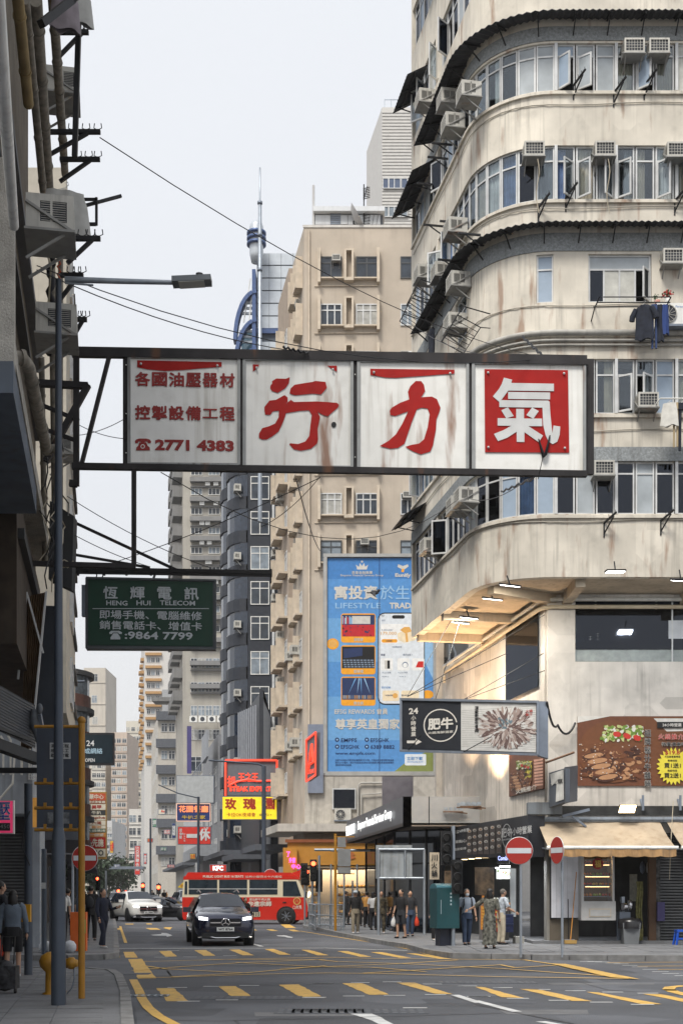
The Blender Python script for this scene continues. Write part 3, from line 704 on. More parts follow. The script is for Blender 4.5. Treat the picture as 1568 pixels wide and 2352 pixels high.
for i in range(24):
    a = random.uniform(0,6.28); q_ = Vector((.1*math.cos(a)*random.random()-.05, .1*math.sin(a)*random.random(), .15+random.uniform(0,.14))); m.ball(q_, .02, 5)
m.build('foliage', mat('leaf_green', ()), po2, local=True)
# laundry
def shirt(loc, rz, w, h, col, label, group=None, kind='shirt', sleeves=True, name='hanging_shirt'):
    m = M(); n = 10
    if kind == 'shirt': pr = [(0,.22),(.06,.4),(.14,.5),(.22,.46),(.5,.45),(1,.5)]
    else: pr = [(0,.35),(.1,.36),(.3,.42),(1,.5)]
    if kind == 'shirt' or kind == 'towel':
        for side in (1,-1):
            vs = []
            for t, hw in pr:
                for i in range(n+1):
                    u = -1+2*i/n; vs.append((u*hw*w, side*(.045+.02*math.sin(u*7+t*3))*(1-abs(u)**3), -t*h+.03*math.sin(u*5)*(t > .9)))
            m.add(vs, [(r_*(n+1)+i, r_*(n+1)+i+1, (r_+1)*(n+1)+i+1, (r_+1)*(n+1)+i) for r_ in range(len(pr)-1) for i in range(n)], 0, True)
        if sleeves and kind == 'shirt':
            for sx in (-1, 1): m.tube([(sx*w*.42,0,-.1*h), (sx*w*.62,0,-.3*h), (sx*w*.66,.01,-.42*h)], [.07*w/.45,.075*w/.45,.07*w/.45], 7)
    else:
        for sx in (-1, 1): m.tube([(sx*w*.2,0,0), (sx*w*.24,.02,-h*.45), (sx*w*.26,-.01,-h)], [w*.2,w*.17,w*.15], 8)
        m.box(-w*.4, w*.4, -.06, .06, -.18, .0)
    o = thing(name, label, 'laundry', loc, rz, group); m.build('cloth', mat(*col) if isinstance(col, tuple) else col, o, local=True)
    M().tube([(0,0,.12),(.04,0,.14),(.05,0,.1),(0,0,.05),(-w*.3,0,-.03),(0,0,.03),(w*.3,0,-.03)], .006, 5).build('hanger', WHITE, o, local=True)
    return o
NAVY = mat('navy_cotton', (.018,.022,.035), .9, var=.3, scale=9); DENIM = mat('blue_denim', (.035,.06,.15), .9, var=.35, scale=8); LTC = mat('white_cotton', (.62,.61,.57), .9, var=.12, scale=8)
rack = thing('drying_rack', 'black folding clothes rack under the wide flat window of the tenement', 'clothes rack', (6.9,36.4,17.5))
m = M(); 
for z, x0, x1 in ((.42,.25,2.1),(.2,0,2.0),(.3,.1,2.1)): m.tube([(x0,-.45-z*.5,z),(x1,-.45-z*.5,z)], .016, 5)
for x in (.05, 2.0): m.tube([(x,0,.05),(x,-.5,.2),(x+.1,-.65,.42),(x+.1,0,.42)], .018, 5)
m.build('rail', BLACK, rack, local=True)
for x, w_, h_, c, l, kd in ((8.28,.5,.95,NAVY,'black T-shirt hanging at the left of the clothes rack row','shirt'),(8.56,.2,1.2,DENIM,'blue jeans hanging between dark shirts on the rack','trousers'),(8.72,.22,1.0,NAVY,'dark folded garment with white piping on the rack','towel'),(8.86,.24,.8,mat('royal_blue_cotton', (.03,.06,.2), .9),'bright blue garment at the right end of the clothes rack','towel')):
    shirt((x,35.8,17.95-.22), random.uniform(-.4,.4), w_, h_, c, l, 'clothes drying on the front rack', kd)
for x, w_, h_, c, l, kd in ((8.95,.5,.62,LTC,'white towel hanging on the lower rack below the window air conditioner','towel'),(9.12,.18,1.2,mat('tan_cotton', (.4,.32,.2), .9),'long tan trousers hanging right of the white towel','trousers'),(9.3,.25,1.3,NAVY,'long black garment hanging at the picture\'s right edge, below the white towel','trousers')):
    shirt((x,35.7,15.0), random.uniform(-.4,.4), w_, h_, c, l, 'clothes drying on the lower front rack', kd)
m = M(); m.tube([(8.6,36.4,15.05),(8.7,35.7,15.13),(10.5,35.7,15.13)], .02, 6); m.build('drying_rail', WHITE, loc=(8.7,36.4,15.05), label='white laundry rail below the tenement window at the right edge', cat='clothes rail')
p = P(1008, 785, 41.2); shirt((p.x-.25,p.y,p.z+.35), rzs, .45, 1.0, NAVY, 'dark trousers hanging below an air conditioner on the tenement side', None, 'trousers', name='hanging_trousers')
# racks and opened frames sticking out of the side
def cage(x, y, Yd, w, h, d, label):
    p = P(x, y, Yd); o = thing('drying_rack', label, 'clothes rack', p, rzs, 'clothes racks on the tenement side'); m = M()
    m.tube([(0,0,.1),(0,-d*.8,.25),(0,-d,0),(w,-d,0),(w,-d*.8,.25),(w,0,.1)], .018, 5)
    for i in range(1, 6): m.tube([(w*i/6,-d,0),(w*i/6,-d*.3,-.3)], .01, 4)
    m.tube([(0,-d*.3,-.3),(w,-d*.3,-.3)], .014, 5); m.tube([(0,-d,0),(0,-d*.3,-.3),(0,0,-.3)], .014, 5); m.tube([(w,-d,0),(w,-d*.3,-.3),(w,0,-.3)], .014, 5); m.build('rail', BLACK, o, local=True)
cage(968, 742, 43.6, 1.4, .4, .75, 'black wire rack sticking out at the far end, in front of the tan block')
cage(985, 705, 42.5, 1.3, .4, .75, 'black wire rack above another one at the far end of the tenement side')
cage(1085, 790, 38.6, 1.8, .4, .95, 'wire laundry rack behind the top edge of the big sign')
# pole holders on the front and side
for i, (x, y, Yd) in enumerate(((1235,486,36.4),(1298,462,36.4),(1408,262-40,36.4),(1386,1210,36.4),(1516,1205,36.4),(1316,205,36.4),(1548,470,36.4),(1478,205,36.4))):
    p = P(x, y, Yd); o = thing('pole_bracket', ['rusty pole bracket on the curved wall, left of another','dark pole bracket in the middle of the curtained storey','dark pole bracket below the upper windows','pole bracket on the lowest cream parapet, the left one of two','pole bracket on the lowest cream parapet, the right one of two','short pole bracket beneath the window with a fan hole','ladder-like pole bracket at the right edge of the curtained storey','dark pole bracket right of the opened white casement'][i], 'bracket', p, 0, 'pole brackets on the tenement front')
    m = M(); m.bar((0,0,-.3), (0,0,.12), .04); m.bar((0,0,.1), (.25,-.45,.28), .045); m.bar((0,0,-.2), (.2,-.35,.2), .03)
    m.build('arm', BLACK, o, local=True)
    for k in range(3): M().tube([(.1+.07*k,-.2-.12*k,.2+.03*k),(.09+.07*k,-.2-.12*k,.29+.03*k)], .008, 4).build('hook', BLACK, o, local=True)
for i, (x, y) in enumerate(((1020,333),(1010,365),(985,425),(1000,520),(1040,512),(1085,540),(1035,600))):
    Y = 3000*10.5/(x+18-250); Y = min(Y, 44.9); p = Vector((X0(10.5,Y), Y, CY+(2048-y)/3000*Y))
    o = thing('pole_bracket', 'dark pole bracket sticking out of the tenement side', 'bracket', p, rzs, 'pole brackets on the tenement side')
    m = M(); m.bar((0,0,0), (0,-.65,.0), .05); m.bar((0,0,-.3), (0,-.45,-.02), .03); m.build('arm', BLACK, o, local=True)
    o['label'] = 'dark pole bracket on the tenement side, '+('lowest one','second lowest one')[6-i] if i > 4 else 'dark pole bracket on the tenement side, '+('topmost','second from the top','third from the top, beside a casement','near the longest stay wire','nearest the rusty tray')[i]
# floodlights under the soffit
LED = mat('led_panel', (1,1,.97), emis=6, var=0)
def flood(x, y, z, label, rz=0, e=18, tilt=.25, warm=(1,.93,.8)):
    k = (z-CY)/(2048-y)*3000; p = Vector(((x-784)/3000*k, k, z)); o = thing('floodlight', label, 'floodlight', p, rz, 'floodlights under the tenement soffit')
    m = M(); a = Vector((.26,0,0)); b = Vector((0,.17*math.cos(tilt),.17*math.sin(tilt))); h = Vector((0,-math.sin(tilt),math.cos(tilt)))
    m.obox(h*.03, a, b, h*.025); m.build('housing', BLACK, o, local=True)
    M().obox((0,0,0), a*.9, b*.9, h*.006).build('lens', LED, o, local=True)
    M().bar((0,0,.05),(0,.15,.32), .03).build('bracket', BLACK, o, local=True)
    l = bpy.data.lights.new('floodlight_lamp', 'AREA'); l.shape = 'RECTANGLE'; l.size = .45; l.size_y = .3; l.energy = e; l.color = warm
    lo = bpy.data.objects.new('floodlight_lamp', l); COL.objects.link(lo); lo.parent = o; lo.location = -h*.03; lo.rotation_euler = (tilt, 0, 0)
for i, (x, y) in enumerate(((1170,1346),(1130,1377),(1076,1420),(1056,1431))):
    flood(x, y, 10.2, ['lit floodlight nearest the corner under the warm soffit','second lit floodlight from the corner under the warm soffit','third lit floodlight from the corner, beside the farthest','farthest lit floodlight under the warm side soffit'][i], R(25), 60)
flood(1412, 1314, 10.25, 'lit white floodlight under the dark front soffit above the restaurant window', 0, 30, .1, (.9,.96,1)); flood(1562, 1333, 10.1, 'lit white floodlight under the front soffit at the picture\'s right edge', 0, 30, .3, (.9,.96,1))
# ---------------- posters and signs on the tenement's lower storeys ----------------
def food_dish(pl, m, cx, cy, rx, ry, seed, kind):
    "overlapping slices and greens on a dish, as flat print (pixels on plane pl)"
    rn = random.Random(seed)
    def ell(x, y, a, b, mi, off, rot=0, n=14, jag=0):
        pts = []
        for k in range(n):
            t = -2*math.pi*k/n; q_ = 1+rn.uniform(-jag, jag); u, v = a*math.cos(t)*q_, b*math.sin(t)*q_
            pts.append((x+u*math.cos(rot)-v*math.sin(rot), y+u*math.sin(rot)+v*math.cos(rot)))
        pl.poly(m, pts, mi, off+.016)
    if kind == 'beef':
        ell(cx, cy, rx, ry, 1, .008, 0, 28); o_ = .0085
        for i in range(520):
            t = rn.uniform(0, 6.28); d_ = rn.uniform(.02, .9)**.6; o_ += .00002
            ell(cx+rx*d_*math.cos(t), cy+ry*d_*math.sin(t), rx*.14, ry*.055, rn.choice((2,3,4,3,1)), o_, t+rn.uniform(-.3,.3), 7, .3)
        for i in range(14): o_ += .0001; ell(cx-rx*.1+rn.uniform(-.2,.25)*rx, cy-ry*.25+rn.uniform(-.25,.25)*ry, rx*.05, ry*.06, 5, o_, rn.uniform(0,3), 6, .4)
    else:
        for i in range(160): ell(cx+rn.uniform(-.95,.95)*rx, cy+rn.uniform(-.3,.9)*ry, rx*.02, ry*.015, rn.choice((1,6,6,4)), .0285+i*.00002, 0, 5)
        o_ = .008; ell(cx, cy, rx, ry, 4, o_, 0, 24)
        for i in range(170):
            o_ += .0001; ell(cx+rn.uniform(-.9,.7)*rx, cy+rn.uniform(-.1,.85)*ry, rx*.10, ry*.06, rn.choice((2,3,3,4,6,0,2)), o_, rn.uniform(-.7,.7), 9, .2)
        for i in range(5): o_ += .0002; ell(cx-rx*.55+i*rx*.1, cy+ry*.15+i*ry*.17, rx*.33, ry*.13, 2 if i % 2 else 3, o_, -.15, 14, .04); o_ += .0002; ell(cx-rx*.55+i*rx*.1, cy+ry*.13+i*ry*.17, rx*.28, ry*.08, 6, o_, -.15, 14, .04)
        for i in range(110): o_ += .00006; ell(cx+rn.uniform(-.35,.8)*rx, cy-ry*.55+rn.uniform(-.25,.2)*ry, rx*.06, ry*.05, rn.choice((5,5,7,7,1)), o_, rn.uniform(0,3), 7, .3)
        for i in range(3): o_ += .0002; ell(cx+rx*(.1+.28*i), cy-ry*(.55-.06*i), rx*.12, ry*.09, 8, o_, .3, 10, .1)
PR = lambda n, c, e=0: mat('print_'+n, c, .45, var=.1, scale=6, emis=e)
FP = PL((6.13,38.86),(14,38.86))
DISH = [PR('brown', (.13,.045,.02)), PR('white', (.6,.58,.54)), PR('meat_brown', (.13,.045,.02)), PR('meat_dark', (.055,.02,.012)), PR('sauce', (.14,.05,.018)), PR('green', (.13,.22,.03)), PR('tripe', (.38,.2,.1)), PR('pale_green', (.42,.45,.18)), PR('chilli', (.45,.03,.02))]
fb = thing('food_billboard', 'large hotpot poster with beef offal, greens and yellow price burst on the front wall', 'billboard', (8.2,38.9,4.8))
FP.box(M(), 1325, 1720, 1645, 1805, .002, .03).build('panel', PR('brown', ()), fb)
m = M(); FP.poly(m, [(1325,1660),(1400,1645),(1325,1645)][::-1], 1, .006); FP.poly(m, [(1440,1645),(1720,1645),(1720,1805),(1500,1805),(1470,1700)][::-1], 4, .0055)
FP.poly(m, [(1500,1650),(1720,1650),(1720,1675),(1530,1680)][::-1], 1, .007)
food_dish(FP, m, 1408, 1726, 82, 72, 3, 'pot')
FP.poly(m, [(1326,1700),(1380,1690),(1350,1750),(1326,1755)][::-1], 4, .009)
m.build('print', DISH, fb)
m = M(); FP.rect(m, 1508, 1568, 1658, 1672, 1, .044); FP.text(m, '24小時營業', 1542, 1665, 44, 8, .02, 2, .05)
for i, ch in enumerate('招牌秘汁牛雜鍋'): FP.text(m, ch, 1486, 1684+i*19.3, 15, 17, .07, 2, .044); FP.text(m, ch, 1486, 1684+i*19.3, 14, 16, .02, 1, .05)
for i, ch in enumerate('火鍋推介'): FP.text(m, ch, 1517+i*15, 1692, 13.5, 14, .07, 2, .044); FP.text(m, ch, 1517+i*15, 1692, 13, 13.5, .015, 3, .05)
FP.text(m, '特價(青島啤酒)', 1552, 1710, 68, 11, .07, 2, .044); FP.text(m, '特價(青島啤酒)', 1552, 1710, 67, 10.5, .015, 1, .05)
st = []
for k in range(48):
    t = -2*math.pi*k/48; r_ = 1 if k % 2 else .8; st.append((1545+39*r_*math.cos(t), 1760+44*r_*math.sin(t)))
FP.poly(m, st, 4, .042)
for tx, y, w_, h_, c in (('$19.8',1729,34,11,5),('大支裝青島啤酒',1738,36,5,1),('宵夜時段',1747,22,5,1),('買1送1',1758,38,12,1),('晚飯時段',1770,22,5,1),('買2送1',1781,38,12,1)): FP.text(m, tx, 1543, y, w_, h_, .02, c, .05)
m.build('lettering', [PR('black', (.01,.01,.012)), PR('black', ()), PR('white', ()), PR('chilli', ()), PR('yellow', (.65,.55,.05)), PR('price_red', (.35,.03,.02))], fb)
SP = PL((X0(13.0,50.8),50.8),(X0(13.0,38.9),38.9))
sb = thing('food_billboard', 'small warm-lit hotpot poster on the side wall behind the black sign', 'billboard', SP(1208,1800))
SP.poly(M(), [(1168,1830),(1247,1812),(1247,1739),(1168,1725)], 0, .002, .044).build('panel', PR('brown', ()), sb)
m = M(); food_dish(SP, m, 1195, 1780, 26, 40, 5, 'pot'); SP.poly(m, [(1222,1815),(1247,1811),(1247,1739),(1222,1735)], 4, .03); m.build('print', DISH, sb)
m = M(); 
for i in range(9): SP.poly(m, [(1224+i*.5,1745+i*7),(1246,1742+i*7.2),(1246,1746+i*7.2),(1226,1750+i*7)][::-1], 0, .034)
SP.poly(m, [(1203,1750),(1221,1748),(1219,1785),(1205,1788)][::-1], 2, .034)
for i, tx in enumerate(('$19.8','買1送1','買2送1')): SP.text(m, tx, 1212, 1756+i*11, 13, 8, .02, 3, .05)
SP.text(m, '火鍋推介', 1207, 1813, 30, 12, .03, 1, .05)
m.build('lettering', [PR('meat_pale', (.55,.3,.22)), PR('white', ()), PR('yellow', ()), PR('black', ())], sb)
# hanging black and white box sign
BP = PL((P(918,1600,39.4).x, 39.4), (P(1236,1600,37.5).x, 37.5))
bs = thing('box_sign', 'long black and white hanging box sign with a plate of sliced beef', 'sign', BP(1080,1730))
BP.poly(M(), [(918,1724),(1236,1733),(1236,1611),(918,1605)], 0, 0, .35).build('box', mat('sign_box_steel', (.12,.135,.16), .5, .5, streak=.3), bs)
m = M()
for a, b in (((918,1724),(1236,1733)),((918,1606),(1236,1612))): m.bar(BP(*a, .03), BP(*b, .03), .07)
for x, y0, y1 in ((920,1605,1724),(1234,1612,1733)): m.bar(BP(x, y0, .03), BP(x, y1, .03), .07)
m.prism([BP(1236,1735,.02), BP(1236,1611,.02), BP(1258,1611,-.2), BP(1258,1742,-.2)], Vector((.0,.3,0)))
m.build('frame', STEEL, bs)
m = M(); BP.poly(m, [(924,1719),(1058,1723),(1058,1613),(924,1610)], 0, .02); BP.poly(m, [(1058,1723),(1230,1728),(1230,1616),(1058,1613)], 1, .02)
for i in range(26): BP.poly(m, [(1060,1620+i*4.1),(1229,1606+i*5),(1229,1606.6+i*5),(1060,1620.6+i*4.1)][::-1], 7, .021) if 1606+i*5 > 1618 and 1606+i*5 < 1726 else None
food_dish(BP, m, 1163, 1672, 66, 46, 9, 'beef')
m.build('face', [PR('charcoal', (.018,.021,.028)), PR('paper_grey', (.5,.5,.49)), PR('beef_a', (.28,.22,.2)), PR('beef_b', (.12,.08,.075)), PR('beef_c', (.42,.37,.35)), PR('garnish', (.12,.17,.2)), PR('white', ()), PR('mat_line', (.2,.2,.19))], bs)
m = M(); BP.text(m, '24', 949, 1633, 21, 14, .03)
for i, ch in enumerate('小時營業'): BP.text(m, ch, 949, 1649+i*12.4, 11, 11, .03)
BP.poly(m, [(934,1701),(954,1701),(954,1696),(968,1704),(954,1711),(954,1707),(934,1707)][::-1], 0, .026)
ring = lambda r_, k: (1011+r_*math.cos(k*math.pi/16), 1666+r_*.97*math.sin(k*math.pi/16))
for k in range(31): BP.poly(m, [ring(39,k),ring(39,k+1),ring(36.4,k+1),ring(36.4,k)][::-1], 0, .026)
BP.text(m, '肥牛', 1011, 1662, 56, 27, .06); BP.text(m, '火鍋海鮮酒家', 1011, 1682, 56, 6, .03)
for i, ch in enumerate('頂級新鮮牛脊肉'): BP.text(m, ch, 1094, 1626+i*8.6, 8, 8, .04, 1)
for c_ in range(5): BP.text(m, '牛肉鮮味湯底新鮮火鍋配料', 1070+c_*4.2, 1668, 2.2, 82, 0, 1) if 0 else None
for i, ch in enumerate(('火鍋','推介')): BP.text(m, ch, 1214, 1633+i*8, 15, 7, .02, 2)
m.build('lettering', [PR('white', ()), PR('black', ()), PR('price_red', ())], bs)
def wire(pts, r, label, sag=0, mt=None, name='cable', cat='cable', n=10, group=None):
    out = []
    for a, b in zip(pts[:-1], pts[1:]):
        a, b = Vector(a), Vector(b)
        for i in range(n): t = i/n; out.append(a.lerp(b, t)-UP*sag*4*t*(1-t))
    out.append(Vector(pts[-1]))
    return M().tube(out, r, 5).build(name, mt or BLACK, loc=out[0], label=label, cat=cat, group=group)
for i, (x0, y0, x1, y1, Yw) in enumerate(((935,1600,1035,1425,41.5),(935,1600,1165,1500,40),(1000,1605,1055,1428,41.5),(1062,1608,1248,1500,39),(1062,1608,1250,1540,39),(935,1600,1250,1412,39))):
    wire([BP(x0,y0), P(x1,y1,Yw)], .011, 'thin stay cable from the black and white box sign up to the tenement', name='stay_cable', group='stay cables of the box sign')
for x, y, x2, y2, l in ((968,1688,936,1724,'left'),(1128,1692,1062,1728,'middle')):
    wire([BP(x,y,.25), BP(x2,y2,.05)], .014, 'short dark clamp rod in front of the box sign, '+('on its arrow' if l == 'left' else 'below the beef plate'), name='clamp_rod', cat='rod')
# torn empty box sign below
TP = PL((P(1258,1800,38.2).x, 38.2), (P(1312,1800,37.2).x, 37.2))
ts = thing('torn_box_sign', 'broken small box sign with its torn white face hanging', 'sign', TP(1290,1845))
TP.poly(M(), [(1260,1855),(1296,1842),(1296,1765),(1260,1775)], 0, 0, .18).build('box', mat('sign_box_steel', ()), ts)
m = M(); TP.poly(m, [(1263,1800),(1275,1790),(1293,1768),(1294,1836),(1275,1842),(1277,1800)], 0, .02); TP.poly(m, [(1262,1778),(1293,1768),(1284,1788),(1266,1805)][::-1], 0, .03); TP.text(m, '草', 1285, 1795, 9, 12, .02, 1, .03)
m.build('torn_face', [mat('torn_plastic', (.55,.55,.53), .6, var=.2, streak=.5, sscale=2), PR('black', ())], ts)
m = M(); m.prism([TP(1296,1845,.02), TP(1296,1762,.02), P(1326,1758,38.2), P(1325,1840,38.2)], (0,.1,0)); m.build('frame', mat('sign_box_steel', ()), ts)
wire([P(1252,1752,38), P(1318,1728,37.6)], .035, 'rusty support bar above the torn box sign', mt=mat('rusty_iron', (.14,.08,.05), .8, rust=.9), name='support_bar', cat='bar')
wire([P(1255,1612,37.5), P(1280,1665,38.5), P(1320,1660,38.8)], .035, 'thick black cable looping from the box sign to the wall', .3)
# ---------------- buildings beyond ----------------
PANE = mat('far_pane', (.035,.045,.06), .15, var=.5, scale=1.1, spec=.6); PANEL_ = mat('far_pane_light', (.22,.26,.3), .25, var=.4, scale=1.5)
PANW = mat('far_curtained_pane', (.36,.36,.34), .5, var=.3, scale=3)
def swin(parent, pos, rz, w, h, n=2, tr=.3, frame=None, dark=None, name='window'):
    frame = frame or ALU; pm = dark or random.choice((PANE, PANE, PANEL_, PANW)); w, h = round(w,1), round(h,1)
    def mk():
        m = M(); t = min(.07, w*.09)
        m.box(-w/2, w/2, -.05, .02, 0, t); m.box(-w/2, w/2, -.05, .02, h-t, h); m.box(-w/2, -w/2+t, -.05, .02, t, h-t); m.box(w/2-t, w/2, -.05, .02, t, h-t)
        if tr: m.box(-w/2+t, w/2-t, -.04, .02, h*(1-tr)-t/2, h*(1-tr)+t/2)
        for i in range(1, n): x = -w/2+w*i/n; m.box(x-t/2, x+t/2, -.038, .02, t, h-t)
        m.add([(-w/2+t,-.01,t),(w/2-t,-.01,t),(w/2-t,-.01,h-t),(-w/2+t,-.01,h-t)], [(0,1,2,3)], 1)
        return meshof(m, name, [frame, pm])
    o = link(name, wmesh(('s', w, h, n, tr, frame.name, pm.name), mk), parent, Vector(pos)-Vector(parent.location), local=True); o.rotation_euler = (0,0,rz)
    return o
def block(name, label, t, Y0_, Y1_, ztop, m_, Xr=None, W=None, z0=0, cat='building'):
    "building with a face across the view at Y0 and a side along the street at offset t (t < 0: west side)"
    a = X0(t, Y0_); b = X0(t, Y1_); Xr = Xr if Xr is not None else a+W
    root = thing(name, label, cat, ((a+Xr)/2, Y0_, 0))
    pts = [(a,Y0_,z0),(Xr,Y0_,z0),(Xr+(b-a)*0,Y1_,z0),(b,Y1_,z0)]
    m = M().prism(pts if Xr > a else pts[::-1], (0,0,ztop-z0)); w_ = m.build('wall', m_, root)
    return root
RZE = rzn(Vector((-.9845,-.1752))); RZW = rzn(Vector((.9845,.1752)))
def fpos(x, y, Yf): return P(x, y, Yf)
# tan block
TAN = mat('tan_render', (.46,.40,.33), .85, var=.14, scale=.6, streak=.35, sscale=.6, dirt=(.16,.12,.1), bump=.15); TANL = mat('pale_tan_trim', (.58,.50,.40), .8, streak=.4)
YT = 78.0; tb = block('tan_block', 'tan apartment block with paired dark windows in raised cream surrounds', 11.65, YT, 82.6, 41.35, TAN, Xr=9)
DF = mat('dark_window_frame', (.06,.065,.07), .5); ZT = lambda y: CY+(2048-y)*YT/3000
XT = lambda x: (x-784)*YT/3000
for k in range(7):
    yb = 640+108.6*k
    for x in (760, 842, 944):
        w_ = 1.28 if x < 900 else 1.5
        if x == 944 and k > 6: continue
        swin(tb, (XT(x), YT-.02, ZT(yb)), 0, 1.3, 1.32, 3 if k % 2 else 2, .3, DF if k in (0,3,6) else ALU)
    m = M()
    for x in (733, 868): m.box(XT(x)-.08, XT(x)+.08, YT-.42, YT, ZT(yb+14), ZT(yb-64))
    m.build('surround', TANL, tb)
    m = M(); m.box(XT(790), XT(795), YT-.4, YT, ZT(yb+10), ZT(yb-62)); m.box(XT(807), XT(812), YT-.4, YT, ZT(yb+10), ZT(yb-62)); m.box(XT(795), XT(807), YT-.4, YT, ZT(yb-58), ZT(yb-62)); m.box(XT(795), XT(807), YT-.4, YT, ZT(yb+10), ZT(yb+4))
    m.build('surround', TANL, tb)
    M().box(XT(735), XT(868), YT-.3, YT, ZT(yb+4), ZT(yb+1)).build('sill', TANL, tb)
    M().tube([(XT(722),YT-.05,ZT(yb+18)),(XT(868),YT-.05,ZT(yb+17))], .03, 5).build('pipe', TANL, tb)
    for Y in (79.2, 81.4):
        a = Vector((X0(11.65,Y), Y, ZT(yb))); swin(tb, a, RZE, .9, 1.3, 2)
        m = M(); m.obox(a+U*.6+UP*.65+NS*.2, U*.04, NS*.22, UP*.95); m.obox(a-U*.6+UP*.65+NS*.2, U*.04, NS*.22, UP*.95); m.obox(a-UP*.12+NS*.2, U*.6, NS*.22, UP*.06)
        m.build('surround', TANL, tb)
for k in range(7, 11):
    for Y in (79.2, 81.4):
        a = Vector((X0(11.65,Y), Y, ZT(640+108.6*k))); swin(tb, a, RZE, .9, 1.3, 2); m = M(); m.obox(a+U*.6+UP*.65+NS*.2, U*.04, NS*.22, UP*.95); m.obox(a-UP*.12+NS*.2, U*.6, NS*.22, UP*.06); m.build('surround', TANL, tb)
        if (k+int(Y)) % 2: put_ac(ACS, a+U*.9+UP*.5, RZE, 'air conditioner %s on the lower street side of the tan block' % ORD[10-k], 'air conditioners on the tan block', 1.5)
m = M(); m.tube([(XT(710),YT-.08,ZT(1850)),(XT(710),YT-.08,ZT(530))], .06, 6); m.build('drainpipe', TANL, tb)
m = M(); m.prism([(X0(11.6,YT)-.03,YT-.05,41.3),(9,YT-.05,41.3),(9,YT+.25,41.3),(X0(11.6,YT)+.2,YT+.25,41.3)], (0,0,.15)); m.build('parapet_coping', mat('pale_coping', (.55,.53,.5)), tb)
for k, (x, y) in enumerate(((772,594),(672+16,652),(692,655),(928,815),(745+92,1243),(934,1136))):
    p = P(x, y+10, YT); put_ac(ACS, (p.x,YT-.02 if x > 705 else 80.5,p.z), 0 if x > 705 else RZE, ['small air conditioner beside the top left window of the tan block','air conditioner on the tan block side, highest of two','air conditioner on the tan block side, lower of two','air conditioner of the tan block just above the big sign','white air conditioner on the tan block above the blue billboard','air conditioner at the right window of the tan block'][k], 'air conditioners on the tan block')
    if x > 705 and k: pass
# rooftop structures of the tan block
rt = thing('rooftop_cabin', 'white panelled rooftop cabin with a louvred vent on the tan block', 'rooftop cabin', (XT(800),79,41.4))
WPN = mat('white_cladding', (.62,.64,.66), .4, var=.06, streak=.2)
M().box(XT(722), XT(880), 79, 82, 41.4, ZT(475)).build('wall', mat('cabin_backing', (.12,.13,.15)), rt)
pm_ = None
for i in range(4):
    for j in range(2):
        x0, x1 = XT(723+i*38), XT(723+i*38+37); z0, z1 = (41.45, ZT(497)) if j == 0 else (ZT(496), ZT(475))
        if i == 1 and j == 0: continue
        M().box(x0, x1, 78.94, 79.0, z0, z1).build('panel', WPN, rt)
m = M(); 
for i in range(12): m.box(XT(758), XT(782), 78.9, 78.97, 41.55+i*.11, 41.62+i*.11)
m.build('louvre', STEEL, rt)
m = M(); m.prism([(XT(718),78.6,ZT(472)),(XT(884),78.6,ZT(472)),(XT(884),82,ZT(472)),(XT(735),82,ZT(472))], (0,0,.28)); m.build('roof', WPN, rt)
M().box(XT(880), XT(960), 79.5, 82, 41.4, ZT(505)).build('plant_room', mat('tan_render', ()), rt)
ant = thing('rooftop_antenna', 'tilted satellite dish and aerial frame on the tan block roof', 'antenna', (XT(810),78.4,41.4))
M().lathe((XT(812),78.4,ZT(496)), [(0,.0),(.5,.1),(.85,.35)], 16, ax=(.8,-.2,.45)).build('dish', mat('dish_white', (.5,.5,.5)), ant)
m = M(); m.bar((XT(812),78.5,41.4),(XT(812),78.5,ZT(498)),.1); m.bar((XT(800),78.5,41.4),(XT(816),78.5,ZT(505)),.06); m.bar((XT(798),78.5,ZT(508)),(XT(825),78.5,ZT(508)),.06); m.build('stand', BLACK, ant)
ant = thing('rooftop_antenna', 'tall thin aerial mast with cross rods on the tan block roof', 'antenna', (XT(836),79,41.4))
m = M(); m.bar((XT(836),78.9,41.4),(XT(836),78.9,ZT(405)),.07)
for i in range(7): m.bar((XT(836)-.05,78.85,ZT(440-i*4)),(XT(846)+.1,78.85,ZT(436-i*4)),.04)
m.bar((XT(837),78.85,ZT(436)),(XT(844),78.85,ZT(410)),.05)
for i in range(5): m.bar((XT(836)+i*.25,78.8,ZT(500)),(XT(840)+i*.25,78.8,ZT(478)),.03)
for i in range(4): m.bar((XT(834),78.8,ZT(500-i*7)),(XT(850),78.8,ZT(498-i*7)),.03)
m.build('aerial', BLACK, ant)
wire([(XT(719),79,41.3),(XT(719),79,ZT(405))], .08, 'slim white and black pole at the left end of the tan block roof', mt=mat('pole_white', (.5,.5,.5)), name='roof_pole', cat='pole')
# its taller neighbour behind and the second tan block
t2 = block('tan_rear_block', 'brownish apartment block wing behind the tan block, seen edge on', 11.85, 86, 91.5, 42.7, mat('brown_render', (.36,.29,.23), .85, streak=.5, sscale=.5), Xr=3)
for k in range(11):
    for j, Y in enumerate((87.3,90.0)):
        a = Vector((X0(11.85,Y), Y, 8.2+k*2.95)); swin(t2, a, RZE, 1.0, 1.4, 2)
        if True:
            m = M(); m.obox(a+U*.8+UP*.7+NS*.3, U*.06, NS*.3, UP*1.0); m.obox(a-UP*.15+NS*.3, U*.8, NS*.3, UP*.07); m.build('surround', TANL, t2)
for k in range(9):
    Y = random.choice((88.6,88.8,91.2)); p = Vector((X0(11.85,Y), Y, 9.5+k*3.1)); o = put_ac(ACS, p, RZE, 'air conditioner %s on the brownish wing above the street' % ORD[k], 'air conditioners on the brownish wing', 1.4)
wt = block('ribbed_tower', 'pale ribbed high-rise behind the tan block with a band of blue windows', 20.9, 100, 106, 61.7, mat('ribbed_cladding', (.55,.54,.52), .6, var=.06), Xr=16)
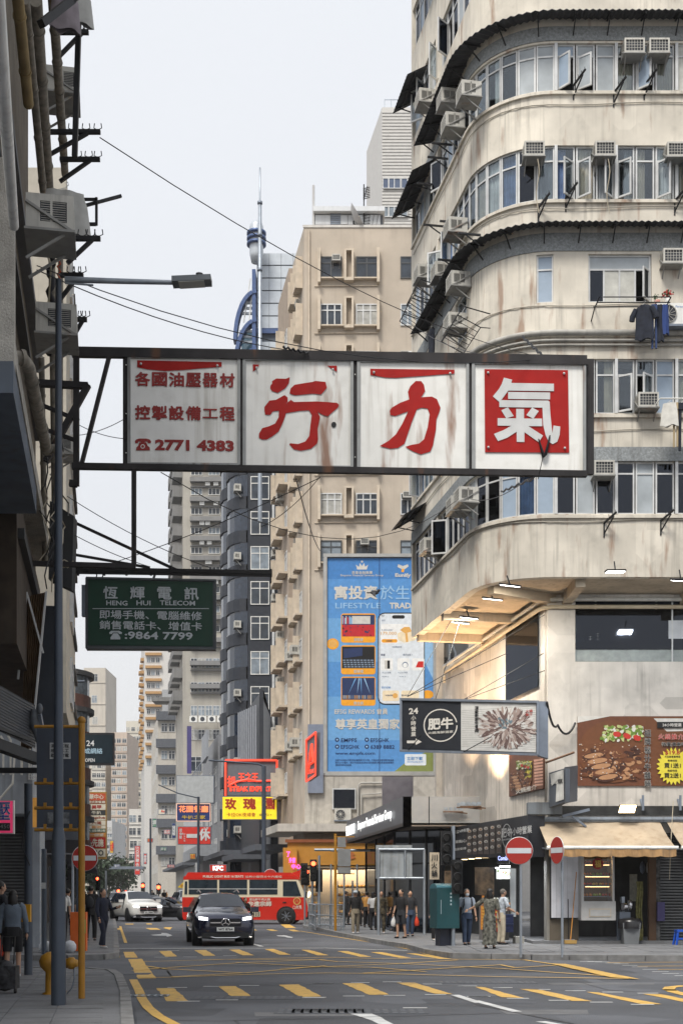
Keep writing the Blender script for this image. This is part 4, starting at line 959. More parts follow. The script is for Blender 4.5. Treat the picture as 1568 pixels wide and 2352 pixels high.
# (front from pixel 841)
m = M()
for i in range(86): m.box(X0(20.9,100), 16, 99.96, 99.995, 40+i*.25, 40.06+i*.25)
o = m.build('rib', mat('rib_grey', (.47,.465,.45)), wt); o['kind'] = 'stuff'
for x in (880, 892, 906, 922): swin(wt, ((x-784)/30+.2, 99.9, CY+(2048-435)/30), 0, .45, .85, 1, 0, ALU, mat('blue_grey_glass', (.10,.13,.2), .2))
for x in (880, 892, 906, 922): swin(wt, ((x-784)/30+.2, 99.9, CY+(2048-500)/30), 0, .45, .85, 1, 0, ALU, PANEL_)
m = M()
for i in range(8): m.bar((3.3+i*.5,100.2,61.7),(3.3+i*.5,100.2,62.4),.05)
m.bar((3.3,100.2,62.4),(7,100.2,62.4),.05); m.build('railing', GALV, wt)
# dark tower with curved bays
DKM = mat('dark_blue_tile', (.02,.025,.036), .6, var=.2, streak=.3, dirt=(.02,.02,.03)); YD = 112.0
dk = block('dark_tower', 'dark blue-grey tower with curved glass bays along the street', 12.0, YD, 127, 41, DKM, Xr=-5.2)
for k in range(12):
    z = CY+(2048-1630)*YD/3000+ (k-2)*3.0
    if z > 3: swin(dk, ((597-784)*YD/3000, YD-.02, z), 0, 1.6, 2.0, 2, .3, WHITE, PANE if k % 3 else PANEL_)
DKG = mat('dark_bay_glass', (.02,.03,.05), .12, spec=.8, var=.3); m = M()
for b in range(2):
    for k in range(13):
        z = 3.4+k*2.95; c = Vector((X0(12.0,115.5+b*6.5), 115.5+b*6.5, 0))
        arc = [c+NS*(1.5*math.cos(t))+U*(2.6*math.sin(t)) for t in [(-90+i*22.5)*math.pi/180 for i in range(9)]]
        bay = M()
        for p, q_ in zip(arc[:-1], arc[1:]): bay.add([p+UP*z,q_+UP*z,q_+UP*(z+1.9),p+UP*(z+1.9)], [(0,1,2,3)])
        w_ = bay.build('window', DKG, dk)
        rim = M()
        for zz, hh in ((z+1.9,.9),(z-.15,.15)):
            for p, q_ in zip(arc[:-1], arc[1:]):
                o_ = NS*.12; rim.add([p+o_+UP*zz,q_+o_+UP*zz,q_+o_+UP*(zz+hh),p+o_+UP*(zz+hh)], [(0,1,2,3)]); rim.add([p+UP*zz,q_+UP*zz,q_+o_+UP*zz,p+o_+UP*zz], [(0,1,2,3)])
        rim.build('balcony_band', DKM, dk)
        if k % 2: put_ac(ACS, arc[1]+UP*(z+.4), RZE, 'air conditioner %s on the %s bay of the dark tower' % (ORD[k//2], 'farther' if b else 'nearer'), 'air conditioners on the dark tower', 1.6)
M().tube([P(628,1700,111.8), P(628,1060,111.8)], .13, 6).build('drainpipe', ALU, dk)
# silver office tower with blue fins
YS = 130.0; ZS = lambda y: CY+(2048-y)*YS/3000; XS = lambda x: (x-784)*YS/3000
SIL = mat('silver_panel', (.50,.54,.58), .35, .3, var=.06); BLUF = mat('blue_steel_fin', (.06,.10,.22), .4, .3)
sv = thing('silver_tower', 'silver panelled office tower with curved blue fins and a turret', 'building', (XS(630),YS,0))
M().box(XS(590), XS(700), YS, YS+15, 0, ZS(582)).build('core', mat('tower_joint', (.10,.12,.15)), sv)
pm_ = M().box(0, XS(618)-XS(591.3), 0, .12, 0, ZS(582)-ZS(611)-.12)
me = meshof(pm_, 'panel', SIL)
for i in range(4):
    for j in range(11):
        if j in (6,): continue
        link('panel', me, sv, (XS(591.3+i*27.5)-sv.location.x, -.14, ZS(611+j*29)+.06), local=True)
M().box(XS(590), XS(700), YS-.3, YS-.1, ZS(768), ZS(757)).build('band', BLUF, sv)
M().lathe((XS(592), YS-2, ZS(625)), [(0,0),(.5,0),(.68,.8),(.68,ZS(545)-ZS(625)),(.55,ZS(535)-ZS(625)),(0,ZS(535)-ZS(625))], 18).build('turret', SIL, sv)
for y in (560, 572, 584): M().lathe((XS(592), YS-2, ZS(y)), [(.7,-.12),(.95,-.12),(.95,.12),(.7,.12)], 20).build('turret_ring', BLUF, sv)
for k, yy in enumerate((690, 755, 820)):
    m = M(); pts = []
    for i in range(9): t = i/8*math.pi*.5; pts.append(Vector((XS(592)-2.1*math.sin(t)*1.0, YS-1.5, ZS(yy)-4.8*(1-math.cos(t)))))
    for p, q_ in zip(pts[:-1], pts[1:]): m.bar(p, q_, 1.2, .35)
    m.build('fin', BLUF, sv)
    for j in range(3): M().box(XS(553+j*3), XS(590), YS-1.4, YS-1.2, ZS(yy+22+j*12), ZS(yy+17+j*12)).build('fin_deck', SIL, sv)
M().box(XS(582), XS(590), YS-2, YS, 0, ZS(640)).build('blue_column', BLUF, sv)
m = M()
for x0, x1 in ((575,560),(582,572),(586,582)): m.bar(P(x0,640,YS-1.6), P(x1,740,YS-1.6), .12)
m.build('stay', ALU, sv)
M().box(XS(553), XS(590), YS+1, YS+3, ZS(900), ZS(748)).build('glass', mat('blue_green_glass', (.06,.12,.17), .1, spec=.8), sv)
ms = thing('steel_mast', 'tall stepped steel mast rising in front of the silver tower', 'mast', (XS(597),YS-4,0))
Ym = 108; px = P(597,385,Ym).x
M().tube([P(597,1200,Ym), P(597,466,Ym), P(597,465,Ym), P(597,385,Ym)], [.17,.15,.075,.065], 10).build('pole', GALV, ms)
for y in (466, 540, 620): M().lathe(P(597,y,Ym), [(.1,-.1),(.21,-.1),(.21,.1),(.1,.1)], 12).build('collar', STEEL, ms)
# beige slab tower
BG = mat('beige_concrete', (.38,.36,.32), .85, var=.12, scale=.4, streak=.5, sscale=.3, dirt=(.14,.13,.12)); GB = mat('grey_spandrel', (.21,.21,.21), .85, var=.15, scale=.5, streak=.4, sscale=.4)
YB = 193.0; XB = lambda x: (x-784)*YB/3000; ZB = lambda y: CY+(2048-y)*YB/3000
bt = block('beige_slab_tower', 'weathered beige slab tower with grey sunshade bands and many outdoor units', 11.0, YB, 214, ZB(950), BG, Xr=XB(610))
for k in range(13):
    y = 1010+45*k if k < 10 else 1467+53*(k-10)
    M().box(XB(438), XB(610), YB-1.0, YB, ZB(y+10), ZB(y)).build('sunshade_band', GB, bt)
    M().box(XB(438), XB(610), YB-.5, YB, ZB(y+21), ZB(y+19)).build('ledge', GB, bt)
    if k < 10:
        for x in (452, 492): swin(bt, (XB(x), YB-.05, ZB(y+37)), 0, 1.7, 1.0, 3, 0, WHITE)
        for x in random.sample((465,482,497,478), 2): link('air_conditioner', wmesh('sac', lambda: meshof(M().box(-.35,.35,-.6,0,0,.6), 'air_conditioner', WHITE)), bt, (XB(x)-bt.location.x, -.1, ZB(y+18)), local=True)
        if k % 2: fan = link('outdoor_unit', wmesh('sfu', lambda: meshof(M().box(-.55,.55,-.6,0,0,.9).lathe((0,-.62,.45), [(0,.0),(.34,0)], 12, 1, ax=(0,-1,0)), 'outdoor_unit', [WHITE, ACD])), bt, (XB(521)-bt.location.x, -.1, ZB(y+40)), local=True)
    Yb = 196
    for j in range(3):
        Y = 197+j*6.2; a = Vector((X0(11.0,Y), Y, ZB(y+20)))
        m = M().obox(a+NS*.7, U*2.0, NS*.7, UP*.75); m.build('balcony', GB, bt)
for k, y in enumerate((1500, 1556, 1610, 1665)):
    for i in range(6): swin(bt, (XB(446+i*17), YB-.05, ZB(y+34 if k else 1535)), 0, 1.0, 1.5, 2, .35, ALU, PANEL_ if k == 2 else None)
for i in range(4): link('outdoor_unit', _wm['sfu'], bt, (XB(447+i*21)-bt.location.x, -1.1, ZB(1662)), local=True)
for i in range(3): swin(bt, (XB(450+i*28), YB-.05, ZB(1772)), 0, 1.7, 2.2, 2, .3, ALU, PANE)
ps = thing('vertical_banner', 'tall narrow purple vertical banner on the beige slab tower', 'banner', P(434,1777,190)); M().box(P(430,1,190).x, P(440,1,190).x, 189.8, 190, P(0,1777,190).z, P(0,1668,190).z).build('panel', mat('purple_vinyl', (.055,.045,.16), .6), ps)
# grey and white block
YG = 228.0; XG = lambda x: (x-784)*YG/3000; ZG = lambda y: CY+(2048-y)*YG/3000
gw = block('grey_white_block', 'cream block with dark grey bands and a flat roof terrace', 8.6, YG, 262, ZG(1640), mat('cream_tile', (.50,.47,.42), .8, var=.08, streak=.3, sscale=.3), Xr=XG(412))
M().box(XG(352), XG(412), YG-1.5, YG+3, ZG(1613), ZG(1604)).build('roof', GB, gw)
for y in (1647, 1710, 1770, 1836, 1893, 1955):
    M().box(XG(360), XG(412), YG-.8, YG, ZG(y+8), ZG(y-12)).build('band', mat('slate_band', (.10,.11,.13)), gw)
    for x in (378, 395): swin(gw, (XG(x), YG-.05, ZG(y+34)), 0, 1.1, 1.5, 2)
for k in range(8):
    for j in range(5): swin(gw, (X0(8.6,231+j*6.5), 231+j*6.5, 5+k*3.4), RZE, 1.4, 1.5, 2)
# orange striped tower
YO = 300.0; XO = lambda x: (x-784)*YO/3000; ZO = lambda y: CY+(2048-y)*YO/3000
ot = block('orange_banded_tower', 'white tower with thin orange bands and balconies, farther down the street', 8.2, YO, 330, ZO(1440), mat('off_white_tile', (.55,.54,.52), .7, var=.06), Xr=XO(420))
for k in range(9):
    y = 1500+29.5*k; M().box(XO(335), XO(372), YO-.7, YO, ZO(y+6), ZO(y)).build('band', mat('orange_tile', (.42,.25,.11), .7), ot)
    for x in (342, 352, 363): swin(ot, (XO(x), YO-.05, ZO(y+22)), 0, .9, 1.2, 2)
    for j in range(3): M().obox((X0(8.2,304+j*9), 304+j*9, ZO(y+10)), U*1.6, NS*.8, UP*.35).build('balcony', mat('orange_tile', ()), ot)
M().box(XO(378), XO(400), YO-4, YO-.5, 0, ZO(1590)).build('stair_wing', mat('grey_wing', (.33,.34,.35)), ot)
# far cream blocks closing the street
def farblock(label, x0, x1, yt, Yf, col, rows, cols, w=1.4, h=1.5, depth=25, side=0, name='apartment_block', yb=2030):
    m_ = mat('far_wall_%d' % Yf, col, .8, var=.08, scale=.15, streak=.25, sscale=.15)
    a = (x0-784)*Yf/3000; b = (x1-784)*Yf/3000; Z = lambda y: CY+(2048-y)*Yf/3000
    o = thing(name, label, 'building', ((a+b)/2,Yf,0)); M().box(a, b, Yf, Yf+depth, 0, Z(yt)).build('wall', m_, o)
    top = yt+14; n = rows
    for r_ in range(n):
        y = top+(1990-top)*r_/n
        if Z(y) < 3: continue
        for c in range(cols):
            x = a+(b-a)*(c+.5)/cols; swin(o, (x+random.uniform(-.2,.2), Yf-.05, Z(y)-h), 0, w, h, 2, .3, WHITE)
        M().box(a, b, Yf-.25, Yf, Z(y)-h-.6, Z(y)-h-.35).build('ledge', m_, o)
    return o
farblock('pinkish cream high-rise closing the far end of the street, left of a lighter one', 256, 292, 1682, 430, (.50,.41,.34), 16, 3)
farblock('cream white high-rise with pale green ledges, right of the pinkish one', 290, 336, 1656, 470, (.55,.52,.45), 15, 4)
farblock('low white building in front of the cream high-rises', 297, 334, 1858, 360, (.58,.56,.52), 4, 2, 2, 2)
pt = farblock('pale blank-walled tower beyond the street on its west side', 193, 243, 1534, 520, (.50,.46,.40), 9, 1, 2.2, 3)
farblock('pale lower apartment block beside the blank tower', 212, 243, 1740, 440, (.52,.5,.45), 11, 3)
farblock('whitish narrow block left of the pinkish high-rise', 236, 258, 1885, 400, (.5,.5,.5), 7, 2)
# low buildings on the east side between the slab tower and the dark tower
lb = block('grey_podium', 'low grey building with a rooftop terrace beside the dark tower', 10.8, 129, 150, 17.2, mat('podium_grey', (.24,.25,.27), .7, var=.15, streak=.4, sscale=.4), Xr=-6)
M().prism([(X0(9.6,128),128,14.9),(X0(9.6,135),135,14.9),(-14,135,14.9),(-13,128,14.9)][::-1], (0,0,2.6)).build('corner_box', mat('podium_box', (.30,.32,.35), .6), lb)
for k in range(3):
    for j in range(3): swin(lb, (X0(10.8,132+j*6), 132+j*6, 5+k*3.6), RZE, 3.2, 2.0, 3, .3)
    swin(lb, (X0(11.6,129)+1.2, 128.95, 5+k*3.6), 0, 1.6, 2.2, 1, 0, ALU, PANE)
wl = block('white_side_building', 'low white side building with a curved roofline and railings', 10.9, 151, 190, 15.5, mat('white_side_wall', (.45,.46,.47), .7, var=.1, streak=.3, sscale=.4), Xr=-10)
for k in range(3):
    for j in range(6): swin(wl, (X0(10.9,154+j*6), 154+j*6, 4.8+k*3.4), RZE, 2.2, 1.6, 2)
m = M()
for j in range(14): a = Vector((X0(10.7,151+j*2.8),151+j*2.8,15.5)); m.bar(a, a+UP*1.1, .08)
m.bar(Vector((X0(10.7,151),151,16.6)), Vector((X0(10.7,188),188,16.6)), .08); m.build('railing', STEEL, wl)
dl = block('dark_fin_building', 'dark low building with vertical pale fins beside the tan wing', 11.3, 95.5, 111.5, 16.5, mat('dark_cladding', (.03,.035,.045), .5), Xr=-6)
for i in range(9): M().obox((X0(11.2,97+i*1.6)-.3,97+i*1.6,12.6+i*.15), NS*.05, U*.1, UP*2.9).build('fin', mat('pale_fin', (.32,.34,.38), .5), dl)
# ground storeys and canopies along the east side beyond the second crossing
for i, (Ya, Yb, zc, out, label, m_) in enumerate(((84,93,4.3,2.2,'long dark shop canopy on the brownish wing',None),(94,104,4.0,2.6,'grey flat shop canopy left of the restaurant signs',None),(105,127,4.6,2.4,'dark shop canopy at the foot of the dark tower',None),(130,160,5.2,2.5,'pale concrete shop canopy farther down the east pavement',None),(165,225,5.0,2.3,'far concrete canopy over the east pavement below the slab tower',None))):
    a = Vector((X0(11.6,Ya),Ya,zc)); b = Vector((X0(11.6,Yb),Yb,zc)); m = M().prism([a,b,b+NS*out,a+NS*out], (0,0,.4 if i != 3 else 1.2))
    m.build('shop_canopy', mat('canopy_dark', (.10,.11,.13), .7, streak=.4) if i != 3 else mat('podium_box', ()), loc=a, label=label, cat='canopy')
# ---------------- ground storeys of the tan block ----------------
LD = M(); LD.prism([(X0(9.8,YT-2.2),YT-2.2,5.15),(2.5,YT-2.2,5.15),(2.5,YT+.2,5.15),(X0(11.6,YT),YT,5.15),(X0(11.6,84),84,5.15),(X0(9.8,84),84,5.15)], (0,0,.45)); LD.build('canopy_ledge', mat('cream_ledge', (.5,.47,.42), .8, streak=.5), tb)
M().box(XT(700), XT(1000), YT-.35, YT-.02, 5.6, ZT(1690)).build('podium_wall', mat('podium_cream', (.46,.43,.38), .85, streak=.6, sscale=.7, patch=.15), tb)
M().box(XT(763), XT(817), YT-.5, YT-.36, ZT(1860), ZT(1812)).build('window_frame', ALU, tb); M().box(XT(766), XT(814), YT-.53, YT-.5, ZT(1857), ZT(1815)).build('pane', GLD if 0 else mat('black_pane', (.015,.018,.025), .15), tb)
fan_unit((XT(787),YT-.36,ZT(1885)), 0, 'outdoor unit under the dark square window of the tan block', 1.15)
m = M(); m.tube([P(822,1890,77.5),P(822,1805,77.5),P(828,1798,77.5),P(880,1798,77.5)], .06, 6); m.tube([P(830,1885,77.5),P(830,1825,77.5),P(875,1822,77.5)], .05, 6); m.build('pipe', PIPE, tb)
mp = thing('marble_panel', 'pinkish grey stone-textured panel beneath the blue billboard', 'panel', P(912,1850,70)); M().box(P(877,1,70).x, P(948,1,70).x, 69.8, 70.0, P(1,1850,70).z, P(1,1775,70).z).build('panel', mat('pink_stone', (.36,.33,.35), .6, var=.3, scale=1.2), mp)
# bakery under it: orange fascia, lit counter
ORA = mat('orange_fascia', (.45,.21,.03), .5, var=.08); bk = thing('bakery', 'orange-fronted bakery with lit bread shelves at the foot of the tan block', 'shop', (XT(800),YT-1.5,0))
Yk = 76.2; XK = lambda x: (x-784)*Yk/3000; ZK = lambda y: CY+(2048-y)*Yk/3000
M().box(XK(660), XK(900), Yk, Yk+.3, ZK(1991), ZK(1935)).build('fascia', ORA, bk)
M().box(XK(655), XK(905), Yk-.15, Yk+.2, ZK(1935), ZK(1928)).build('fascia_trim', mat('rust_trim', (.25,.08,.03)), bk)
wmk = mat('shop_wall_white', (.55,.52,.46), .7); M().box(XK(682), XK(702), Yk, Yk+.4, .02, ZK(1991)).build('pillar', wmk, bk)
M().box(XK(640), XK(682), Yk+.1, Yk+.5, .02, ZK(1991)).build('shutter', mat('grey_shutter', (.25,.26,.27), .5, streak=.3), bk)
M().box(XK(700), XK(905), Yk+3.2, Yk+3.3, 0, ZK(1991)).build('back_wall', mat('warm_wall', (.20,.11,.05), .7, emis=0, var=.15), bk)
M().box(XK(700), XK(905), Yk, Yk+3.3, ZK(1991)-.02, ZK(1991)+.1).build('ceiling', mat('warm_ceiling', (.6,.5,.35)), bk)
l = bpy.data.lights.new('bakery_lamp', 'AREA'); l.shape = 'RECTANGLE'; l.size = 5; l.size_y = 1.5; l.energy = 90; l.color = (1,.78,.5); lo = bpy.data.objects.new('bakery_lamp', l); COL.objects.link(lo); lo.location = (XK(800), Yk+1.4, ZK(1991)-.15)
bread = [mat('bread_brown', (.42,.2,.06), .7, var=.3, scale=9), mat('bread_gold', (.6,.36,.1), .7, var=.3, scale=9), mat('red_box', (.5,.08,.05), .5), mat('cream_box', (.6,.52,.4), .5)]
for i, (x0, x1) in enumerate(((705,728),(776,808),(812,840))):
    o = thing('bread_shelf', ['lit bread shelf at the left of the bakery','lit bread shelf in the middle of the bakery','lit glass bread case at the right of the bakery'][i], 'shelf', (XK((x0+x1)/2),Yk+1.2,.0))
    m = M(); 
    for k in range(4): m.box(XK(x0), XK(x1), Yk+1, Yk+1.6, .35+k*.5, .38+k*.5)
    m.box(XK(x0)-.05, XK(x0), Yk+1, Yk+1.6, 0, 2.3); m.box(XK(x1), XK(x1)+.05, Yk+1, Yk+1.6, 0, 2.3); m.build('frame', STEEL, o)
    for k in range(4):
        for j in range(5): x = XK(x0)+(XK(x1)-XK(x0))*(j+.5)/5; M().ball((x, Yk+1.2, .38+k*.5+.08), (.11,.12,.11), 6).build('bread', bread[(j+k) % 2], o)
for i in range(8):
    x = XK(705+i*18); M().box(x, x+.3, Yk+2.6, Yk+2.9, 2.0+.1*(i % 3), 2.35+.1*(i % 3)).build('goods_box', bread[2+i % 2], loc=(x,Yk+2.6,2), label='small %s goods box on the bakery back shelf, box row' % ('red' if i % 2 == 0 else 'cream'), cat='box', group='boxes on the bakery shelf')
m = M(); KP = PL((XK(660),Yk-.02),(XK(900),Yk-.02)); KP.text(m, '紅', 855, 1968, 26, 34, .08, 0, .03); KP.text(m, 'Maxim', 800, 1963, 20, 8, .03, 1, .03) if 0 else None
m.build('fascia_lettering', [mat('magenta_letters', (.5,.03,.10), .4), mat('price_red_b', (.4,.1,.02))], bk)
m = M(); KP.poly(m, [(798,1972),(802,1960),(808,1956),(815,1962),(810,1966),(818,1970),(806,1974)][::-1], 0, .03); m.build('fascia_mark', mat('brick_mark', (.4,.12,.03)), bk)
fs = thing('neon_sign', 'pink neon script sign on the orange corner of the tan block', 'sign', P(668,1990,76)); m = M()
NP = PL((P(640,1,75.6).x,75.6),(P(700,1,75.6).x,75.6)); 
for i, ch in enumerate(('了','外賣','中心')): NP.text(m, ch, 662+i*3+i*6, 1962+i*14, 9+i*6, 12, .03, 0, .03)
m.build('neon_lettering', mat('pink_neon', (.9,.05,.3), emis=1.6, var=0), fs)
M().box(P(650,1,75.7).x, P(682,1,75.7).x, 75.7, 76.1, .02, 4.2).build('orange_wall', ORA, bk)
# ---------------- low building with the grey canopy, behind the tenement ----------------
em = thing('corner_showroom', 'glass-fronted showroom with a grey metal canopy between the tenement and the crossing', 'building', (3,55,0))
DT = mat('dark_grey_tile', (.055,.06,.07), .6, var=.2); 
# dark brick strip and cream pier above
Yw = 51.4; XW = lambda x: (x-784)*Yw/3000; ZW = lambda y: CY+(2048-y)*Yw/3000
M().box(XW(1018), XW(1075), Yw, Yw+.5, 0, ZW(1400)).build('tile_backing', mat('tile_joint', (.15,.155,.16)), em)
tm = M(); bw = XW(1018); n_ = 0; br = meshof(M().box(0,.2,0,.03,0,.07), 'brick', mat('dark_brick', (.04,.045,.055), .6, var=.35, scale=5))
for r_ in range(100):
    for c in range(4):
        z = 3.6+r_*.1
        if n_ >= 290 or z > ZW(1405): break
        link('brick', br, em, (bw+c*.235-em.location.x, Yw-.03-em.location.y, z), local=True); n_ += 1
M().box(XW(1000), XW(1018), Yw-.2, Yw+.3, 0, ZW(1400)).build('pier', mat('pier_cream', (.42,.39,.35), .8, streak=.5), em)
m = M()
for x in (1032, 1045): m.tube([P(x,1850,51.2),P(x,1500,51.2),P(x-8 if x > 1040 else x,1480,51.2)], .05, 6)
m.tube([P(1050,1900,51.1),P(1050,1830,51.1),P(1032,1822,51.1),P(1032,1750,51.1)], .04, 6); m.build('pipe', GALV, em)
CAN = mat('dark_metal_canopy', (.15,.16,.18), .45, .4, var=.08); CAN2 = mat('light_metal_canopy', (.34,.34,.34), .45, .4, var=.08)
CP0 = P(925,1892,46); CP1 = P(796,1930,62.0)
m = M(); a = Vector((CP0.x,46,0)); b = Vector((CP1.x,62,0)); e_ = Vector((P(1016,1,46).x+.3,46,0)); zt, zb = 5.0, 3.95
m.prism([a+UP*zb, b+UP*zb, b+UP*zt, a+UP*zt], Vector((.3,0,0))); m.build('canopy_fascia', CAN, em)
M().box(CP0.x, 5.2, 46, 46.3, 4.0, 5.0).build('canopy_end', CAN2, em); M().box(CP0.x+.9, CP0.x+.93, 45.985, 46, 4.0, 5.0).build('canopy_joint', BLACK, em)
M().prism([a+UP*3.95, Vector((6,46,3.95)), Vector((6,62,3.95)), b+UP*3.95], (0,0,.12)).build('canopy_soffit', mat('canopy_soffit', (.16,.13,.11), .7), em)
EP = PL((b.x,b.y),(a.x,a.y)); m = M(); EP.text(m, '英皇金融集團 Emperor Financial Services Group', 833, 1892, 80, 24, .02, 0, .05); m.t.pop()
# lettering follows the fascia
pA = a.lerp(b,.48)+UP*4.55+Vector((-1,-.15,0)).normalized()*.05; du = (a-b).normalized()
m.t = [('Emperor Financial Services Group', a.lerp(b,.42)+UP*4.5+Vector((-.05,0,0)), du, UP, 9.5, .5, .03, 'CENTER', 0, .03), ('英皇金融集團', a.lerp(b,.88)+UP*4.5+Vector((-.05,0,0)), du, UP, 3.2, .5, .03, 'CENTER', 0, .03)]
m.build('canopy_lettering', mat('lit_white_letters', (.9,.9,.88), emis=.6, var=0), em)
# glass wall
gw0, gw1 = Vector((P(905,1,50).x,50,0)), Vector((P(1012,1,47.5).x,47.5,0))
m = M(); m.add([gw0+UP*.12, gw1+UP*.12, gw1+UP*3.95, gw0+UP*3.95], [(0,1,2,3)]); m.build('glass_pane', GLD, em)
m = M(); g1 = Vector((X0(12.2,62),62,0)); m.add([g1+UP*.12, gw0+UP*.12, gw0+UP*3.95, g1+UP*3.95], [(0,1,2,3)]); m.build('glass_pane', GLD, em)
m = M()
for t in (0,.35,.7,1): p = gw0.lerp(gw1,t); m.bar(p+UP*.1, p+UP*3.95, .09)
for t in (.3,.6,1): p = gw0.lerp(g1,t); m.bar(p+UP*.1, p+UP*3.95, .09)
m.bar(gw0+UP*2.7, gw1+UP*2.7, .07); m.build('mullion', BLACK, em)
M().box(4.2, 6.2, 51.5, 60, 0, 3.95).build('inner_wall', mat('dark_interior', ()), em)
# big blue billboard
YL = 64.0; LP = PL((P(740,1,YL).x,YL),(P(1005,1,YL).x,YL)); bb = thing('blue_billboard', 'tall blue finance billboard with a phone screen and event pictures', 'billboard', P(870,1780,YL))
LP.box(M(), 742, 1000, 1274, 1780, 0, .9).build('box', mat('billboard_grey', (.30,.31,.33), .5, .3), bb)
m = M(); m.bar(LP(742,1276,.06), LP(1000,1276,.06), .16); m.bar(LP(746,1777,.06), LP(1000,1777,.06), .2); m.bar(LP(747,1280,.06), LP(747,1776,.06), .16); m.bar(LP(998,1280,.06), LP(998,1776,.06), .16); m.build('frame', mat('frame_grey', (.42,.42,.41), .4, .3), bb)
BLU = [PR('blue_deep', rgb8(66,126,190)), PR('blue_mid', rgb8(108,162,212)), PR('blue_light', rgb8(150,190,225)), PR('white', ()), PR('orange', rgb8(240,165,45)), PR('navy', rgb8(22,40,90)), PR('screen', rgb8(222,228,234)), PR('black', ()), PR('olive', rgb8(130,140,80)), PR('stage_red', rgb8(190,40,50)), PR('stage_blue', rgb8(40,55,95)), PR('gold', rgb8(225,170,90)), PR('sky_blue', rgb8(86,144,204)), PR('grey_txt', rgb8(120,135,155)), PR('bright_red', rgb8(205,40,35)), PR('beige_g', rgb8(240,222,190)), PR('pale_screen', rgb8(238,238,236))]
m = M(); LP.rect(m, 752, 994, 1282, 1772, 12, .03)
LP.poly(m, [(752,1282),(994,1282),(994,1380),(752,1340)], 0, .032) if 0 else None
for yy, c in ((1282,0),(1330,12),(1420,1),(1600,1),(1700,12)): LP.rect(m, 752, 994, yy, yy+(48 if yy == 1282 else 100 if yy != 1700 else 72), c, .031+.0002*yy/1000)
LP.poly(m, [(905,1772),(994,1772),(994,1720),(960,1735),(930,1752)], 8, .034); LP.poly(m, [(940,1390),(994,1400),(994,1560),(955,1480)][::-1], 2, .034)
LP.rect(m, 870.5, 871.7, 1282, 1772, 5, .045)
def rrect(x0, x1, y0, y1, r_, c, off):
    pts = []
    for cx, cy, a0 in ((x1-r_,y1-r_,0),(x0+r_,y1-r_,90),(x0+r_,y0+r_,180),(x1-r_,y0+r_,270)):
        for k in range(5): t = R(a0+k*22.5); pts.append((cx+r_*math.cos(t), cy+r_*math.sin(t)))
    LP.poly(m, pts[::-1], c, off)
def disc(x, y, r_, c, off, ry=None): LP.poly(m, [(x+r_*math.cos(-k*math.pi/8), y+(ry or r_)*math.sin(-k*math.pi/8)) for k in range(16)], c, off)
rn = random.Random(4)
for i, y in enumerate((1409, 1482, 1554)):
    rrect(783, 862, y, y+67, 6, 4, .036); LP.rect(m, 785, 860, y+3, y+53, (9,7,10)[i], .038)
    if i == 0:
        LP.rect(m, 785, 860, y+3, y+26, 10, .0385); LP.rect(m, 808, 850, y+6, y+24, 3, .039)
        for k in range(9): LP.rect(m, 786+k*2.6, 788+k*2.6, y+6+2*(k % 3), y+24, rn.choice((2,9,3)), .0395)
        for k in range(40): disc(rn.uniform(787,858), rn.uniform(y+27,y+52), rn.uniform(1,2.6), rn.choice((9,9,14,7,10)), .04+k*.0001)
    elif i == 1:
        LP.poly(m, [(789,y+30),(832,y+24),(832,y+5),(789,y+8)], 10, .039)
        for r_ in range(4):
            for k in range(9): LP.rect(m, 787+k*8+r_, 793+k*8+r_, y+33+r_*5, y+36+r_*5, 13, .0395)
    else:
        for k in range(6): LP.poly(m, [(815+k*4,y+4),(818+k*4,y+4),(800+k*10,y+40)][::-1], (1,10,2)[k % 3], .039+k*.0002)
        for k in range(16): LP.rect(m, 788+k*4.4, 789.6+k*4.4, y+43, y+51, rn.choice((11,3,13)), .0402)
rrect(867, 975, 1407, 1619, 16, 7, .036); rrect(869, 973, 1409.5, 1616, 14, 6, .037); rrect(900, 929, 1413, 1421, 4, 7, .038)
rrect(874, 940, 1433, 1478, 4, 16, .0385); rrect(876, 912, 1468, 1476, 3.5, 4, .039); LP.poly(m, [(912,1455),(930,1447),(952,1453),(955,1470),(928,1476),(914,1470)][::-1], 15, .04); LP.poly(m, [(918,1447),(928,1440),(940,1440),(945,1450),(930,1455)][::-1], 11, .041); LP.poly(m, [(930,1455),(935,1454),(937,1474),(932,1475)][::-1], 11, .0412)
for x in (878, 916, 950): rrect(x-4, x+24, 1512, 1540, 3, 16, .0385)
LP.rect(m, 883, 889, 1517, 1536, 3, .04); LP.rect(m, 889, 895, 1517, 1536, 7, .04); disc(930, 1527, 7, 13, .0395); disc(930,1528,5.5,16,.04); LP.poly(m, [(954,1533),(972,1533),(972,1519),(960,1519)], 14, .04)
rrect(878, 916, 1586, 1610, 4, 15, .0385); rrect(921, 962, 1586, 1610, 4, 15, .0385); disc(907,1598,6,11,.04)
disc(764, 1479, 14, 4, .036, 13); disc(764,1478,10,11,.037,9); disc(982,1595,13,4,.036,10)
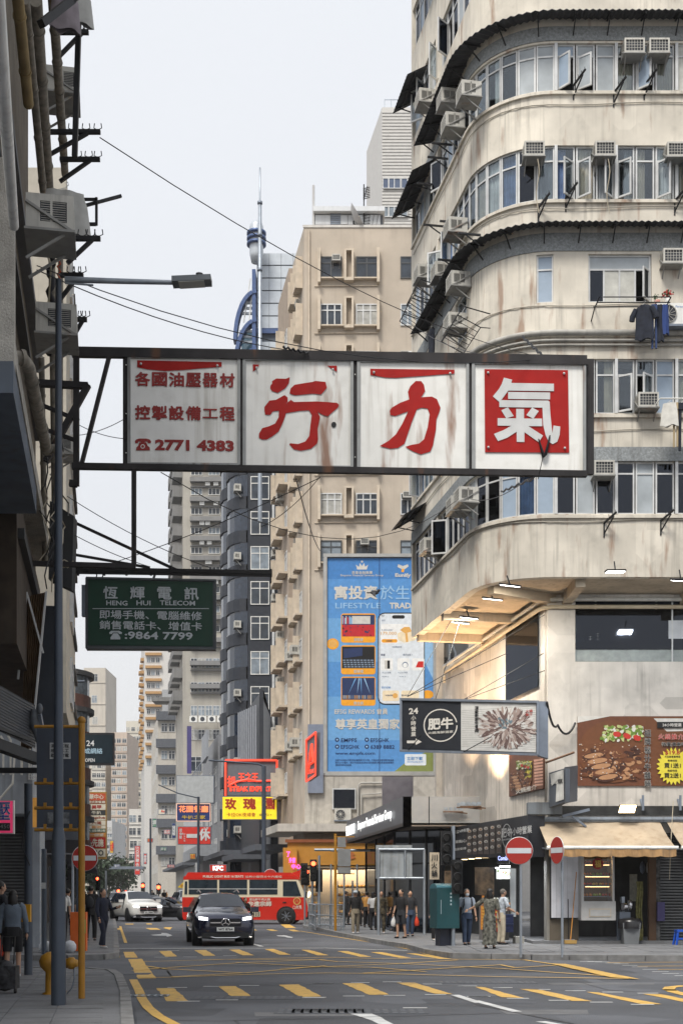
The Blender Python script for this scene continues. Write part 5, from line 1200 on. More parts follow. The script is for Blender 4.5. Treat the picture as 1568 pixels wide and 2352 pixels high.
# crown and bird-like logo
LP.poly(m, [(820,1308),(842,1308),(845,1297),(838,1302),(836,1293),(831,1300),(826,1293),(824,1302),(817,1297)], 3, .036); disc(831,1290,2.5,3,.037)
LP.poly(m, [(914,1296),(925,1300),(936,1296),(938,1301),(928,1308),(927,1314),(921,1314),(922,1307),(912,1302)][::-1], 3, .036); LP.poly(m, [(922,1307),(928,1306),(927,1314),(921,1314)][::-1], 4, .037)
rrect(929, 978, 1732, 1758, 3, 6, .036)
for x, y in ((774,1699),(774,1715),(842,1699),(842,1715)): disc(x, y, 5, 5, .036); disc(x, y, 2.2, 2, .037)
T = lambda s_, x, y, w_, h_, b_=.02, c=3: LP.text(m, s_, x, y, w_, h_, b_, c, .042)
T('英皇金融集團', 831, 1315, 47, 7); T('Emperor Financial Services Group', 831, 1322, 98, 6, .01); T('Eunify', 925, 1322, 36, 11, .04)
T('寓投資', 817, 1361, 99, 32, .04); T('於生活', 924, 1361, 102, 32, .012, 2); T('於生活', 924, 1361, 101.4, 31.6, 0, 1)
T('LIFESTYLE', 822, 1391, 104, 13, .01, 2); T('TRADING', 935, 1391, 82, 14, .04)
for i, (s_, y) in enumerate((('演唱會',1469),('首映禮',1542),('舞台劇',1615))): T(s_, 823, y, 22, 8, .02)
for s_, x, y, w_, h_, c in (('179,000',892,1455,36,8,11),('R-00056287',889,1447,26,4,13),('4:57',879,1414,8,4,7),('返回',880,1425,8,4,13),('兌換獎賞',893,1472,14,4,5),('會員等級詳情',911,1486,22,4,13),('獎賞',879,1504,10,5,5),('顯示全部 >',936,1504,22,5,13),('iPhone 手機',887,1545,20,4,13),('Airpods 耳機',924,1545,22,4,13),('我的紀錄',886,1579,21,5,12),('兌換紀錄',893,1597,17,4,5),('積分紀錄',930,1597,17,4,5),('194,048 分',884,1554,16,3.5,13),('38,442 分',924,1554,15,3.5,13)): T(s_, x, y, w_, h_, .005, c)
T('EFSG REWARDS 會員', 829, 1634, 122, 14, .03); T('尊享英皇獨家優惠', 868, 1663, 196, 25, .04)
T('EMPFS', 801, 1700, 36, 9, .01, 5); T('EFSGHK', 872, 1700, 43, 9, .01, 5); T('EFSGHK', 804, 1715.5, 43, 9, .01, 5); T('6389 8882', 878, 1715.5, 55, 9, .01, 5); T('www.empfs.com', 815, 1731, 91, 9, .01, 5)
for i, s_ in enumerate(('投資涉及風險,外匯及貴金屬價格可升可跌。外匯及貴金屬買賣的虧損風','險可以十分重大。請於作出投資決定前必須先閱讀及明白英皇金融集團所','提供的資料及披露。')): T(s_, 837 if i < 2 else 789, 1746+i*5.6, 134 if i < 2 else 38, 4.6, .004, 5)
T('立即下載', 952, 1742, 36, 8, .02, 12); T('DOWNLOAD NOW', 953, 1750, 36, 3.4, .01, 12)
m.build('face', BLU, bb)
bd = thing('bird', 'small dark bird flying in front of the blue billboard', 'bird', P(860,1361,60)); m = M(); c = P(860,1361,60)
m.ball(c, (.2,.08,.11), 10); m.ball(c+Vector((.18,0,.09)), (.08,.06,.07), 8); m.lathe(c+Vector((.24,0,.09)), [(.02,0),(0,.05)], 6, ax=(1,0,-.1)); m.prism([c+Vector((-.12,0,.02)),c+Vector((-.38,.02,.03)),c+Vector((-.34,-.02,-.04)),c+Vector((-.12,0,-.03))], (0,.02,0)); 
m.prism([c+Vector((.08,-.05,.02)),c+Vector((.02,-.2,-.1)),c+Vector((.05,-.3,-.3)),c+Vector((-.1,-.2,-.16)),c+Vector((-.12,-.05,0))], (0,0,.015)); m.prism([c+Vector((.08,.05,.02)),c+Vector((.0,.2,.05)),c+Vector((-.1,.33,.03)),c+Vector((-.12,.05,0))], (0,0,.015)); m.build('body', mat('bird_grey', (.03,.03,.035)), bd)
# ---------------- big overhead sign ----------------
SG = PL((-4.50,22.0),(4.19,22.4)); RUSTB = mat('rusted_black_steel', (.03,.028,.03), .65, .3, var=.5, scale=2, rust=.5)
sg = thing('overhead_sign', 'large four-panel white sign with red characters reaching across the street on a steel frame', 'sign', (-4.6,22,8.7))
def sgbar(x0, y0, x1, y1, w_, h_=None, off=0, n='frame', mt=None): return M().bar(SG(x0,y0,off), SG(x1,y1,off), w_, h_).build(n, mt or RUSTB, sg)
sgbar(166,809,1346,829,.1,.16); sgbar(166,1071,1346,1089,.1,.1); sgbar(1342,826,1342,1090,.08,.3,-.1)
for x in (290, 554, 815, 1079): sgbar(x,815,x,1076,.055,.1,-.02)
sgbar(176,806,176,1116,.09); sgbar(253,812,188,1066,.1,.06)
sgbar(160,1110,178,1112,.1); sgbar(84,880,203,887,.12,.1); sgbar(203,884,106,1060,.1)
for a in ((96,930,182,966),(100,985,170,1010)): sgbar(*a, .06, .06)
sgbar(308,1074,308,1296,.075); sgbar(36,1293,312,1301,.08)
WSG = mat('weathered_white_sign', (.82,.82,.79), .5, var=.06, streak=.45, sscale=1.6, dirt=(.28,.24,.17)); WSR = mat('rust_streaked_white_sign', (.81,.81,.78), .5, var=.06, streak=.4, sscale=1.4, dirt=(.25,.22,.16), rust=1)
PF = mat('panel_edge_steel', (.30,.31,.31), .5, .4, streak=.8, rust=.8, sscale=2)
REDS = mat('sign_red', (.36,.012,.010), .6, spec=.2, var=.12, scale=5); MAROON = mat('dark_red_print', (.27,.022,.02), .6, var=.15)
r1 = lambda x, y: ((980+x/1.742)*.5742, (1430+y/1.742)*.5742); r2 = lambda x, y: ((1880+x/3.267)*.5742, (1430+y/3.267)*.5742); r3 = lambda x, y: ((500+x/1.867)*.5742, (1400+y/1.867)*.5742)
panels = []
for i, (x0, x1, y0, y1) in enumerate(((297,549,820,1068),(561,808,825,1074),(823,1073,829,1080),(1086,1341,834,1086))):
    m = M(); SG.poly(m, [(x0,y1-2),(x1,y1),(x1,y0+2),(x0,y0)], 0, .0, .22)
    o = m.build('panel', WSG if i in (0,3) else WSR, sg); panels.append(o)
    f = M()
    for a, b in (((x0,y0),(x1,y0+2)),((x0,y1-2),(x1,y1)),((x0,y0),(x0,y1)),((x1,y0),(x1,y1))): f.bar(SG(*a, .01), SG(*b, .01), .05, .05)
    f.build('panel_rim', PF, o)
m = M(); P1 = [(93,77),(722,90),(722,125),(560,138),(430,150),(300,157),(170,145),(93,128)]; SG.poly(m, [r3(*p) for p in P1][::-1], 0, .012)
for j, (row, y) in enumerate((('各國油壓器材',217),('控掣設備工程',467))):
    for i, ch in enumerate(row): 
        p = r3(133+i*126, y); SG.text(m, ch, p[0], p[1]+j*0+i*.6, 35, 33 if i != 4 or j == 0 else 22, .045, 1, .01)
p = r3(520, 713); SG.text(m, '2771 4383', p[0], p[1], 180, 26, .05, 1, .01)
p = r3(135, 705)
ph = [(75,680),(85,668),(110,661),(160,661),(185,668),(196,682),(194,696),(172,697),(168,684),(100,684),(98,697),(78,697)]; SG.poly(m, [r3(*q_) for q_ in ph][::-1], 1, .01)
ph = [(108,690),(118,690),(118,684),(150,684),(150,690),(160,690),(170,715),(186,728),(188,750),(84,750),(86,728),(100,715)]; SG.poly(m, [r3(*q_) for q_ in ph][::-1], 1, .011)
SG.poly(m, [r3(134+16*math.cos(-k*math.pi/8),720+16*math.sin(-k*math.pi/8)) for k in range(16)], 2, .013); SG.poly(m, [r3(134+11*math.cos(-k*math.pi/8),720+11*math.sin(-k*math.pi/8)) for k in range(16)], 1, .015)
m.build('lettering', [REDS, MAROON, WSG], panels[0])
m = M()
XING = [[(178,195),(190,180),(188,165),(218,146),(285,148),(312,137),(305,180),(280,215),(228,246),(190,235),(175,215)],
 [(310,250),(318,215),(345,190),(415,178),(470,170),(490,163),(560,170),(570,210),(545,240),(530,258),(470,252),(350,264),(330,258)],
 [(135,345),(170,300),(215,295),(275,262),(297,278),(296,310),(285,322),(320,295),(340,310),(430,308),(500,306),(570,310),(640,316),(655,330),(645,350),(575,410),(540,400),(505,378),(522,415),(505,500),(508,570),(500,600),(460,635),(390,650),(340,640),(308,605),(315,597),(370,603),(420,585),(448,545),(455,470),(465,400),(445,368),(380,372),(285,388),(278,415),(265,450),(235,515),(190,550),(150,572),(120,572),(97,560),(98,530),(120,492),(165,480),(210,460),(235,415),(236,370),(195,375),(175,400),(140,398),(135,370)],
 [(55,47),(100,50),(75,85),(55,97)], [(570,57),(640,57),(640,100)]]
for q_ in XING: SG.poly(m, [r1(*p) for p in q_][::-1], 0, .012)
SG.poly(m, [r1(618+18*math.cos(-k*.6),468+20*math.sin(-k*.6)) for k in range(10)], 1, .012)
m.build('lettering', [REDS, BLACK], panels[1])
m = M(); LI = [(1007,370),(1020,350),(1080,315),(1143,292),(1133,240),(1150,200),(1188,164),(1225,164),(1245,190),(1253,235),(1225,277),(1300,272),(1335,290),(1360,350),(1350,385),(1332,430),(1328,500),(1308,610),(1290,655),(1225,675),(1170,655),(1115,622),(1160,608),(1210,600),(1245,570),(1270,490),(1285,395),(1270,355),(1230,350),(1195,362),(1160,450),(1130,540),(1110,600),(1065,630),(1010,636),(937,617),(1000,580),(1050,535),(1095,460),(1135,375),(1045,408),(1010,400)]
SG.poly(m, [r1(*p) for p in LI][::-1], 0, .012); SG.poly(m, [r1(*p) for p in [(872,78),(1457,85),(1457,112),(1250,128),(1050,142),(980,140),(872,122)]][::-1], 0, .012)
m.build('lettering', REDS, panels[2])
m = M(); SG.poly(m, [r2(*p) for p in [(185,152),(1273,165),(1290,1243),(192,1237)]][::-1], 0, .018, .008)
for q_ in ([(437,262),(545,290),(533,332),(1090,342),(1090,440),(495,432),(405,555),(375,578),(293,508),(370,415),(410,345)], [(492,450),(1040,457),(1040,548),(492,541)],
  [(377,575),(405,557),(1015,563),(1035,580),(1045,750),(1070,990),(1085,888),(1173,902),(1165,1010),(1135,1100),(1075,1132),(1020,1100),(980,1010),(950,880),(940,655),(377,648)],
  [(403,690),(490,650),(567,765),(468,795)], [(730,752),(805,652),(893,700),(822,800)],
  [(355,792),(598,795),(598,670),(700,672),(700,797),(935,798),(938,898),(757,897),(948,1020),(893,1107),(705,975),(705,1105),(605,1103),(603,970),(480,1050),(360,1093),(307,998),(430,950),(535,893),(355,890)]):
    SG.poly(m, [r2(*p) for p in q_][::-1], 1, .03)
m.build('lettering', [REDS, mat('letter_white', (.60,.61,.61), .5)], panels[3])
for i, (x, y) in enumerate([r2(*p) for p in ((232,198),(1222,208),(235,1172),(1232,1183))]+[r1(80,72), r1(611,83), r1(897,103), r1(1427,110)]+[r3(120,103), r3(690,116)]):
    M().ball(SG(x,y,.035), .022, 8).build('bolt', ALU, sg)
for x, y in ((290,838),(290,950),(290,1040),(815,860),(815,1050)): M().ball(SG(x,y,.04), .012, 6).build('bolt', WHITE, sg)
# ---------------- green telecom sign ----------------
GS = PL((P(198,1,24.4).x,24.4),(P(497,1,24.6).x,24.6)); GRN = mat('dark_green_sign', (.006,.045,.026), .5, var=.12, scale=5, streak=.1)
gs = thing('box_sign', 'dark green telecom box sign with white lettering hanging from twin steel bars', 'sign', GS(348,1490))
m = M(); GS.poly(m, [(198,1490),(496,1491),(496,1332),(198,1326)], 0, 0, .22); m.build('box', mat('sign_edge_steel', (.09,.10,.11), .5, .4, streak=.4), gs)
m = M(); GS.poly(m, [(203,1482),(489,1485),(489,1337),(203,1331)], 0, .012); m.build('face', GRN, gs)
f = M()
for a, b in (((198,1327),(496,1333)),((198,1488),(496,1490)),((199,1327),(199,1489)),((495,1333),(495,1490))): f.bar(GS(*a,.02), GS(*b,.02), .035)
f.build('frame', mat('sign_edge_steel', ()), gs)
m = M(); LTW = mat('pale_lettering', (.52,.57,.60), .5, var=.1, scale=20, streak=.3, sscale=4)
for i, ch in enumerate('恆輝電訊'): GS.text(m, ch, 254+i*62, 1361+i*.8, 33, 29, .03, 0, .03)
for s_, x, w_ in (('HENG',269,48),('HUI',330,32),('TELECOM',408,80)): GS.text(m, s_, x, 1385, w_, 11, .02, 0, .03)
GS.rect(m, 213, 480, 1397, 1398.6, 0, .03)
GS.text(m, '即場手機、電腦維修', 347, 1413, 232, 20, .02, 0, .03); GS.text(m, '銷售電話卡、增值卡', 347, 1437, 232, 20, .02, 0, .03)
GS.text(m, ':9864 7799', 365, 1460, 154, 18, .025, 0, .03)
k3 = lambda x, y: ((x/2.24)*.5742, (1900+y/2.24)*.5742)
GS.poly(m, [k3(*p) for p in [(980,1410),(1000,1396),(1070,1396),(1095,1410),(1092,1425),(1068,1424),(1062,1412),(1012,1412),(1006,1425),(984,1425)]][::-1], 0, .03)
GS.poly(m, [k3(*p) for p in [(1018,1418),(1056,1418),(1080,1455),(1080,1473),(992,1473),(992,1455)]][::-1], 0, .031)
m.build('lettering', LTW, gs)
m = M()
for i in range(46): 
    for y in (1337.5, 1480): m.ball(GS(210+i*6, y+i*.07, .016), .008, 5)
m.build('rivet', mat('dark_rivet', (.004,.02,.013)), gs, kind='stuff')
f = M(); f.box(0,1,0,1,0,1) if 0 else None
GSx = GS(192,1380); M().box(GSx.x-.03, GSx.x+.05, GSx.y-.02, GSx.y+.1, GS(1,1412).z, GS(1,1340).z).build('transformer_box', STEEL, gs)
wr = thing('sign_bars', 'pair of rusty steel bars carrying the green sign, with chains and stays', 'steel bars', P(160,1310,24.5))
HB = mat('black_bars', (.02,.02,.022), .6, .3, rust=.3)
for a, b, w_ in (((158,1307),(625,1315),.07),((158,1315),(625,1322),.045),((152,1191),(405,1309),.05),((160,1272),(345,1304),.045)): M().bar(GS(*a,-.1), GS(*b,-.1), w_).build('bar', HB, wr)
for x in (180,240,291,347,430,520,622): M().bar(GS(x,1307,-.1), GS(x,1322,-.1), .04).build('spacer', HB, wr)
for x in (222,236,353,356): 
    M().tube([GS(x,1318,-.08),GS(x+1,1322,-.06),GS(x-1,1327,-.03),GS(x,1331,0)], .012, 5).build('chain', HB, wr)
M().tube([GS(622,1320,-.1), GS(622,1340,-.1)], .015, 5).build('hook', HB, wr)
# stay wires
for a, b, r_, lab, sag in ((P(230,316,20), P(1240,820,36), .014, 'longest overhead stay wire rising from the left building to the big sign',.5),
    (P(85,620,17.5), P(672,806,22.1), .013, 'lower stay wire from the left building down to the sign above its second panel',.15),
    (P(85,610,17.5), P(1250,824,22.5), .012, 'stay wire passing above the big sign to its right end',.5),
    (P(940,740,40), P(1225,822,23), .012, 'stay wire from the tenement side down to the right end of the sign',.3),
    (P(155,1140,23), P(485,1305,24.5), .012, 'thin stay wire between the left building and the sign bars',.1),
    (P(155,1220,23), P(345,1302,24.5), .012, 'lower thin stay wire to the sign bars',.05),
    (P(190,1315,24.4), P(735,1097,22.2), .012, 'thin wire rising from the sign bars to the bottom of the big sign',.1),
    (P(370,1085,22.5), P(1060,1140,38), .014, 'thin wire under the big sign running to the tenement windows',1.2),
    (P(735,1095,22.2), P(600,1210,24), .01, 'short loose wire hanging below the second panel',.1),
    (P(680,1100,22.4), P(742,1270,50), .02, 'thin wire dropping from the big sign towards the blue billboard',.3),
    (P(1248,1040,22), P(1235,1100,22.2), .012, 'short twisted wire at the lower right of the red square panel',.0),
    (P(1215,1098,22.2), P(1072,1143,37), .014, 'wire from the sign bottom to the dark window of the tenement',.2),
    (P(180,1000,23), P(290,960,22), .01, 'thin crossing wire behind the sign bracket, rising',.05),
    (P(180,975,23), P(290,1008,22), .01, 'thin crossing wire behind the sign bracket, falling',.05)):
    wire([a, b], r_*.62, lab, sag, name='stay_wire', cat='wire')
for a, b, t in ((P(650,798,22),P(708,812,22.1),'above the second panel'),(P(1200,775,24),P(1250,822,22.4),'above the red square panel'),(P(1150,1130,30),P(1225,1098,22.2),'below the red square panel')):
    pts = [a.lerp(b,i/10)+Vector((0,0,.02*(-1)**i)) for i in range(11)]; M().tube(pts, .022, 5).build('turnbuckle', BLACK, loc=a, label='dark turnbuckle on a stay wire '+t, cat='turnbuckle')
m = M(); c = SG(1250,1045,.03); m.tube([SG(1236,1008,.05), SG(1248,1050,.05), SG(1252,1044,.06), SG(1262,1000,.05)], [.01,.035,.03,.012], 6); m.build('hanging_clip', BLACK, loc=c, label='black wire clip hanging over the red square panel', cat='clip')
# ---------------- near left building ----------------
nl = thing('near_left_tenement', 'shadowed pebbledash building on the left with overhanging storeys and horizontal pipes', 'building', (-8,18,0))
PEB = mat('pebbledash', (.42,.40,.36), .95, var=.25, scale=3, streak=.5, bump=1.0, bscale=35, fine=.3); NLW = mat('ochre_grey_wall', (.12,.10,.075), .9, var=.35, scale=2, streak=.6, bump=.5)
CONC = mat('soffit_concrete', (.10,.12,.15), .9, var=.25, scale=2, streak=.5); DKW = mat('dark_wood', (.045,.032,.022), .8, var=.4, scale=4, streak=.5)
def sbox(t0, t1, Y0, Y1, z0, z1): 
    m = M(); m.prism([(X0(t0,Y0),Y0,z0),(X0(t1,Y0),Y0,z0),(X0(t1,Y1),Y1,z0),(X0(t0,Y1),Y1,z0)], (0,0,z1-z0)); return m
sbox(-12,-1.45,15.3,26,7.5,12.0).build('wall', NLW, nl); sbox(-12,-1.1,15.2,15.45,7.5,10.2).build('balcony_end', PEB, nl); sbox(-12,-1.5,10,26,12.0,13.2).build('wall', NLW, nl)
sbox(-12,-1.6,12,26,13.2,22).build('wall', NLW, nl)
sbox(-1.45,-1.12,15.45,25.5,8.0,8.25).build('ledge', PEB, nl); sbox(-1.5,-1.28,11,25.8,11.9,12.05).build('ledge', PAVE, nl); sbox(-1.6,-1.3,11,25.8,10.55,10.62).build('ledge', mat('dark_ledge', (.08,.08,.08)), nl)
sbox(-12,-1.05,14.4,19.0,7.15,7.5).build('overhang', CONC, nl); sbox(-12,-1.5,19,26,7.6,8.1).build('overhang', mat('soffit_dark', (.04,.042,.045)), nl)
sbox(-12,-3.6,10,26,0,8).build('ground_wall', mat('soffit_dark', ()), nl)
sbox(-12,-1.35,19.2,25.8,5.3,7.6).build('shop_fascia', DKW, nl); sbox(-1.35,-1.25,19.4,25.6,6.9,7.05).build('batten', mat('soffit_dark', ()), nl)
BP_ = mat('old_bare_pipe', (.22,.20,.165), .75, var=.4, scale=8, streak=.4)
def npipe(pts, r_, name='pipe', seg=True, mt=None):
    m = M(); m.tube(pts, r_, 10)
    if seg:
        for a, b in zip(pts[:-1], pts[1:]):
            a, b = Vector(a), Vector(b); L_ = (b-a).length; k = .6
            while k < L_: q_ = a+(b-a)*k/L_; m.tube([q_, q_+(b-a).normalized()*.05], r_*1.18, 10); k += 1.15
    return m.build(name, mt or BP_, nl)
npipe([P(59,0,15.7), P(100,440,20)], .055); npipe([P(82,0,16.2), P(112,440,21)], .085); npipe([P(118,-60,17), P(150,400,25)], .07)
npipe([P(38,-40,15), P(66,240,17.5)], .07, mt=mat('ochre_pipe', (.25,.18,.08), .8, var=.3)); npipe([P(-60,818,16), P(52,822,16.3), P(66,842,16.8), P(108,1035,21)], .085)
npipe([P(108,1035,21), P(130,1030,21), P(138,1050,21)], .085); npipe([P(130,1065,21.2), P(132,1120,21.3)], .05)
npipe([P(118,440,22), P(122,800,24), P(128,1300,25)], .06); npipe([P(140,480,23), P(140,1250,25.3)], .045, seg=False); npipe([P(96,820,22), P(104,1300,24)], .05)
# brackets and air conditioners on it
LB = [(60,570,17.0,1.05,'lower large cream air conditioner on the left building, beside a white T-shirt',104),(102,246,22.4,1.0,'upper cream air conditioner on the left building, behind a dark pole',80),(82,800,18.8,1.0,'cream air conditioner directly above the left end of the big sign',84),(112,1060,30,1.0,'greyish air conditioner behind the sign bracket at the left',90)]
for x, y, Y, sc, lab, _ in LB:
    p = P(x, y-2, Y); o = put_ac(ACP, (p.x+.02,Y,p.z+.1), RZW, lab, 'air conditioners on the left buildings'); o.scale = (sc*1.05, sc*.98, sc*1.0)
def crossarm(x0, x1, y, Y, lab, brace=1):
    a, b = P(x0,y,Y), P(x1,y,Y); o = thing('pole_bracket', lab, 'bracket', a, 0, 'pole brackets on the left building'); m = M(); m.bar(a, b, .06); m.build('arm', BLACK, o)
    if brace: M().bar(a.lerp(b,.75)-UP*.02, a-UP*.35, .05).build('brace', BLACK, o)
    for t in (.45,.72,.95):
        q_ = a.lerp(b,t); M().tube([q_+Vector((-.05,0,.13)), q_+Vector((-.06,0,.06)), q_+Vector((0,0,.03)), q_+Vector((.06,0,.06)), q_+Vector((.05,0,.13))], .008, 4).build('hook', BLACK, o)
crossarm(114,231,303,20,'heavy dark pole bracket carrying the longest wire'); crossarm(138,230,366,20.5,'pole bracket below the heavy one, with a hanging wire'); crossarm(138,204,74,19.5,'topmost dark cross bracket on the left building')
crossarm(155,231,548,18.5,'pole bracket with three rings beside the large air conditioner'); crossarm(140,192,632,19.5,'small pole bracket in front of the street lamp arm'); crossarm(160,200,734,19.5,'short ringed bracket beside the lowest air conditioner')
m = M(); m.bar(P(184,-40,18), P(172,360,18), .07); m.build('upright_pole', BLACK, loc=P(172,360,18), label='long dark upright pole fixed to the left building brackets at the top', cat='pole')
m = M(); m.bar(P(95,55,16), P(165,0,16.5), .09); m.bar(P(165,0,16.5), P(190,-20,16.6), .09); m.build('diagonal_brace', BLACK, loc=P(95,55,16), label='dark diagonal brace at the top of the left building', cat='brace')
m = M(); a = P(190,458,19); m.bar(P(188,458,19), P(222,458,19), .035); m.bar(P(188,515,19), P(222,515,19), .04); m.bar(P(222,454,19), P(222,517,19), .035); m.bar(P(186,475,19), P(279,450,19.2), .04); m.build('bracket_frame', BLACK, loc=a, label='square black rack with a slotted arm beside the hanging white T-shirt', cat='bracket')
for x, y, Y, w_, h_, c, lab, kd in ((150,440,18.6,.75,.62,mat('grey_white_cotton', (.45,.45,.43), .9, var=.15, scale=6),'greyish white T-shirt hanging behind the large left air conditioner','towel'),(150,-25,17.5,.42,.55,mat('mauve_cotton', (.25,.22,.24), .9, var=.2, scale=6),'mauve garment hanging at the top of the left building','towel'),(170,-30,17.7,.55,.5,mat('grey_white_cotton', ()),'pale grey cloth hanging at the top beside the mauve one','towel')):
    shirt(P(x,y,Y), .3, w_, h_, c, lab, None, kd)
m = M(); m.tube([P(-12,-60,8.9), P(33,520,12.4), P(34,530,12.5)], [.062,.045,.004], 10); m.build('white_pole', WHITE, loc=P(33,520,12.4), label='long white tapering pole at the picture\'s upper left corner', cat='pole')
rn = random.Random(5)
for k in range(9):
    x = 100+rn.random()*50; y = 980+rn.random()*200; pts = [P(x+rn.uniform(-16,16)*(i > 0), y+i*30, 21.5+rn.random()) for i in range(7)]
    M().tube(pts, .012, 4).build('loose_cable', BLACK if k % 3 else hose, loc=pts[0], label='loose cable hanging among others on the left building above the green sign', cat='cable', group='loose cables on the left building')
pts = [P(135+14*math.cos(i*.8)+i*1.5, 1295+9*math.sin(i*1.1), 22) for i in range(16)]; M().tube(pts, .012, 5).build('cable_tangle', hose, loc=pts[0], label='pale tangled cable loops where the sign bars meet the left building', cat='cable')
pts = [P(118+6*math.sin(i*1.7), 540+i*13, 20.5+.1*math.cos(i)) for i in range(22)]; M().tube(pts, .05, 6).build('cable_bundle', mat('black_rubber', (.015,.015,.018)), loc=pts[0], label='thick black cable bundle beside the left lamp post top', cat='cable')
pts = [P(136+5*math.sin(i*2.1), 600+i*6, 20.2) for i in range(14)]; M().tube(pts, .012, 5).build('red_cable', mat('red_cable', (.4,.06,.02)), loc=pts[0], label='tangled thin red cable below the black bundle', cat='cable')
m = M(); m.tube([P(104,565,18.4), P(118,612,18.5), P(112,700,19), P(109,760,19)], .016, 5); m.build('drain_hose', hose, loc=P(104,565,18.4), label='pale drain hose from the large left air conditioner', cat='hose')
# dark panels, awning and tarpaulin below
m = M(); m.prism([P(82,1390,23.5),P(131,1392,23.5),P(131,1702,23.5),P(78,1702,23.5)][::-1], (0,.12,0)); m.build('dark_sign_panel', mat('charcoal_sign_back', (.035,.042,.055), .6, var=.15, streak=.3), loc=P(100,1700,23.5), label='plain dark upright signboard left of the street lamp post', cat='signboard')
m = M(); m.prism([P(115,1150,23),P(170,1185,23),P(165,1355,23),P(112,1330,23)][::-1], (0,.3,0)); m.build('black_box', mat('soffit_dark', ()), loc=P(140,1340,23), label='black sooty sheet-metal box under the cables of the left building', cat='box')
rb = thing('ribbed_sheet', 'tall slanting brown ribbed sheet beside the dark signboard', 'panel', P(65,1700,22)); n_ = 16
m = M(); vs = []
for i in range(n_+1):
    t = i/n_; d = .04*(i % 2); vs += [P(62+(106-62)*t, 1370-t*10, 21.6+d), P(40+(66-40)*t+8, 1720, 21.6+d)]
m.add(vs, [(2*i+1, 2*i+3, 2*i+2, 2*i) for i in range(n_)]); m.build('sheet', mat('brown_ribbed_sheet', (.10,.06,.03), .7, var=.5, scale=3, streak=.6), rb)
m = M(); m.bar(P(62,1360,21.5),P(100,1500,21.5),.025); m.bar(P(107,1358,21.5),P(72,1715,21.5),.03); m.bar(P(62,1360,21.5),P(42,1560,21.5),.03); m.build('edge_bar', ALU, rb)
aw = thing('corrugated_awning', 'dark corrugated awning at the left edge with a rolled grey tarpaulin', 'awning', P(20,1700,19)); m = M(); vs = []
for i in range(31):
    t = i/30; d = .025*(i % 2); vs += [P(-60,1540+t*110,18+d), P(82,1620+t*100,20.5+d)]
m.add(vs, [(2*i, 2*i+1, 2*i+3, 2*i+2) for i in range(30)]); m.build('sheet', mat('corrugated_dark', (.06,.065,.075), .6, .2, streak=.4), aw)
m = M(); m.bar(P(-60,1690,18.5), P(88,1745,20.4), .16); m.bar(P(-60,1650,18), P(70,1700,20), .05); m.build('fascia_bar', mat('soffit_dark', ()), aw)
m = M(); vs = []; rn = random.Random(3)
for i in range(13):
    t = i/12; c = P(82+t*44-14*math.sin(t*3.1), 1630+t*165, 20.3); w_ = (.06+.03*math.sin(t*9))*(1-t*.6)
    for k in range(8): a = k*math.pi/4; vs.append(c+Vector((w_*math.cos(a)*(1+.35*rn.random()), w_*math.sin(a)*(1+.35*rn.random()), 0)))
m.add(vs, [(i*8+k, i*8+(k+1) % 8, (i+1)*8+(k+1) % 8, (i+1)*8+k) for i in range(12) for k in range(8)], 0, True); m.ball(P(92,1628,20.2), (.05,.05,.09), 8); m.build('tarpaulin', mat('grey_tarpaulin', (.10,.11,.125), .6, var=.5, scale=7), aw)
m = M(); m.bar(P(92,1640,20.2), P(133,1860,20.9), .05); m.build('awning_strut', STEEL, aw)
for x0, x1, y in ((-20,105,1775),): M().box(P(x0,1,22).x, P(x1,1,22).x, 22, 22.1, P(1,y,22).z, P(1,y-12,22).z).build('hanging_bar', BLACK, loc=P(40,1775,22), label='black steel bar across the left edge above the blue-grey wall', cat='bar')
M().bar(P(98,1700,22), P(98,1858,22), .09).build('hanging_bar', BLACK, loc=P(98,1700,22), label='black steel hanger dropping left of the yellow frame', cat='bar')
# ---------------- far left corner building and west side ----------------
fl = thing('far_left_building', 'bluish grey corner building with a roller shutter across the side street', 'building', (-9,34,0))
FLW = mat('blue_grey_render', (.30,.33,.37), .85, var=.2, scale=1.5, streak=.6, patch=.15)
XL = lambda x, Y=34.0: (x-784)*Y/3000; ZL = lambda y, Y=34.0: CY+(2048-y)*Y/3000
def sbox2(t0, t1, Y0, Y1, z0, z1): 
    m = M(); m.prism([(X0(t0,Y0),Y0,z0),(X0(t1,Y0),Y0,z0),(X0(t1,Y1),Y1,z0),(X0(t0,Y1),Y1,z0)], (0,0,z1-z0)); return m
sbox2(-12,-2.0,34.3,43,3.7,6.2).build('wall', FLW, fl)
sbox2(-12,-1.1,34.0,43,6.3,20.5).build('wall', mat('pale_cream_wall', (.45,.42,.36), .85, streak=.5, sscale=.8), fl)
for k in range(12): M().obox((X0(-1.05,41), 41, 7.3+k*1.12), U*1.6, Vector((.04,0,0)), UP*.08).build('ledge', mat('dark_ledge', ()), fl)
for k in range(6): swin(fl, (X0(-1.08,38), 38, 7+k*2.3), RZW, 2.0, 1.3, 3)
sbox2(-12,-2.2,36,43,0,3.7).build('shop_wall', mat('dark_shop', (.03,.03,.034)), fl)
m = M()
for i in range(34): z = .2+i*.09; m.prism([(-13,35.9,z),(XL(84,36),35.9,z),(XL(84,36),35.86,z+.045),(-13,35.86,z+.045)], (0,0,.04))
m.build('shutter_slat', mat('shutter_steel', (.12,.125,.13), .45, .5, var=.2, streak=.4), fl)
M().box(-13, XL(88,35.8), 35.7, 35.85, 3.3, 3.7).build('shutter_box', mat('dark_shop', ()), fl); M().box(XL(74,35.6), XL(92,35.6), 35.6, 36.2, .1, 3.5).build('pier', FLW, fl)
m = M(); 
for x in (8, 25, 50, 68): m.tube([P(x,1780,34.1), P(x,1700,34.1), P(x-6,1690,34.1)], .03, 5)
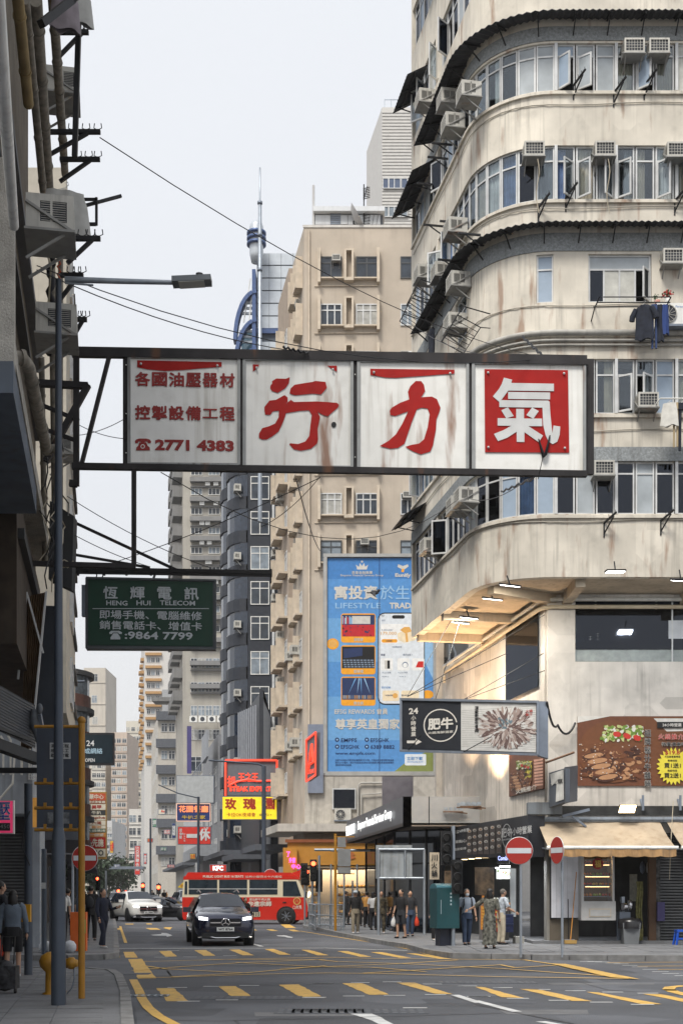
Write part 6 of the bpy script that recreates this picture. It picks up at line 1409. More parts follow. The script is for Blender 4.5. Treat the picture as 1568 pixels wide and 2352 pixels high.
m.tube([P(0,1835,34.1),P(30,1800,34.1),P(34,1740,34.1)], .03, 5); m.build('pipe', WP, fl)
g_ = thing('wall_grille', 'white barred ventilation grille on the bluish grey wall', 'grille', P(80,1780,34.1)); m = M()
for i in range(7): m.box(XL(64)-0+i*.06, XL(64)+.015+i*.06, 34.1, 34.14, ZL(1790), ZL(1738))
for i in range(8): m.box(XL(64), XL(64)+.38, 34.08, 34.1, ZL(1790)+i*.08, ZL(1790)+.015+i*.08)
m.build('bars', ALU, g_)
ss_ = thing('shop_sign', 'pink sign with a large white and blue character and $450 at the left edge', 'sign', P(15,1900,30)); QP = PL((P(-60,1,29).x,29),(P(40,1,29).x,29))
QP.box(M(), -40, 32, 1838, 1915, 0, .12).build('box', ALU, ss_); m = M(); QP.rect(m, -38, 30, 1840, 1913, 0, .01); QP.text(m, '壓', 5, 1863, 40, 42, .06, 2, .02); QP.text(m, '壓', 5, 1863, 38, 40, .0, 1, .03); QP.rect(m, -20, 24, 1890, 1908, 3, .02); QP.text(m, '$450', 8, 1899, 30, 10, 0, 4, .03)
m.build('face', [mat('pink_sign', (.55,.04,.12), .5, emis=.25), mat('cobalt_print', (.03,.06,.4), .5), mat('letter_white', ()), mat('tape_black', (.03,.03,.035)), mat('grey_marker', (.25,.25,.25))], ss_)
M().box(XL(60,33), XL(135,33), 33.0, 33.1, ZL(1900,33), ZL(1832,33)).build('amber_shopfront', mat('amber_board', (.5,.24,.05), .6, emis=.15), loc=(XL(98,33),33,ZL(1900,33)), label='amber lit shop board behind the posts at the left', cat='shop board')
# dark shopfronts under the far left arcade
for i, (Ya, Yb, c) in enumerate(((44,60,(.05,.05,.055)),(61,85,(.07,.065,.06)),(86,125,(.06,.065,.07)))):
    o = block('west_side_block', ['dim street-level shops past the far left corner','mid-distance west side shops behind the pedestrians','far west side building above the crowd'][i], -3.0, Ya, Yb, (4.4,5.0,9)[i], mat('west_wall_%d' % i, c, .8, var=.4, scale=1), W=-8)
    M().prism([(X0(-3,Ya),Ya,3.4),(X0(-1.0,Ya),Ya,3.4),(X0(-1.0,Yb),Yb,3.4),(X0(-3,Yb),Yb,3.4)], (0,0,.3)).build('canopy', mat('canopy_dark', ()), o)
bb2 = thing('rounded_balcony_building', 'brown building with rounded glazed balconies behind the yellow frame', 'building', (X0(-2,110),110,0)); RB = mat('brown_tile', (.16,.075,.055), .7, var=.2)
for k in range(7):
    z = 5+k*3.1; c = Vector((X0(-4.6,113),113,0)); 
    if z > 19: break
    arc = [c+Vector((3.0*math.cos(t),3.4*math.sin(t),0)) for t in [(-110+i*17)*math.pi/180 for i in range(13)]]
    for z0, z1, mm, nm, rr in ((z,z+1.1,RB,'balcony_band',1.0),(z+1.1,z+2.7,mat('pale_bay_glass', (.22,.25,.27), .2, var=.5, scale=2),'window',.96),(z+2.7,z+3.1,mat('dark_ledge', ()),'eave',1.1)):
        m = M()
        for p, q_ in zip(arc[:-1], arc[1:]): p_, qq = c+(p-c)*rr, c+(q_-c)*rr; m.add([p_+UP*z0,qq+UP*z0,qq+UP*z1,p_+UP*z1], [(0,1,2,3)]); m.add([c+UP*z0,qq+UP*z0,p_+UP*z0], [(0,1,2)]); m.add([c+UP*z1,p_+UP*z1,qq+UP*z1], [(0,1,2)])
        m.build(nm, mm, bb2)
block('west_tenement', 'plain west side tenement with a balcony row behind the 24-hour sign', -3.8, 117, 160, 15, mat('west_tan', (.34,.31,.27), .85, streak=.4, sscale=.4), W=-8)
# vertical shop directory and other west signs
VP = PL((P(196,1,150).x,150),(P(245,1,150).x,150)); vs_ = thing('directory_sign', 'tall multicoloured vertical shop directory hanging over the west pavement', 'sign', P(220,1973,150))
VP.box(M(), 196, 245, 1819, 1973, 0, .4).build('box', mat('gold_frame', (.35,.2,.04), .5), vs_)
m = M()
for i, (y0, y1, c, tx, tc) in enumerate(((1822,1838,1,'華中心',0),(1838,1846,2,'港式茶餐廳',0),(1847,1860,0,'美甲',6),(1861,1872,3,'牛扒',0),(1873,1884,0,'Caphe',2),(1885,1895,0,'六閣',2),(1896,1903,0,'藝術',5),(1904,1912,4,'火鍋燒烤',0),(1913,1922,5,'一個堂',0),(1923,1948,6,'e先施',0),(1950,1968,0,'URO',3))):
    VP.rect(m, 199, 243, y0, y1, c, .02); VP.text(m, tx, 222, (y0+y1)/2, min(40, len(tx)*11), (y1-y0)*.75, .03, tc, .04)
m.build('face', [mat('sign_cream', (.62,.58,.48), .5), mat('sign_redorange', (.5,.08,.03), .5), mat('sign_brown', (.25,.05,.02), .5), mat('sign_dark', (.03,.035,.04), .5), mat('sign_teal', (.02,.12,.1), .5), mat('sign_orange', (.55,.22,.05), .5), mat('sign_red', ())], vs_)
YP = PL((P(166,1,120).x,120),(P(191,1,120).x,120)); ys = thing('vertical_sign', 'yellow and red vertical sign of a centre beside the lamp post', 'sign', P(178,1690,120)); YP.box(M(), 166, 190, 1590, 1688, 0, .4).build('box', mat('sign_yellow', (.62,.42,.06), .5), ys)
m = M(); YP.text(m, '心', 181, 1612, 16, 18, .04, 0, .03); YP.text(m, 'Centre', 180, 1637, 18, 8, .02, 0, .03); YP.rect(m, 168, 189, 1654, 1682, 0, .02); YP.text(m, '火鍋', 179, 1667, 17, 10, .03, 1, .04); m.build('lettering', [mat('sign_redorange', ()), mat('sign_cream', ())], ys)
NP2 = PL((P(168,1,70).x,70),(P(263,1,70).x,70)); n24 = thing('box_sign', 'dark box sign reading 24 and OPEN behind the yellow post', 'sign', P(215,1757,70)); NP2.box(M(), 168, 262, 1683, 1757, 0, .3).build('box', BLACK, n24)
m = M(); NP2.rect(m, 171, 259, 1688, 1752, 0, .02); NP2.text(m, '24', 208, 1707, 18, 13, .01, 1, .04); NP2.text(m, '成網絡', 215, 1725, 42, 13, .02, 2, .04); NP2.text(m, 'OPEN', 207, 1746, 22, 8, .01, 1, .04); m.build('face', [mat('teal_dark_face', (.012,.022,.03), .2), mat('letter_white', ()), mat('neon_outline', (.35,.5,.6), .5)], n24)
LG = mat('lamp_grey', (.06,.075,.10), .5, .35, var=.12, streak=.3)
# ---------------- signs over the far street ----------------
def bsign(label, x0, x1, y0, y1, Y, face, texts, th=.35, frame=None, lit=0):
    pl = PL((P(x0,1,Y).x,Y),(P(x1,1,Y).x,Y)); o = thing('box_sign', label, 'sign', P((x0+x1)/2,y1,Y)); pl.box(M(), x0, x1, y0, y1, 0, th).build('box', frame or STEEL, o)
    m = M(); pl.rect(m, x0+1.5, x1-1.5, y0+1.5, y1-1.5, 0, .02)
    for t in texts: pl.text(m, *t[:6], t[6], .05)
    m.build('face', face, o); return o, pl
RN = mat('neon_red', (.75,.06,.03), .4, emis=.5, var=.1)
o, pl = bsign('grey steakhouse sign with red neon border and script lettering', 517, 637, 1745, 1828, 92, [mat('sign_grey_steel', (.14,.15,.17), .6), RN], [('扒',533,1795,22,26,.04,1),('王之王',570,1785,46,22,.04,1),('STEAK EXPERT',575,1812,96,12,.06,1)])
m = M()
for a, b in (((518,1746),(636,1746)),((518,1746),(518,1828)),((636,1746),(636,1828))): m.bar(pl(*a,.1), pl(*b,.1), .14)
m.tube([pl(528,1803,.08), pl(545,1795,.08), pl(570,1790,.08), pl(590,1794,.08), pl(628,1793,.08)], .07, 5); m.build('neon_border', RN, o)
o, pl = bsign('bright yellow karaoke nightclub sign with large red characters', 510, 637, 1829, 1883, 90, [mat('sign_yellow_bright', (.80,.58,.02), .5, emis=.25), mat('sign_deep_red', (.38,.03,.015)), mat('sign_dark', ())], [('玫',530,1846,26,26,.05,1),('瑰',573,1846,30,26,.05,1),('園',619,1846,24,26,.05,1),('卡拉OK夜總會',554,1871,66,9,.01,1),('由此門上→',610,1871,28,6,.02,2)])
bsign('blank pale grey signboard beside the steakhouse sign', 405, 492, 1781, 1845, 112, [mat('blank_board', (.42,.44,.45), .6), RN], [], .6)
NB = mat('neon_orange', (.85,.25,.1), .4, emis=.3)
o, pl = bsign('dark blue neon restaurant sign with orange and yellow characters', 405, 484, 1845, 1887, 110, [mat('sign_navy', (.02,.04,.16), .5), NB, mat('sign_yellow', ())], [('花園餐廳',445,1858,68,16,.04,1),('牛扒之家',445,1877,54,9,.03,2)])
m = M()
for a, b in (((406,1846),(483,1846)),((406,1886),(483,1886)),((406,1846),(406,1886)),((483,1846),(483,1886))): m.bar(pl(*a,.06), pl(*b,.06), .07)
m.build('neon_border', mat('neon_pale', (.7,.45,.35), emis=.2), o)
o, pl = bsign('red Japanese restaurant sign with two black and white characters', 408, 485, 1898, 1940, 108, [mat('sign_red2', (.48,.03,.02), .5, emis=.1), mat('letter_white', ()), mat('sign_dark', ())], [('一',444,1920,30,9,.09,1),('休',470,1917,26,28,.09,1),('居食屋',418,1915,5,5,.02,1),('1/F',474,1903,10,6,.02,1),('一',444,1920,28,4,.02,2),('休',470,1917,23,25,.0,2)])
m_ = M()
for i, ch in enumerate('居食屋'): pl.text(m_, ch, 415, 1907+i*8, 7, 7, .02, 0, .05)
for i, ch in enumerate('日本料理'): pl.text(m_, ch, 424, 1916+i*5, 4, 4, .01, 0, .05)
m_.build('side_lettering', mat('letter_white', ()), o)
bsign('red fried chicken shop sign above the minibus', 481, 521, 1985, 2003, 99, [mat('sign_red2', ()), mat('letter_white_lit', (.9,.9,.88), emis=.5, var=0)], [('KFC',501,1994,24,11,.05,1)])
bsign('tall red vertical bank banner far down the street', 309, 323, 1942, 2010, 260, [mat('sign_red2', ()), mat('letter_white', ())], [('亞',316,1956,8,9,.03,1),('洲',316,1966,8,9,.03,1),('聯',316,1976,8,9,.03,1),('合',316,1986,8,9,.03,1),('財',316,1996,8,9,.03,1),('UA',316,1947,8,5,.03,1)])
bsign('small red and white hanging sign under the cream block', 363, 380, 1858, 1871, 190, [mat('sign_cream', ()), mat('sign_red2', ())], [('Au',374,1863,8,6,.04,1)])
# red vertical neon sign on the tan block corner
VN = PL((P(703,1,72).x,72),(P(726,1,70).x,70)); o = thing('vertical_sign', 'red neon vertical steakhouse sign on the tan block corner beside the billboard', 'sign', P(714,1795,71)); m = M(); q4 = [(703,1795),(724,1780),(725,1682),(703,1700)]
VN.poly(m, q4, 0, 0, .25); m.build('box', mat('sign_grey_steel', ()), o); m = M()
for a, b in zip(q4, q4[1:]+q4[:1]): m.bar(VN(*a,.05), VN(*b,.05), .09)
m.tube([VN(707,1775,.06),VN(712,1740,.06),VN(716,1710,.06),VN(720,1750,.06),VN(712,1755,.06)], .08, 5); VN.text(m, '扒', 714, 1735, 12, 26, .05, 0, .06); VN.text(m, 'STEAK', 714, 1772, 16, 10, .05, 0, .06); m.build('neon_lettering', RN, o)
M().box(P(707,1,77.6).x, P(742,1,77.6).x, 77.4, 77.9, 7.5, P(1,1664,77.5).z).build('blue_grey_cladding', mat('blue_grey_cladding', (.20,.23,.30), .6, streak=.3), tb)
for i, (x0, x1, y0, y1, Y, c, t) in enumerate(((376,392,1905,1917,170,0,'藥房'),(350,360,1880,1900,210,1,'押'),(338,352,1925,1935,230,2,'酒樓'),(395,404,1890,1925,160,3,'珠寶'),(330,338,1960,1985,280,0,'茶'),(368,384,1945,1955,150,1,'麻雀'),(252,262,1930,1960,210,2,'大押'),(262,276,1985,1993,190,3,'金行'),(436,450,1960,1974,118,2,'士多'),(384,402,1985,1994,120,0,'海鮮'))):
    bsign(('small red','green','yellow','dark blue')[c]+' hanging shop sign '+('over the far east pavement beneath the cream block','deep in the street beside the banded block','over the far roadway','left of the Japanese restaurant sign','beside the red bank banner','low over the east shops','near the directory sign','low over the western far pavement','above the minibus tail','just above the traffic queue')[i], x0, x1, y0, y1, Y, [(mat('sign_red2', ()), mat('sign_green', (.02,.2,.08)), mat('sign_yellow', ()), mat('sign_navy', ()))[c], mat('letter_white', ()) if c != 2 else mat('sign_red2', ())], [(t,(x0+x1)/2,(y0+y1)/2,(x1-x0)*.8,(y1-y0)*.7,.02,1)], .3)
# ---------------- street-level shops of the tenement ----------------
def fx(x, Y=38.9): return (x-784)*Y/3000
def fz(y, Y=38.9): return CY+(2048-y)*Y/3000
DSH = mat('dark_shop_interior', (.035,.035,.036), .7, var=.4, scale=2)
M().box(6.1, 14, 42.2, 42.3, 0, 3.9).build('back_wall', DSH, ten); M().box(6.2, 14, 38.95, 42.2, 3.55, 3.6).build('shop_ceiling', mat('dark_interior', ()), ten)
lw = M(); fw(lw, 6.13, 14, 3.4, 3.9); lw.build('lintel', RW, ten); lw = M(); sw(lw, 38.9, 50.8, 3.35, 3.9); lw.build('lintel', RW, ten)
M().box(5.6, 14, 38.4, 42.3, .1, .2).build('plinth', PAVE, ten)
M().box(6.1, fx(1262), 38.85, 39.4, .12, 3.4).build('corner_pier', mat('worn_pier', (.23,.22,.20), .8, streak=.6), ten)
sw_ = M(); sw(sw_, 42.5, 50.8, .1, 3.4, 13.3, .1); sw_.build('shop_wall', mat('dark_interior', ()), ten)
sw_ = M(); sw(sw_, 50.8, 51.4, 0, 10, 13.05, .5); sw_.build('end_pier', mat('pier_cream', ()), ten)
# black fascia with dishes along the side
FA = PL((X0(12.3,49.2),49.2),(X0(12.3,38.6),38.6)); fa = thing('shop_fascia', 'long black restaurant fascia with white dish photographs along the tenement side', 'shop sign', FA(1110,1965))
m = M(); m.prism([FA(1008,1972,0),FA(1212,1968,0),FA(1212,1872,0),FA(1008,1906,0)], Vector((.5,.1,0))); m.build('box', mat('black_fascia', (.02,.022,.028), .5, var=.2), fa)
m = M(); q0 = FA(1212,1960); m.prism([q0+UP*1.15, q0+UP*1.5, q0+UP*1.5+Vector((1.0,.0,0)), q0+UP*1.15+Vector((1.0,.0,0))], (0,.4,0)); m.build('end_beam', mat('grey_beam', (.18,.2,.22), .6, streak=.5), fa)
def fq(x0, x1, a, b): # fractions of the fascia's height
    T_ = lambda x: 1906+(1872-1906)*(x-1008)/204; B_ = lambda x: 1972+(1968-1972)*(x-1008)/204
    return [(x0,T_(x0)+(B_(x0)-T_(x0))*b),(x1,T_(x1)+(B_(x1)-T_(x1))*b),(x1,T_(x1)+(B_(x1)-T_(x1))*a),(x0,T_(x0)+(B_(x0)-T_(x0))*a)]
m = M()
for i in range(6):
    x0 = 1072+i*11.6+i*i*.35; x1 = x0+10.5+i*.5; FA.poly(m, fq(x0,x1,.12,.9), 1, .03); rn = random.Random(i+40)
    for k in range(4):
        cx, cy = (x0+x1)/2+rn.uniform(-1,1), 1906-(x0-1008)/6+14+k*15; rr = 4.3
        FA.poly(m, [(cx+rr*math.cos(-j*.785), cy+rr*.9*math.sin(-j*.785)) for j in range(8)], 2, .035+k*.001); FA.poly(m, [(cx+rr*.6*math.cos(-j*.785), cy+rr*.55*math.sin(-j*.785)) for j in range(8)], 3+(k+i) % 2, .045+k*.001)
FA.text(m, '豪華裝設獨立VIP房間', 1045, 1911, 46, 8, .02, 0); FA.text(m, '茗茶點心', 1053, 1933, 26, 7, .02, 0); FA.text(m, '靈活安排', 1055, 1950, 22, 6, .02, 0)
cx, cy = 1163, 1920
for k in range(20): 
    a0, a1 = k*math.pi/10, (k+1)*math.pi/10; FA.poly(m, [(cx+11*math.cos(a0),cy+28*math.sin(a0)),(cx+11*math.cos(a1),cy+28*math.sin(a1)),(cx+9.8*math.cos(a1),cy+26.5*math.sin(a1)),(cx+9.8*math.cos(a0),cy+26.5*math.sin(a0))][::-1], 0, .03)
FA.text(m, '肥牛', cx, 1912, 17, 22, .03, 0); FA.text(m, '火鍋海鮮酒家', cx, 1928, 16, 4, .01, 0); FA.text(m, '24小時營業', 1192, 1908, 36, 18, .03, 0)
m.build('print', [mat('letter_white', ()), PR('photo_dark', (.06,.05,.045)), PR('dish_grey', (.45,.44,.42)), PR('food_warm', (.3,.16,.07)), PR('food_grey', (.2,.19,.17))], fa)
for x, y in ((1027,1860),(1063,1847),(1068,1835)):
    pass
for i, (x, Y) in enumerate(((1033,46.5),(1072,43.5),(1040,45.8),(1080,43.0))):
    p = Vector(((x-784)*Y/3000, Y, 4.55)); o = thing('spotlight_bar', ['row of small grey spotlights above the far end of the black fascia','row of small grey spotlights above the middle of the black fascia','second spotlight row behind the far one','second spotlight row behind the middle one'][i], 'spotlights', p); m = M(); m.box(-.35,.35,-.03,.03,-.12,-.08); m.bar((0,0,-.1),(.5,.1,-.15),.04); m.build('bar', mat('rusty_iron', ()), o, local=True)
    for k in range(4): M().box(-.33+k*.18,-.2+k*.18,-.06,.06,-.04,.05).build('lamp_head', GALV, o, local=True)
    if i < 2:
        wl_ = i == 1
        l = bpy.data.lights.new('uplight', 'SPOT'); l.energy = 900; l.color = (1,.68,.4); l.spot_size = R(115); l.spot_blend = .8; l.shadow_soft_size = .1
        lo = bpy.data.objects.new('uplight', l); COL.objects.link(lo); lo.parent = o; lo.location = (-.15 if wl_ else -.7,-.05,.1); lo.rotation_euler = (R(180), R(4 if wl_ else -8), 0)
WARM = mat('warm_tube', (1,.75,.4), emis=2.5, var=0)
for i in range(7):
    x = 1066+i*16; Y = 3000*12.6/(x-250); Y = min(49, max(38.9, Y)); M().box((x-784)*Y/3000-.1, (x-784)*Y/3000+.1, Y-.02, Y+.04, 2.78, 2.8).build('downlight', WARM, fa)
M().box(5.3, 5.8, 39.4, 39.44, 2.76, 2.79).build('downlight', WARM, fa)
l = bpy.data.lights.new('kiosk_light', 'AREA'); l.shape = 'RECTANGLE'; l.size = 1.2; l.size_y = .3; l.energy = 22; l.color = (.9,.95,1); lo = bpy.data.objects.new('kiosk_light', l); COL.objects.link(lo); lo.location = (5.6, 39.8, 2.6)
TUBE = mat('white_tube', (.95,.97,1), emis=4, var=0)
M().box(fx(1140), fx(1148), 39.2, 39.25, fz(1994), fz(1992)).build('tube_lamp', TUBE, loc=(fx(1145),39.2,fz(1993)), label='short lit fluorescent tube above the kiosk, left of the no-entry post', cat='tube lamp'); M().box(fx(1150), fx(1174), 39.2, 39.25, fz(1991), fz(1988)).build('tube_lamp', TUBE, loc=(fx(1160),39.2,fz(1990)), label='longer lit fluorescent tube above the kiosk, right of the no-entry post', cat='tube lamp')
# mirror-like food panels and doorway on the side
for i, (x0, x1, y0, y1, c) in enumerate(((1090,1134,1992,2056,(.09,.06,.035)),(1112,1133,2058,2110,(.10,.075,.06)))):
    Y = 41.5-i*.6; M().box(fx(x0,Y), fx(x1,Y), Y, Y+.06, fz(y1,Y), fz(y0,Y)).build('food_photograph', mat('smoky_print_%d' % i, c, .25, var=.9, scale=5), loc=(fx(x0,Y),Y,fz(y1,Y)), label=['smoky dark food photograph panel beside the restaurant doorway','narrow smoky photograph panel below the other'][i], cat='panel')
M().box(fx(1020,44), fx(1052,44), 44, 44.1, fz(2040,44), fz(2000,44)).build('hanging_print', mat('smoky_print_0', ()), loc=(fx(1020,44),44,2.4), label='round-cornered dark print behind the traffic signal', cat='panel')
KY = 40.2
ko = thing('menu_poster', 'bright menu poster with dishes above the kiosk opening', 'poster', (fx(1165,KY),KY,fz(2020,KY))); MP = PL((fx(1139,KY),KY),(fx(1175,KY),KY)); m = M(); MP.rect(m, 1139, 1175, 1996, 2019, 0, .0)
rn = random.Random(2)
for k in range(12): x, y = 1142+rn.random()*30, 2000+rn.random()*10; MP.poly(m, [(x+2*math.cos(-j),y+1.6*math.sin(-j)) for j in range(6)], 1+k % 3, .01+k*.0005)
m.build('sheet', [PR('poster_pale', (.5,.52,.48)), PR('brown', ()), PR('green', ()), PR('tripe', ())], ko)
wn = thing('kiosk', 'small food kiosk at the tenement corner with orange and red menu boards', 'kiosk', (fx(1120,39.3),39.3,.2))
M().box(fx(1106,39.0), fx(1168,39.0), 39.0, 39.8, .2, fz(2078,39)).build('counter', mat('steel_counter', (.18,.17,.16), .5, .3), wn)
OM = PL((fx(1100,38.9),38.95),(fx(1170,38.8),38.85)); m = M(); OM.rect(m, 1103, 1122, 2080, 2135, 0, .02); OM.rect(m, 1122, 1148, 2080, 2140, 1, .03)
rn = random.Random(9)
for k in range(7): OM.text(m, '牛雜魚蛋', 1112, 2086+k*7, 14, 4.5, .02, 2, .035)
for k in range(4): 
    OM.rect(m, 1126, 1132, 2092+k*11, 2098+k*11, 2, .04); OM.text(m, '牛雜燒賣', 1140, 2095+k*11, 12, 5, .02, 2, .045)
OM.text(m, '茶葉蛋 $5', 1135, 2085, 20, 5, .02, 2, .045)
m.build('menu_board', [mat('menu_orange', (.45,.17,.03), .5), mat('menu_red', (.35,.035,.02), .5), mat('menu_yellow', (.7,.45,.08), .5)], wn)
for k in range(7): x = fx(1108+k*9,38.95); M().box(x, x+.11, 38.9, 39.0, fz(2078,39), fz(2073,39)).build('price_card', mat('menu_orange', ()), wn)
for i in range(6):
    x = fx(1128+i*7.5,39.4); M().lathe((x,39.5,fz(2077,39.4)), [(.045,0),(.045,.13),(.02,.17),(.02,.2),(0,.2)], 8).build('bottle', mat('glass_bottle', (.35,.38,.35), .15, spec=.7), loc=(x,39.5,fz(2077,39.4)), label='capped bottle on the kiosk counter, '+('leftmost','second from left','third from left','third from right','second from right','rightmost')[i], cat='bottle', group='bottles on the kiosk counter')
for i in range(4):
    x = fx(1106+i*5.2,39.4); M().box(x, x+.06, 39.3, 39.5, fz(2078,39.4), fz(2057,39.4)).build('tall_tin', BLACK if i % 2 else mat('menu_orange', ()), loc=(x,39.3,1.3), label='tall dark or orange tin at the left of the kiosk counter', cat='tin', group='tins on the kiosk counter')
m = M(); m.lathe((fx(1157,38.9),38.92,fz(2085,38.9)), [(0,.0),(.12,0)], 14, ax=(0,-1,0)); m.box(fx(1151,38.9), fx(1167,38.9), 38.93, 38.95, fz(2091,38.9), fz(2079,38.9), 1)
m.build('red_sticker', [mat('sign_cream', ()), mat('sticker_red', (.45,.04,.05), .5)], wn)
for k, (y0, y1) in enumerate(((2100,2120),(2121,2141))): 
    o = thing('crate', ['upper dark blue plastic crate under the kiosk counter','lower dark blue plastic crate under the kiosk counter'][k], 'crate', (fx(1162,38.6),38.6,fz(y1,38.6))); M().box(fx(1149,38.6), fx(1177,38.6), 38.5, 38.9, fz(y1,38.6), fz(y0,38.6)).build('body', mat('crate_blue', (.01,.018,.07), .5), o); m = M(); CP_ = PL((fx(1149,38.5),38.49),(fx(1177,38.5),38.49)); CP_.text(m, '維他奶', 1163, (y0+y1)/2, 14, 4, 0, 0, .005); m.box(fx(1148,38.6), fx(1178,38.6), 38.47, 38.92, fz(y0+2,38.6), fz(y0,38.6)); m.build('rim', mat('crate_rim', (.05,.07,.16)), o)
M().box(fx(1172,39.1), fx(1184,39.1), 39.1, 39.3, .9, fz(1995,39.1)).build('glass_edge', FROST[0], wn)
M().box(fx(1180,38.9), fx(1200,38.9), 38.6, 39.2, .12, .32).build('step', mat('worn_step', (.3,.3,.28), .8, streak=.5), ten)
cs = thing('script_sign', 'dark little sign with blue-white script above the kiosk', 'sign', (fx(1157,38.6),38.6,fz(1985,38.6))); KS = PL((fx(1140,38.6),38.6),(fx(1170,38.5),38.5)); KS.box(M(), 1140, 1168, 1960, 1984, 0, .1).build('panel', BLACK, cs); m = M(); KS.text(m, 'Combi', 1154, 1971, 22, 10, .01, 0, .02); m.build('lettering', mat('neon_blue_white', (.3,.35,.8), emis=1.2, var=0), cs)
# white panel, fruit fridge, bin, stool, shutter on the front
wp = thing('display_panel', 'tall white vertical display board in a black frame beside the no-entry sign', 'board', (fx(1285),38.7,.8)); y_ = 38.7; WX = lambda x: fx(x, y_)
M().box(WX(1263), WX(1329), 38.72, 38.85, fz(2110,38.7), fz(1931,38.7)).build('frame', BLACK, wp)
for i in range(5): M().box(WX(1265)+i*(WX(1327)-WX(1265))/5+.004, WX(1265)+(i+1)*(WX(1327)-WX(1265))/5-.004, 38.69, 38.72, fz(2108,38.7), fz(1933,38.7)).build('plank', mat('white_board', (.55,.56,.60), .5, streak=.2, emis=.05), wp)
M().box(WX(1263), WX(1329), 38.8, 39.1, .12, fz(2111)).build('base_wall', mat('brown_plinth', (.12,.10,.075), .8, streak=.6), ten)
fr = thing('fruit_fridge', 'lit glass-doored fruit fridge with a round red emblem', 'fridge', (fx(1374,38.3),38.3,.3)); FY = 38.2; FX = lambda x: fx(x, FY); FZ = lambda y: fz(y, FY)
WF = mat('fridge_enamel', (.50,.50,.49), .4, streak=.2)
M().box(FX(1334), FX(1413), FY, FY+.8, FZ(2114), FZ(2070)).build('base', WF, fr); M().box(FX(1334), FX(1410), FY, FY+.8, FZ(1937), FZ(1925)).build('top', WF, fr)
M().box(FX(1334), FX(1340), FY, FY+.8, FZ(2070), FZ(1937)).build('side', WF, fr); M().box(FX(1405), FX(1410), FY, FY+.8, FZ(2070), FZ(1937)).build('side', WF, fr); M().box(FX(1340), FX(1405), FY+.7, FY+.8, FZ(2070), FZ(1937)).build('back', mat('fridge_back', (.20,.12,.05)), fr)
m = M(); m.box(FX(1352), FX(1402), FY-.02, FY, FZ(2106), FZ(2087)); m.build('vent_frame', mat('cream_box', ()), fr); M().box(FX(1354), FX(1400), FY-.03, FY-.02, FZ(2104), FZ(2089)).build('vent_panel', WF, fr)
fru = [mat('orange_fruit', (.6,.22,.03), .5), mat('green_apple', (.22,.35,.05), .45), mat('red_fruit', (.42,.05,.03), .4), mat('yellow_fruit', (.6,.42,.06), .5)]
for k, y in enumerate((1958,1985,2012,2035,2060)):
    M().box(FX(1340), FX(1405), FY+.1, FY+.7, FZ(y), FZ(y)+.015).build('shelf', GALV, fr)
    for i in range(9): M().ball((FX(1344)+i*.095, FY+.25+random.uniform(-.05,.1), FZ(y)+.055), .045, 8).build('fruit', fru[(k*2+i//3) % 4], fr)
    if k < 4:
        M().box(FX(1345), FX(1400), FY+.12, FY+.14, FZ(y)-.03, FZ(y)-.015).build('strip_lamp', mat('warm_strip', (1,.6,.25), emis=3, var=0), fr)
l = bpy.data.lights.new('fridge_lamp', 'AREA'); l.shape = 'RECTANGLE'; l.size = .7; l.size_y = .1; l.energy = 9; l.color = (1,.62,.3); lo = bpy.data.objects.new('fridge_lamp', l); COL.objects.link(lo); lo.location = (FX(1372), FY+.1, FZ(1940))
M().box(FX(1341), FX(1404), FY+.01, FY+.02, FZ(2069), FZ(1938)).build('glass_door', glassmat('fridge_glass', (.8,.82,.85), .06, (.5,.5,.5)), fr)
m = M(); FP2 = PL((FX(1341),FY-.0),(FX(1404),FY)); FP2.poly(m, [(1372+13*math.cos(-k*.3927),1984+13*math.sin(-k*.3927)) for k in range(16)], 0, .01); FP2.text(m, '福', 1372, 1984, 15, 17, .03, 1, .02); m.build('emblem', [mat('emblem_red', (.30,.03,.03)), mat('emblem_gold', (.65,.45,.12))], fr)
bs_ = thing('blue_box', 'tilted dark blue box hanging above the fruit fridge', 'box', (fx(1385,38.4),38.4,fz(1945,38.4))); M().obox((fx(1388,38.4),38.4,fz(1924,38.4)), (.34,0,-.04), (0,.12,0), (.02,0,.17)).build('body', mat('crate_blue', ()), bs_); M().obox((fx(1405,38.2),38.27,fz(1926,38.2)), (.03,0,0), (0,.01,0), (0,0,.04)).build('label_plate', GALV, bs_)
for i, (x0, x1) in enumerate(((1330,1352),(1391,1422),(1423,1452),(1453,1481))): M().box(fx(x0,39.3), fx(x1,39.3)-.02, 39.3, 39.33, fz(1958,39.3), fz(1929,39.3)).build('amber_window', mat('amber_glass', (.55,.36,.04), .4, var=.7, scale=7, emis=.35), ten)
br_ = thing('broom', 'orange-handled broom with a dustpan against the white board', 'broom', (fx(1322,38.2),38.2,.14)); p0, p1 = Vector((fx(1309,38),38.0,.2)), Vector((fx(1322,38.5),38.45,fz(2003,38.5)))
M().tube([p0, p1], .014, 6).build('handle', mat('orange_wood', (.55,.24,.04), .5), br_); M().box(p0.x-.17, p0.x+.17, 37.9, 38.1, .14, .24).build('brush', mat('straw', (.4,.25,.08)), br_)
dp = thing('dustpan', 'long-handled dustpan standing behind the orange broom', 'dustpan', (fx(1304,38.4),38.4,.14)); M().box(fx(1295,38.3), fx(1318,38.3), 38.2, 38.5, .13, .25).build('pan', GALV, dp); M().tube([(fx(1305,38.4),38.45,.25),(fx(1305,38.5),38.6,fz(2065,38.5))], .013, 6).build('handle', BLACK, dp)
tb_ = thing('rubbish_bin', 'grey square rubbish bin with a black bag over its rim', 'bin', (fx(1448,38),38,.14)); m = M(); a = [(-.26,-.26),(.26,-.26),(.26,.26),(-.26,.26)]; c = Vector((fx(1449,38),38.2,.12))
